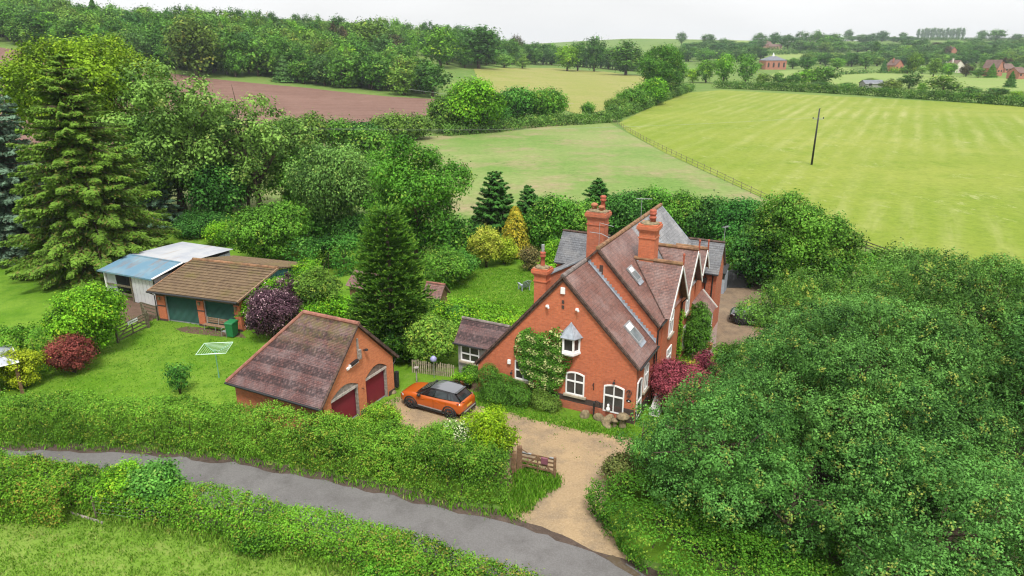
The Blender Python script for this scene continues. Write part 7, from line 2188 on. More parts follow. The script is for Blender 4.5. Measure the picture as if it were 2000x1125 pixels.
def rail_fence(name, label, path, h, gap, rails, mat, pr=0.06, rr=0.05, wires=0, cat="fence"):
    root = thing(name, label, cat, (path[0][0], path[0][1], hz(*path[0])))
    pts = path_pts(path, gap)
    o = root.location
    posts = []
    for i in range(len(pts)):
        if i and math.hypot(pts[i, 0] - posts[-1].x, pts[i, 1] - posts[-1].y) < gap * 0.6: continue
        posts.append(Vector((pts[i, 0], pts[i, 1], hz(pts[i, 0], pts[i, 1]))))
    for k, p in enumerate(posts):
        mb = MB(); lean = frng.uniform(-.06, .06)
        mb.tube([p - o - Vector((0, 0, .1)), p - o + Vector((lean, lean * .5, h))], pr, 6); mb.build("post", mat, root)
    mb = MB()
    for z in rails:
        for p, q in zip(posts[:-1], posts[1:]): mb.bar(p - o + Vector((0, 0, z)), q - o + Vector((0, 0, z + frng.uniform(-.03, .03))), 0.03, rr * 2)
    if rails: mb.build("rails", mat, root)
    if wires:
        mb = MB()
        for k in range(wires):
            z = h * (0.25 + 0.7 * k / max(1, wires - 1))
            for p, q in zip(posts[:-1], posts[1:]):
                m_ = p.lerp(q, .5) - o + Vector((0, 0, z - 0.03)); mb.tube([p - o + Vector((0, 0, z)), m_, q - o + Vector((0, 0, z))], 0.0045, 4, False)
        mb.build("wire", M['steel'], root)
    return root
M['fence_wood'] = plain("grey_fence_wood", (0.17, 0.145, 0.10), 0.9, var=0.3, scale=6)
rail_fence("field_fence", "weathered post and rail fence running diagonally between the meadow and the crop field", P2([(1198, 240), (1262, 278), (1330, 312), (1400, 346), (1485, 388), (1560, 424)]), 1.1, 2.8, (0.5, 0.95), M['fence_wood'], 0.04, 0.025)
rail_fence("field_fence", "short length of rail fence at the crop field corner above the oaks", P2([(1640, 478), (1690, 492), (1745, 512), (1840, 560)]), 1.15, 2.6, (0.45, 0.75, 1.05), M['darkwood'])
rail_fence("wire_fence", "rusty wire fence on thin posts along the paddock side of the field hedge", [(-18.6, 26.3), (-17.6, 26.2), (-14.6, 25.65), (-8.6, 24.15), (-4.5, 22.5), (-1, 20.6)], 1.15, 3.1, (), M['darkwood'], 0.045, wires=5)

# five-bar gates
def bar_gate(root, p, q, h, mat, bars=5, brace=True):
    p, q = Vector(p), Vector(q)
    g = MB()
    for k in range(bars):
        z = h * (0.14 + 0.84 * (k / (bars - 1)) ** 0.9)
        g.bar(p + Vector((0, 0, z)), q + Vector((0, 0, z)), 0.035, 0.09)
    d = (q - p)
    for t in (0.02, 0.98, 0.5): g.bar(p + d * t + Vector((0, 0, h * 0.1)), p + d * t + Vector((0, 0, h * 1.02)), 0.05, 0.09, (d.y, -d.x, 0))
    if brace:
        g.bar(p + Vector((0, 0, h * 0.14)), p + d * 0.5 + Vector((0, 0, h * 0.95)), 0.03, 0.08); g.bar(p + d * 0.5 + Vector((0, 0, h * 0.95)), q + Vector((0, 0, h * 0.2)), 0.03, 0.08)
    return g.build("gate_leaf", mat, root)
b = gp(1015, 922)
dg = thing("drive_gate", "brown timber five bar gate standing open across the grass beside the gravel drive", "gate", b)
q = gp(1083, 937) - b
bar_gate(dg, (0.05, 0, 0), q, 1.15, M['brownwood'])
mb = MB(); mb.box(-0.14, 0.12, -0.14, 0.12, -0.1, 1.45); mb.build("gate_post", M['brownwood'], dg, bevel=0.02)
mb = MB(); mb.box(-0.42, -0.16, -0.30, -0.06, -0.1, 1.25); mb.build("gate_post", M['brownwood'], dg, bevel=0.02)
mb = MB(); mb.bar(q + Vector((0, 0, -0.1)), q + Vector((0, 0, 1.28)), 0.13, 0.13, (1, 0, 0)); mb.build("gate_post", M['brownwood'], dg, bevel=0.015)
d = q.normalized(); n_ = Vector((d.y, -d.x, 0))
mb = MB(); c = q * 0.72 + Vector((0, 0, 0.98)); mb.bar(c - d * 0.17 + n_ * 0.07, c + d * 0.17 + n_ * 0.07, 0.10, 0.34); mb.build("letter_box", M['plum_sign'], dg, bevel=0.012)
mb = MB(); mb.bar(Vector((0.0, 0, 1.38)), q * 0.3 + Vector((0, 0, 1.12)), 0.03, 0.05); mb.build("strap_hinge", M['benchwood'], dg)
mb = MB(); mb.bar(q * 0.05 + Vector((0, 0, 1.17)), q * 0.33 + Vector((0, 0, 1.17)), 0.09, 0.035); mb.build("top_plate", M['steel'], dg)
mb = MB(); mb.bar(q * 0.85 + Vector((0, 0, 1.19)), q * 0.98 + Vector((0, 0, 1.19)), 0.09, 0.035); mb.build("top_plate", M['steel'], dg)

b = gp(231, 670)
fg = thing("field_gate", "weathered field gate with a white sign beside the round green bush", "gate", b)
q = gp(290, 640) - b
bar_gate(fg, (0.0, 0, 0), q, 1.2, M['darkwood'])
mb = MB(); mb.bar((0, 0, -.1), (0, 0, 1.15), 0.13, 0.13, (1, 0, 0)); mb.build("gate_post", M['darkwood'], fg)
mb = MB(); mb.bar(q + Vector((0, 0, -.1)), q + Vector((0, 0, 1.35)), 0.15, 0.15, (1, 0, 0)); mb.build("gate_post", M['darkwood'], fg)
d = q.normalized(); n_ = Vector((d.y, -d.x, 0))
mb = MB(); c = q * 0.52 + Vector((0, 0, 1.06)); mb.bar(c - d * 0.48 + n_ * 0.06, c + d * 0.48 + n_ * 0.06, 0.02, 0.26); sg = mb.build("sign", M['white'], fg)
mb = MB()
for k in range(7): mb.bar(c + d * (-0.30 + k * 0.09) + n_ * 0.074, c + d * (-0.25 + k * 0.09) + n_ * 0.074, 0.004, 0.06 + 0.04 * (k % 2))
for k in range(8):
    a_ = k * math.pi / 4; mb.bar(c + d * 0.40 + n_ * 0.074, c + d * (0.40 + 0.045 * math.cos(a_)) + Vector((0, 0, 0.045 * math.sin(a_))) + n_ * 0.074, 0.004, 0.04)
mb.build("sign_marks", M['black'], sg)
rail_fence("garden_rails", "short weathered rail fence between the field gate and the shutter garage", [tuple(gp(291, 640)[:2]), tuple(gp(281, 618)[:2]), tuple(gp(308, 626)[:2])], 1.2, 1.3, (0.3, 0.6, 0.9, 1.15), M['darkwood'], 0.08)

# picket fence
b = gp(806, 728); q = gp(890, 738) - b
pk = thing("picket_fence", "pale weathered picket fence between the pale variegated bush and the annex", "fence", b)
L = q.length; n = int(L / 0.135); d = q.normalized()
for k in range(n):
    mb = MB(); p = d * (k * L / n); h = 0.88 + frng.uniform(-.06, .06) + 0.06 * math.sin(k * 0.5)
    mb.bar(p + Vector((0, 0, 0.02)), p + Vector((frng.uniform(-.03, .03), 0, h)), 0.075, 0.022, (d.y, -d.x, 0)); mb.build("picket", M['picket'], pk)
mb = MB()
for z in (0.28, 0.68): mb.bar(Vector((0, 0.035, z)), q + Vector((0, 0.035, z)), 0.035, 0.07)
mb.build("rail", M['darkwood'], pk)

# ------------------------------------------------------------------ orange car
def car_mat(name, col, rough=0.25):
    m, n, l, b = newmat(name)
    b.inputs["Base Color"].default_value = c4(col); b.inputs["Roughness"].default_value = rough
    b.inputs["Coat Weight"].default_value = 0.8; b.inputs["Coat Roughness"].default_value = 0.06
    b.inputs["Metallic"].default_value = 0.25
    return m
def make_car(name, label, loc, rotz, paint, roofpaint):
    root = thing(name, label, "car", loc, rotz)
    # stations: x, half width at sill, half width at waist, sill z, waist z, top z, half width at top
    ST = [(2.16, 0.50, 0.60, 0.34, 0.58, 0.70, 0.45), (2.08, 0.68, 0.76, 0.26, 0.60, 0.80, 0.62), (1.85, 0.80, 0.86, 0.22, 0.66, 0.93, 0.72), (1.35, 0.84, 0.895, 0.22, 0.70, 1.00, 0.76), (0.95, 0.85, 0.895, 0.22, 0.72, 1.05, 0.77), (0.3, 0.85, 0.885, 0.22, 0.73, 1.06, 0.79), (-0.5, 0.85, 0.885, 0.22, 0.75, 1.08, 0.80), (-1.1, 0.85, 0.90, 0.22, 0.78, 1.11, 0.80), (-1.6, 0.84, 0.90, 0.25, 0.80, 1.13, 0.78), (-1.95, 0.80, 0.86, 0.30, 0.80, 1.10, 0.74), (-2.12, 0.72, 0.80, 0.36, 0.78, 1.00, 0.66), (-2.16, 0.60, 0.66, 0.42, 0.74, 0.92, 0.55)]
    mb = MB(); rings = []
    for (x, ws, ww, zs, zw, zt, wt) in ST:
        half = [(0.0, zs), (ws * 0.7, zs), (ws, zs + 0.06), (ww * 0.985, (zs + zw) / 2), (ww, zw), (ww * 0.97, zw + (zt - zw) * 0.55), (wt, zt - 0.02), (wt * 0.6, zt + 0.005), (0.0, zt + 0.015)]
        ring = [(x, y, z) for y, z in half] + [(x, -y, z) for y, z in half[-2:0:-1]]
        rings.append(ring)
    n = len(rings[0])
    for r in rings: mb.v += r
    for i in range(len(rings) - 1):
        for k in range(n):
            k2 = (k + 1) % n
            mb.f.append((i * n + k, i * n + k2, (i + 1) * n + k2, (i + 1) * n + k))
    mb.f.append(tuple(range(n))); mb.f.append(tuple((len(rings) - 1) * n + k for k in reversed(range(n))))
    body = mb.build("body", paint, root, True)
    md = body.modifiers.new("sub", 'SUBSURF'); md.levels = 1; md.render_levels = 2
    # glasshouse and roof
    lo = [(0.98, 0.70, 1.03), (0.55, 0.775, 1.05), (-0.5, 0.785, 1.07), (-1.45, 0.765, 1.10), (-1.98, 0.66, 1.06)]
    hi = [(0.12, 0.56, 1.46), (0.0, 0.595, 1.485), (-0.5, 0.61, 1.51), (-1.30, 0.585, 1.49), (-1.52, 0.53, 1.455)]
    gh = MB()
    for s in (1, -1):
        o = len(gh.v)
        gh.v += [(x, s * y, z) for x, y, z in lo] + [(x, s * y, z) for x, y, z in hi]
        for i in range(4): gh.f.append((o + i, o + i + 1, o + 5 + i + 1, o + 5 + i))
    gh.f.append((0, 10, 15, 5)); gh.f.append((4, 14, 19, 9))
    for i in range(4): gh.f.append((5 + i, 15 + i, 16 + i, 6 + i))
    gh.build("cabin", M['black_gloss'], root)
    rf = MB(); pts = []
    for (x, y, z) in hi: pts.append((x * 1.0 - 0.03, y * 0.93, z + 0.012))
    v = []
    for (x, y, z) in pts: v += [(x, y, z), (x, y * 0.5, z + 0.025), (x, 0, z + 0.032), (x, -y * 0.5, z + 0.025), (x, -y, z)]
    f = []
    for i in range(4):
        for k in range(4): f.append((i * 5 + k, i * 5 + k + 1, (i + 1) * 5 + k + 1, (i + 1) * 5 + k))
    rf.add(v, f); rf.build("roof_panel", roofpaint, root, True)
    def onside(t0, t1, a, bb, s, out=0.012):   # pane between roof and belt from fraction t0..t1 along, a..bb up
        def P(t, h):
            i = min(3, int(t)); fr_ = t - i
            l_ = Vector(lo[i]).lerp(Vector(lo[i + 1]), fr_); h_ = Vector(hi[i]).lerp(Vector(hi[i + 1]), fr_)
            p = l_.lerp(h_, h); return Vector((p.x, s * (p.y + out), p.z + 0.004))
        return [P(t0, a), P(t1, a), P(t1, bb), P(t0, bb)]
    for s in (1, -1):
        for (t0, t1) in ((0.55, 1.75), (1.85, 2.72), (2.82, 3.35)):
            g = MB(); g.quad(*onside(t0, t1, 0.10, 0.86, s)); g.build("side_window", M['car_glass'], root)
        g = MB(); g.tube([Vector((0.0, s * 0.575, 1.50)), Vector((-0.6, s * 0.60, 1.535)), Vector((-1.3, s * 0.575, 1.51))], 0.018, 6); g.build("roof_rail", M['black_plastic'], root)
        m_ = MB(); m_.lathe((0.62, s * 0.96, 1.0), [(0.03, -0.02), (0.11, 0.02), (0.115, 0.10), (0.07, 0.16), (0.02, 0.175)], 10)
        m_.build("wing_mirror", M['black_plastic'], root, True)
        c = MB(); c.bar((0.95, s * 0.868, 0.30), (-0.95, s * 0.868, 0.30), 0.06, 0.15); c.build("sill_cladding", M['black_plastic'], root)
        c = MB(); c.bar((0.75, s * 0.885, 0.40), (-0.85, s * 0.885, 0.385), 0.03, 0.045); c.build("sill_trim", M['steel'], root)
        for x in (1.28, -1.36):
            a = MB(); p = []
            for k in range(13):
                t = math.pi * (-0.08 + 1.16 * k / 12); p.append((x + 0.42 * math.cos(t), s * 0.862, 0.35 + 0.42 * math.sin(t)))
            a.tube(p, 0.055, 6); a.build("wheel_arch", M['black_plastic'], root)
            a = MB(); a.prism([(x + 0.41 * math.cos(k * math.pi / 8), s * 0.845, 0.36 + 0.41 * math.sin(k * math.pi / 8)) for k in range(16)], (0, s * 0.012, 0)); a.build("arch_liner", M['black'], root)
            w = MB(); pr_ = [(0.20, -0.11), (0.31, -0.11), (0.345, -0.07), (0.35, 0.0), (0.345, 0.07), (0.31, 0.11), (0.20, 0.11)]
            N_ = 24
            for r, yy in pr_:
                for k in range(N_):
                    t = 2 * math.pi * k / N_; w.v.append((x + r * math.cos(t), s * (0.80 + yy), 0.35 + r * math.sin(t)))
            for i in range(len(pr_) - 1):
                for k in range(N_): w.f.append((i * N_ + k, i * N_ + (k + 1) % N_, (i + 1) * N_ + (k + 1) % N_, (i + 1) * N_ + k))
            wo = w.build("wheel", M['tyre'], root, True)
            rm = MB()
            for k in range(5):
                t = 2 * math.pi * k / 5 + 0.3
                rm.bar((x, s * 0.895, 0.35), (x + 0.225 * math.cos(t), s * 0.885, 0.35 + 0.225 * math.sin(t)), 0.03, 0.085, (0, 1, 0))
            pp2 = [(x + 0.225 * math.cos(k * math.pi / 10), s * 0.89, 0.35 + 0.225 * math.sin(k * math.pi / 10)) for k in range(21)]
            rm.tube(pp2, 0.02, 5); rm.build("rim", M['rim'], wo)
            rb = MB(); rb.prism([(x + 0.21 * math.cos(k * math.pi / 8), s * 0.85, 0.35 + 0.21 * math.sin(k * math.pi / 8)) for k in range(16)], (0, s * 0.01, 0)); rb.build("hub_disc", M['black'], wo)
        for x in (0.42, -0.55):
            hd = MB(); hd.bar((x - 0.1, s * 0.895, 0.86), (x + 0.1, s * 0.895, 0.86), 0.03, 0.035); hd.build("door_handle", paint, root)
        hl = MB(); hl.bar((2.02, s * 0.66, 0.74), (1.80, s * 0.85, 0.77), 0.05, 0.09); hl.build("headlight", M['lamp_glass'], root)
        tl = MB(); tl.bar((-2.06, s * 0.45, 0.98), (-1.86, s * 0.83, 0.985), 0.10, 0.12); tl.build("tail_light", M['tail'], root)
        sm = MB()
        for x in (0.82, -0.30, -1.12): sm.bar((x, s * 0.893, 0.42), (x, s * 0.888, 0.98), 0.006, 0.012, (1, 0, 0))
        sm.build("door_seam", M['black'], root)
    g = MB(); g.quad((0.95, 0.62, 1.06), (0.95, -0.62, 1.06), (0.17, -0.50, 1.445), (0.17, 0.50, 1.445))
    for i in range(4): g.v[i] = (g.v[i][0] + 0.012, g.v[i][1], g.v[i][2] + 0.014)
    g.build("windscreen", M['car_glass'], root)
    g = MB(); g.quad((-1.98, -0.56, 1.09), (-1.98, 0.56, 1.09), (-1.56, 0.46, 1.43), (-1.56, -0.46, 1.43))
    for i in range(4): g.v[i] = (g.v[i][0] - 0.014, g.v[i][1], g.v[i][2] + 0.012)
    g.build("rear_window", M['car_glass'], root)
    sp = MB(); sp.bar((-1.60, 0.52, 1.475), (-1.60, -0.52, 1.475), 0.16, 0.03); sp.build("spoiler", M['black_gloss'], root, bevel=0.01)
    bp = MB(); bp.bar((-2.13, 0.74, 0.42), (-2.13, -0.74, 0.42), 0.14, 0.26); bp.build("rear_bumper", M['black_plastic'], root, bevel=0.03)
    bt = MB(); bt.bar((-2.20, 0.60, 0.50), (-2.20, -0.60, 0.50), 0.05, 0.08); bt.build("bumper_trim", M['steel'], root, bevel=0.01)
    tb = MB(); tb.bar((-2.085, 0.46, 0.97), (-2.085, -0.46, 0.97), 0.05, 0.07); tb.build("tail_bar", M['black_gloss'], root)
    pt = MB(); pt.bar((-2.175, 0.26, 0.72), (-2.175, -0.26, 0.72), 0.02, 0.11); pt.build("number_plate", M['plate'], root)
    fb = MB(); fb.bar((2.10, 0.6, 0.36), (2.10, -0.6, 0.36), 0.12, 0.2); fb.bar((2.13, 0.42, 0.60), (2.13, -0.42, 0.60), 0.06, 0.18); fb.build("front_grille", M['black_plastic'], root, bevel=0.02)
    return root
M['black_gloss'] = car_mat("gloss_black", (0.012, 0.012, 0.014), 0.2)
M['car_glass'] = glass_mat("car_glass", (0.012, 0.018, 0.02), 0.04, 0.7)
M['tyre'] = plain("tyre_rubber", (0.022, 0.022, 0.023), 0.85, var=0.2)
M['rim'] = plain("dark_alloy", (0.09, 0.09, 0.095), 0.4, 0.6, var=0.1)
M['lamp_glass'] = glass_mat("lamp_glass", (0.35, 0.36, 0.38), 0.1, 0.8)
M['tail'] = glass_mat("dark_tail_lamp", (0.10, 0.018, 0.015), 0.1, 0.8)
M['plate'] = plain("yellow_plate", (0.60, 0.38, 0.05), 0.5)
orange = car_mat("orange_car_paint", (0.52, 0.105, 0.012), 0.28)
roof_sheen = car_mat("sky_lightened_roof_paint", (0.13, 0.135, 0.15), 0.12)  # black roof, its colour raised to carry the reflected sky
wf, wr = gp(803, 797), gp(880, 818)
hd = (wf - wr).normalized()
lft = Vector((-hd.y, hd.x, 0))
cc = (wf + wr) / 2 - lft * 0.80 + hd * 0.04
make_car("orange_car", "orange crossover car with a black roof parked on the gravel before the brick gable", (cc.x, cc.y, 0.022), math.atan2(hd.y, hd.x), orange, roof_sheen)
kb = gp(1424, 634)
make_car("black_car", "black car mostly hidden behind the oaks in the gravel yard", (kb.x + 2.3, kb.y + 0.2, 0.012), math.radians(160), car_mat("black_car_paint", (0.008, 0.009, 0.011), 0.2), M['black_gloss'])

# ------------------------------------------------------------------ garden furniture and bits
b = gp(455, 657)
wb = thing("wheelie_bin", "green wheelie bin beside the bench at the shutter garage", "bin", b, math.radians(-15))
mb = MB(); mb.add([(-.26, -.30, .06), (.26, -.30, .06), (.26, .28, .06), (-.26, .28, .06), (-.32, -.38, 1.08), (.32, -.38, 1.08), (.32, .38, 1.08), (-.32, .38, 1.08)], [(0, 3, 2, 1), (4, 5, 6, 7), (0, 1, 5, 4), (1, 2, 6, 5), (2, 3, 7, 6), (3, 0, 4, 7)]); mb.build("body", M['bin'], wb, bevel=0.03)
mb = MB(); mb.add([(-.34, -.42, 1.09), (.34, -.42, 1.09), (.34, .40, 1.12), (-.34, .40, 1.12), (-.30, -.36, 1.17), (.30, -.36, 1.17), (.30, .36, 1.22), (-.30, .36, 1.22)], [(0, 3, 2, 1), (4, 5, 6, 7), (0, 1, 5, 4), (1, 2, 6, 5), (2, 3, 7, 6), (3, 0, 4, 7)]); mb.build("lid", M['bin'], wb, bevel=0.02)
mb = MB(); mb.tube([(-.30, .44, 1.06), (.30, .44, 1.06)], 0.03, 6); mb.build("handle", M['black_plastic'], wb)
for s in (-1, 1):
    mb = MB(); mb.tube([(s * .30, .27, .11), (s * .23, .27, .11)], 0.11, 12); mb.build("wheel", M['tyre'], wb)

b = gp(398, 644); q = gp(446, 652) - b
bn = thing("garden_bench", "slatted timber bench with iron legs in front of the right green shutter", "bench", b, math.atan2(q.y, q.x))
L = q.length
for k in range(3):
    mb = MB(); mb.box(0, L, -0.05 + k * 0.13, 0.06 + k * 0.13, 0.42, 0.455); mb.build("seat_slat", M['benchwood'], bn, bevel=0.006)
for k in range(3):
    mb = MB(); mb.box(0, L, 0.37 + k * 0.03, 0.40 + k * 0.03, 0.52 + k * 0.13, 0.62 + k * 0.13); mb.build("back_slat", M['benchwood'], bn, bevel=0.006)
for x in (0.12, L * 0.5, L - 0.12):
    mb = MB(); mb.tube([(x, -0.02, 0), (x, -0.02, 0.42), (x, 0.33, 0.42), (x, 0.36, 0.5), (x, 0.46, 0.92)], 0.022, 6); mb.tube([(x, 0.34, 0), (x, 0.30, 0.42)], 0.022, 6); mb.build("leg", M['steel'], bn)
b = gp(443, 657)
mc = thing("metal_chair", "grey tubular garden chair between the bench and the green bin", "chair", b, math.radians(-30))
mb = MB()
for s in (-1, 1):
    mb.tube([(s * .24, -.22, 0), (s * .24, -.22, .62), (s * .24, .22, .66), (s * .24, .28, .95)], 0.018, 6); mb.tube([(s * .24, .24, 0), (s * .24, .2, .62)], 0.018, 6)
mb.tube([(-.24, .28, .95), (.24, .28, .95)], 0.018, 6); mb.build("frame", M['steel'], mc)
mb = MB(); mb.box(-.23, .23, -.22, .22, .42, .44); mb.build("seat", M['grey_metal'], mc); mb = MB(); mb.bar((0, .22, .5), (0, .27, .93), 0.44, 0.02, (0, 1, 0)); mb.build("backrest", M['grey_metal'], mc)

# rotary washing line
b = gp(428, 738)
wl_ = thing("washing_line", "square rotary washing line on a green pole in the middle of the lawn", "washing line", b, math.radians(20))
mb = MB(); mb.tube([(0, 0, 0), (0, 0, 1.95)], 0.028, 8); mb.tube([(0, 0, 0), (0, 0, 0.25)], 0.045, 8); mb.build("pole", M['green_line'], wl_)
cr = [(1.25 * math.cos(math.pi / 2 * k + 0.55), 1.25 * math.sin(math.pi / 2 * k + 0.55), 2.05) for k in range(4)]
for c in cr:
    mb = MB(); mb.tube([(0, 0, 1.72), (c[0], c[1], c[2])], 0.017, 6); mb.build("arm", M['green_line'], wl_)
mb = MB()
for r in (0.25, 0.38, 0.50, 0.62, 0.74, 0.86, 0.98):
    p = [(c[0] * r, c[1] * r, 1.72 + 0.33 * r) for c in cr]; mb.tube(p + [p[0]], 0.010, 4, False)
mb.build("line", M['pale_line'], wl_)
mb = MB(); mb.tube(cr + [cr[0]], 0.018, 5, False); mb.build("outer_line", M['pale_line'], wl_)

# canopy at the left edge
b = gp(44, 768)
gz = thing("garden_canopy", "garden canopy with a pale ribbed roof on brown posts at the left edge", "canopy", b, math.radians(40))
for x, y in ((0, 0), (-3.0, 0), (0, 3.0), (-3.0, 3.0)):
    mb = MB(); mb.box(x - .09, x + .09, y - .09, y + .09, 0, 2.05); mb.build("post", M['brownwood'], gz, bevel=0.01)
ap = (-1.5, 1.5, 2.75); e = 0.18
cs = [(e, -e, 2.08), (e, 3 + e, 2.08), (-3 - e, 3 + e, 2.08), (-3 - e, -e, 2.08)]
mb = MB()
for i in range(4):
    a, c = cs[i], cs[(i + 1) % 4]; mb.prism([a, c, ap], (0, 0, 0.02))
mb.build("roof", M['canopy'], gz)
mb = MB()
for c in cs: mb.tube([c, ap], 0.035, 6)
for i in range(4):
    a, c = Vector(cs[i]), Vector(cs[(i + 1) % 4]); mb.tube([a, c], 0.04, 6); mb.tube([a.lerp(c, .5), ap], 0.025, 6)
mb.build("rib", M['white'], gz)
mb = MB(); mb.box(-2.2, -0.9, 0.9, 1.7, 0.70, 0.75); [mb.box(x - .04, x + .04, y - .04, y + .04, 0, 0.70) for x in (-2.1, -1.0) for y in (1.0, 1.6)]
one("garden_table", "small timber table under the garden canopy", "table", mb, M['benchwood'], b, math.radians(40))

# armchair on the rear lawn
b = gp(1024, 566)
ad = thing("garden_armchair", "grey slatted garden armchair alone on the rear lawn", "chair", b, math.radians(205))
for k in range(5):
    mb = MB(); x = -0.28 + k * 0.14; mb.bar((x, 0.22, 0.32), (x * 1.15, 0.62, 1.05 - 0.05 * abs(k - 2)), 0.12, 0.025, (0, 1, 0)); mb.build("back_slat", M['grey_plastic'], ad)
for k in range(4):
    mb = MB(); y = -0.35 + k * 0.15; mb.box(-0.32, 0.32, y, y + 0.13, 0.40 - k * 0.03, 0.425 - k * 0.03); mb.build("seat_slat", M['grey_plastic'], ad)
for s in (-1, 1):
    mb = MB(); mb.box(s * 0.36 - 0.07, s * 0.36 + 0.07, -0.45, 0.38, 0.56, 0.585); mb.build("armrest", M['grey_plastic'], ad)
    for y in (-0.36, 0.28):
        mb = MB(); mb.box(s * 0.35 - 0.03, s * 0.35 + 0.03, y - .05, y + .05, 0, 0.56); mb.build("leg", M['grey_plastic'], ad)

def small_shed(label, b, yaw, w, d, h, rh, roofmat):
    r = thing("garden_shed", label, "shed", b, yaw)
    m1 = MB(); m1.box(-w / 2, w / 2, 0, d, -.05, h); m1.prism([(-w / 2, 0, h + .002), (-w / 2, d, h + .002), (-w / 2, d / 2, h + rh - .1)], (w, 0, 0)); m1.build("wall", M['brownwood'], r)
    m1 = MB(); m1.slope((-w/2-.2, -.25, h-.1), (w/2+.2, -.25, h-.1), (w/2+.2, d/2, h+rh), (-w/2-.2, d/2, h+rh), 0.12, 0.02); m1.build("roof", roofmat, r)
    m1 = MB(); m1.slope((w/2+.2, d+.25, h-.1), (-w/2-.2, d+.25, h-.1), (-w/2-.2, d/2, h+rh), (w/2+.2, d/2, h+rh), 0.12, 0.02); m1.build("roof", roofmat, r)
    m1 = MB(); m1.tube([(-w/2-.2, d/2, h+rh), (w/2+.2, d/2, h+rh)], 0.09, 7); m1.build("ridge_tiles", M['ridge_red'], r)
    m1 = MB(); m1.box(-w * .18, w * .18, -0.03, -0.002, 0.02, h * 0.9); m1.build("door", M['darkwood'], r)
    return r
q = gp(868, 612); small_shed("small tile roofed garden store right of the monkey puzzle tree", Vector((q.x - 0.9, q.y, 0)), math.radians(-22), 1.25, 1.3, 1.45, 0.85, M['tile_x'])
q = gp(690, 590); small_shed("tile roofed outhouse peeping out left of the monkey puzzle tree", Vector((q.x + 0.6, q.y, 0)), math.radians(-30), 2.2, 2.2, 1.4, 1.0, M['tile_x'])

# stones and pots under the front window
def rock(name, label, loc, sx, sy, sz, seed, mat=None, cat="stone", group=None):
    rng = np.random.default_rng(seed)
    bm = bmesh.new(); bmesh.ops.create_icosphere(bm, subdivisions=3, radius=1)
    for v in bm.verts:
        p = np.array(v.co)[None]
        k = 1 + 0.16 * float(sway(p, 2.3, seed)[0]) + 0.07 * float(sway(p, 6.0, seed + 1)[0])
        v.co = Vector((v.co.x * sx * k, v.co.y * sy * k, max(-0.3, v.co.z) * sz * k + sz * 0.3))
    me = bpy.data.meshes.new(name); bm.to_mesh(me); bm.free(); me.materials.append(mat or M['stone'])
    o = bpy.data.objects.new(name, me); COL.objects.link(o); o.location = loc; o.rotation_euler = (0, 0, rng.uniform(0, 6.28))
    return tag(o, label, cat, group)
def staddle(label, loc, k, rz):
    r = thing("staddle_stone", label, "stone", loc, rz)
    m1 = MB(); m1.lathe((0, 0, 0), [(0.22 * k, 0), (0.19 * k, 0.2 * k), (0.13 * k, 0.5 * k), (0.12 * k, 0.58 * k)], 8); m1.build("pillar", M['stone'], r)
    m1 = MB(); m1.lathe((0, 0, 0.56 * k), [(0.16 * k, 0), (0.36 * k, 0.04 * k), (0.38 * k, 0.12 * k), (0.26 * k, 0.22 * k), (0.06 * k, 0.27 * k)], 10); m1.build("cap", M['stone'], r, True)
staddle("mushroom-shaped staddle stone at the corner of the brick gable", hp(-0.45, -0.62), 1.0, 0.2)
staddle("shorter staddle stone left of the one at the gable corner", hp(-0.85, -0.75), 0.6, 0.9)
rock("stone", "rough golden stone block below the glazed front door", hp(-1.35, -0.45, 0), 0.42, 0.26, 0.34, 3)
rock("stone", "grey pitted stone between the golden block and the stone trough", hp(-1.95, -0.42, 0), 0.3, 0.22, 0.30, 4)
rock("stone", "low flat stone lying on the grass in front of the stone group", hp(-1.3, -0.85, 0), 0.45, 0.2, 0.12, 5)
rock("stone", "pale boulder at the foot of the maroon garage doors' right pier", gp(768, 768), 0.22, 0.16, 0.14, 6)
rock("stone", "rough round stone under the front wall left of the other stones", hp(-2.75, -0.45, 0), 0.30, 0.26, 0.34, 7)
mb = MB(); mb.tube([(0, 0, 0), (0, 0, .9)], 0.05, 8); mb.tube([(0, 0, .9), (.1, 0, 1.1), (.3, 0, 1.05), (.42, 0, .7)], 0.025, 6); mb.lathe((0, 0, .88), [(.06, 0), (.07, .08), (.03, .14)], 8)
one("water_pump", "old black iron hand pump standing against the front wall", "pump", mb, M['black'], hp(-2.25, -0.35), -TH)
mb = MB(); mb.box(-0.28, 0.28, -0.55, 0.55, 0, 0.06); mb.box(-0.28, 0.28, -0.55, -0.50, 0.06, 0.5); mb.bar((0, -.5, .3), (0, .5, .9), 0.5, 0.05)
one("white_lounger", "white garden lounger folded against the cottage's side wall", "lounger", mb, M['white_wood'], hp(0.75, 1.9), -TH)
b = gp(776, 762)
mb = MB(); mb.tube([(0, 0, 0.25), (0.02, 0, 1.25)], 0.14, 8); mb.tube([(0, -.05, 0.2), (0.1, -.1, 0.5), (0.0, -.12, 0.8)], 0.06, 6)
one("hose_reel", "black hose reel and sacking hung at the right corner of the tiled garage", "hose", mb, M['black_plastic'], b)
b = gp(848, 738)
sl = thing("garden_lantern", "violet-blue lantern head on a thin post in front of the picket fence", "lantern", b)
mb = MB(); mb.tube([(0, 0, 0), (0, 0, 1.15)], 0.02, 6); mb.build("post", M['steel'], sl)
mb = MB(); mb.lathe((0, 0, 1.1), [(0.05, 0), (0.2, 0.1), (0.22, 0.28), (0.1, 0.4), (0.02, 0.44)], 8); mb.build("lantern_head", plain("violet_glass", (0.30, 0.30, 0.50), 0.3), sl, True)
b = gp(814, 750)
mb = MB(); mb.tube([(0, 0, 0), (0.02, 0, 1.1)], 0.045, 7); mb.lathe((0.02, 0, 1.05), [(0.03, 0), (0.16, 0.06), (0.17, 0.1), (0.13, 0.08)], 10)
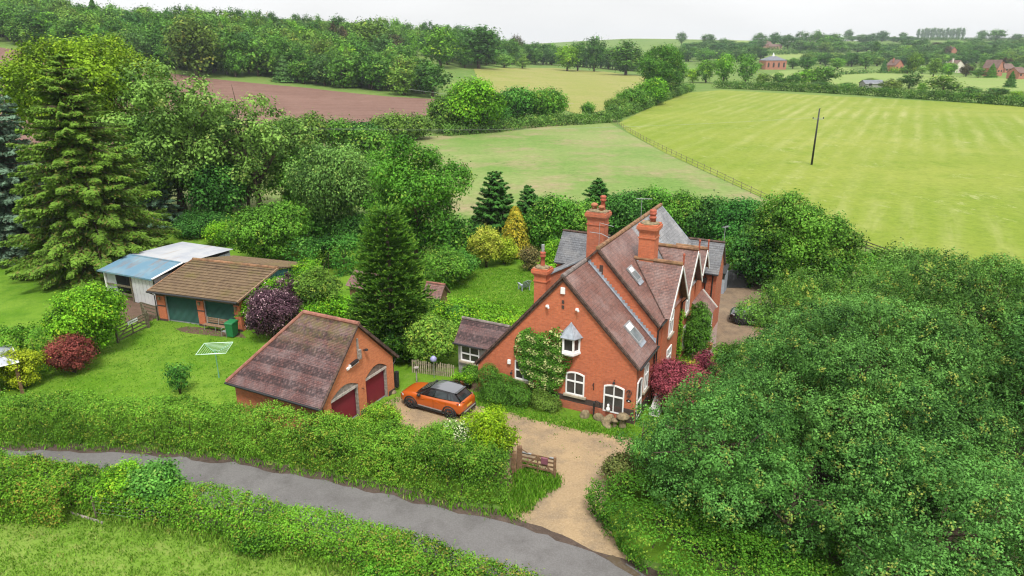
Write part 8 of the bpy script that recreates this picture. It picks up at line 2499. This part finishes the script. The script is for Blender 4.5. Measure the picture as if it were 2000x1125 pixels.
one("bird_table", "weathered bird bath post on the grass in front of the picket fence", "bird bath", mb, M['oldwood'], b)
for k, (px, py, r, mt, lab) in enumerate([(905, 752, 0.2, 'terracotta', "terracotta pot by the annex wall"), (915, 758, 0.24, 'black_plastic', "black plant tub by the annex wall"), (893, 748, 0.16, 'stone', "pale stone pot by the annex wall")]):
    b = gp(px, py); p_ = thing("plant_pot", lab, "pot", b)
    mb = MB(); mb.lathe((0, 0, 0), [(r * .7, 0), (r, r * 1.3), (r * 1.08, r * 1.35), (r * 1.08, r * 1.55), (r * .9, r * 1.5)], 12); mb.build("pot", M[mt], p_, True)
    C, N, S, tone, hue, LC, D = crown_arrays(0.55, 0.32, 400 + k, 0.09, lobes=6, zb=0.0, dens=0.6)
    C[:, 2] += r * 1.3
    leaf_object("foliage", C, N, S, 0.6, tone, hue, M['bright_leaf'], p_, D)
shrub("border_plants", "leafy border plants in the bed between the annex and the car", "plants", gp(925, 742), 0.9, 0.8, M['mid_leaf'], 411, leaf=0.09)
# things under the spruce
b = gp(104, 541)
mb = MB(); mb.lathe((0, 0, 0), [(0.45, 0), (0.6, 0.5), (0.63, 0.5), (0.63, 0.62), (0.55, 0.6)], 14)
one("plant_pot", "large terracotta tub under the big spruce", "pot", mb, M['terracotta'], b, smooth=True)
b = gp(118, 545)
mb = MB(); mb.lathe((0, 0, 0), [(0.18, 0), (0.2, 0.05), (0.2, 0.5), (0.1, 0.58)], 12)
one("blue_barrel", "small blue barrel beside the terracotta tub", "barrel", mb, M['blue'], b, smooth=True)
b = gp(135, 543)
bm = bmesh.new(); bmesh.ops.create_grid(bm, x_segments=14, y_segments=10, size=1.0)
for v in bm.verts:
    e_ = max(abs(v.co.x), abs(v.co.y)); v.co.z = max(0.03, 1.0 * (1 - e_ ** 4) + 0.1 * math.sin(v.co.x * 5) * math.cos(v.co.y * 6)); v.co.x *= 1.2; v.co.y *= 0.8
me = bpy.data.meshes.new("tarpaulin_heap"); bm.to_mesh(me); bm.free(); me.materials.append(M['tarp'])
o = bpy.data.objects.new("tarpaulin_heap", me); COL.objects.link(o); o.location = b; tag(o, "heap under a dark teal tarpaulin below the big spruce", "tarpaulin")
# yard
b = gp(1402, 573)
ys = thing("garden_locker", "grey garden locker with a dark lid against the rear of the cottage", "locker", b, -TH)
mb = MB(); mb.box(-.75, .45, 0, 1.4, 0, 1.75); mb.build("body", M['grey_plastic'], ys, bevel=0.02)
mb = MB(); mb.add([(-.8, -.05, 1.76), (.5, -.05, 1.76), (.5, 1.5, 2.2), (-.8, 1.5, 2.2), (-.8, -.05, 1.84), (.5, -.05, 1.84), (.5, 1.5, 2.28), (-.8, 1.5, 2.28)], [(0, 3, 2, 1), (4, 5, 6, 7), (0, 1, 5, 4), (1, 2, 6, 5), (2, 3, 7, 6), (3, 0, 4, 7)]); mb.build("lid", M['black_plastic'], ys)
mb = MB(); mb.box(-.74, .44, -.012, -.002, 1.3, 1.74); mb.build("dark_band", M['black_plastic'], ys)
b = gp(1435, 556)
bm = bmesh.new(); bmesh.ops.create_grid(bm, x_segments=14, y_segments=14, size=1.0)
for v in bm.verts:
    e_ = (abs(v.co.x) ** 4 + abs(v.co.y) ** 4) ** .25; v.co.z = max(0.02, 1.25 * (1 - e_ ** 6) + 0.06 * math.sin(v.co.x * 7 + v.co.y * 4)); v.co.x *= 1.1; v.co.y *= 0.9
me = bpy.data.meshes.new("covered_barbecue"); bm.to_mesh(me); bm.free(); me.materials.append(M['black_plastic'])
o = bpy.data.objects.new("covered_barbecue", me); COL.objects.link(o); o.location = b; tag(o, "barbecue under a dark cover in the shade at the back of the yard", "barbecue")
mb = MB(); mb.lathe((0, 0, 0), [(0.2, 0), (0.26, 0.4), (0.28, 0.44), (0.2, 0.42)], 12)
one("plant_pot", "brick-red pot by the white porch", "pot", mb, M['terracotta'], hp(1.5, 12.2), smooth=True)
# a dead stem above the pale ash and a fallen pole in the paddock
b = gp(488, 420); mb = MB()
H_ = height_to(b, 165)
mb.tube([(0, 0, 0), (0.2, 0, H_ * .6), (0.05, 0, H_ * .85), (-.25, 0, H_)], [0.2, 0.13, 0.07, 0.02], 6); mb.tube([(0.05, 0, H_ * .85), (.7, 0, H_ * .88), (1.0, 0, H_ * .92)], [0.05, 0.03, 0.01], 5)
one("dead_stem", "bare dead stem standing up above the airy pale ash", "dead tree", mb, M['bark'], b)
mb = MB(); mb.tube([(0, 0, .06), (1.9, -.75, .07)], 0.06, 7)
one("fallen_pole", "pale fallen pole lying at the foot of the field hedge", "pole", mb, M['oldwood'], gp(138, 1003))

# ------------------------------------------------------------------ grass and weeds as ground cover
rngg = np.random.default_rng(3)
pdk = scatter([(-34, 12), (-34, 27.0), (-22, 26.8), (-17.6, 26.3), (-8.6, 24.3), (-3, 21.6), (2, 18.5), (2, 12)], 15000, 31)
tufts("paddock_grass", pdk, M['paddock_blade'], 1, 0.16, 6, 0.035, spread=0.16)
hb = path_pts(offset(NE, 1.35), 0.12)[:, :2]; hb = np.concatenate([hb + rngg.normal(size=hb.shape) * 0.28 for _ in range(6)])
tufts("hedge_foot_grass", hb, M['paddock_blade'], 2, 0.27, 7, 0.03)
vg = path_pts(offset(edge, -0.25), 0.16)[:, :2]; vg = vg[vg[:, 0] < 0.5]; vg = np.concatenate([vg + rngg.normal(size=vg.shape) * 0.18 for _ in range(3)])
tufts("verge_grass", vg, M['blade'], 3, 0.26, 6, 0.03)
vg = path_pts(offset(edge, 4.0), 0.14)[:, :2]; vg = vg[vg[:, 0] < 7]; vg = np.concatenate([vg + rngg.normal(size=vg.shape) * 0.22 for _ in range(3)])
tufts("verge_grass", vg, M['blade'], 4, 0.34, 6, 0.03)
gt = scatter(P2([(1000, 965), (1012, 905), (1040, 915), (1088, 936), (1090, 950), (1050, 975), (1030, 1000), (985, 1000)], 0), 2600, 33)
tufts("gate_grass", gt, M['blade'], 5, 0.33, 8, 0.03)
fs = scatter(P2([(930, 760), (1000, 790), (1100, 815), (1180, 828), (1236, 836), (1232, 856), (1120, 838), (1000, 806), (930, 792), (850, 772), (860, 760)], 0), 5200, 34)
tufts("front_strip_grass", fs, M['blade'], 6, 0.13, 6, 0.03)
lw = scatter([(-34, 33.5), (-34, 52), (-20, 49), (-14, 40), (-12, 35)], 9000, 35)
tufts("lawn_grass", lw, M['blade'], 7, 0.075, 5, 0.03)
rl = scatter(P2([(840, 560), (930, 520), (1050, 530), (1050, 600), (880, 610)], 0), 9000, 36)
tufts("lawn_grass", rl, M['blade'], 8, 0.08, 5, 0.035)
ed = []
for i in range(len(DRIVE)):
    a_, b_ = DRIVE[i], DRIVE[(i + 1) % len(DRIVE)]
    L_ = math.hypot(b_[0] - a_[0], b_[1] - a_[1]); k = int(L_ / 0.09)
    for j in range(k): ed.append((a_[0] + (b_[0] - a_[0]) * j / k, a_[1] + (b_[1] - a_[1]) * j / k))
ed = np.array(ed); ed = ed[ed[:, 1] > 27.0]
ed = np.concatenate([ed + rngg.normal(size=ed.shape) * 0.16 for _ in range(2)])
tufts("drive_edge_grass", ed, M['blade'], 9, 0.15, 6, 0.03)
wd = scatter(DRIVE, 260, 37); wd = wd[wd[:, 1] > 30]
tufts("drive_weeds", wd, M['blade'], 10, 0.09, 5, 0.03)

# ------------------------------------------------------------------ haze
def haze():
    mb = MB(); mb.box(-1080, 1320, -70, 2520, -3.5, 62)
    m = bpy.data.materials.new("haze_air"); m.use_nodes = True
    n, l = m.node_tree.nodes, m.node_tree.links
    n.clear()
    out = n.new("ShaderNodeOutputMaterial"); v = n.new("ShaderNodeVolumePrincipled")
    v.inputs["Color"].default_value = (0.80, 0.88, 0.97, 1)
    v.inputs["Density"].default_value = 0.00010
    v.inputs["Anisotropy"].default_value = 0.0
    l.new(v.outputs[0], out.inputs["Volume"])
    o = mb.build("haze", m)
    tag(o, kind="stuff")
haze()
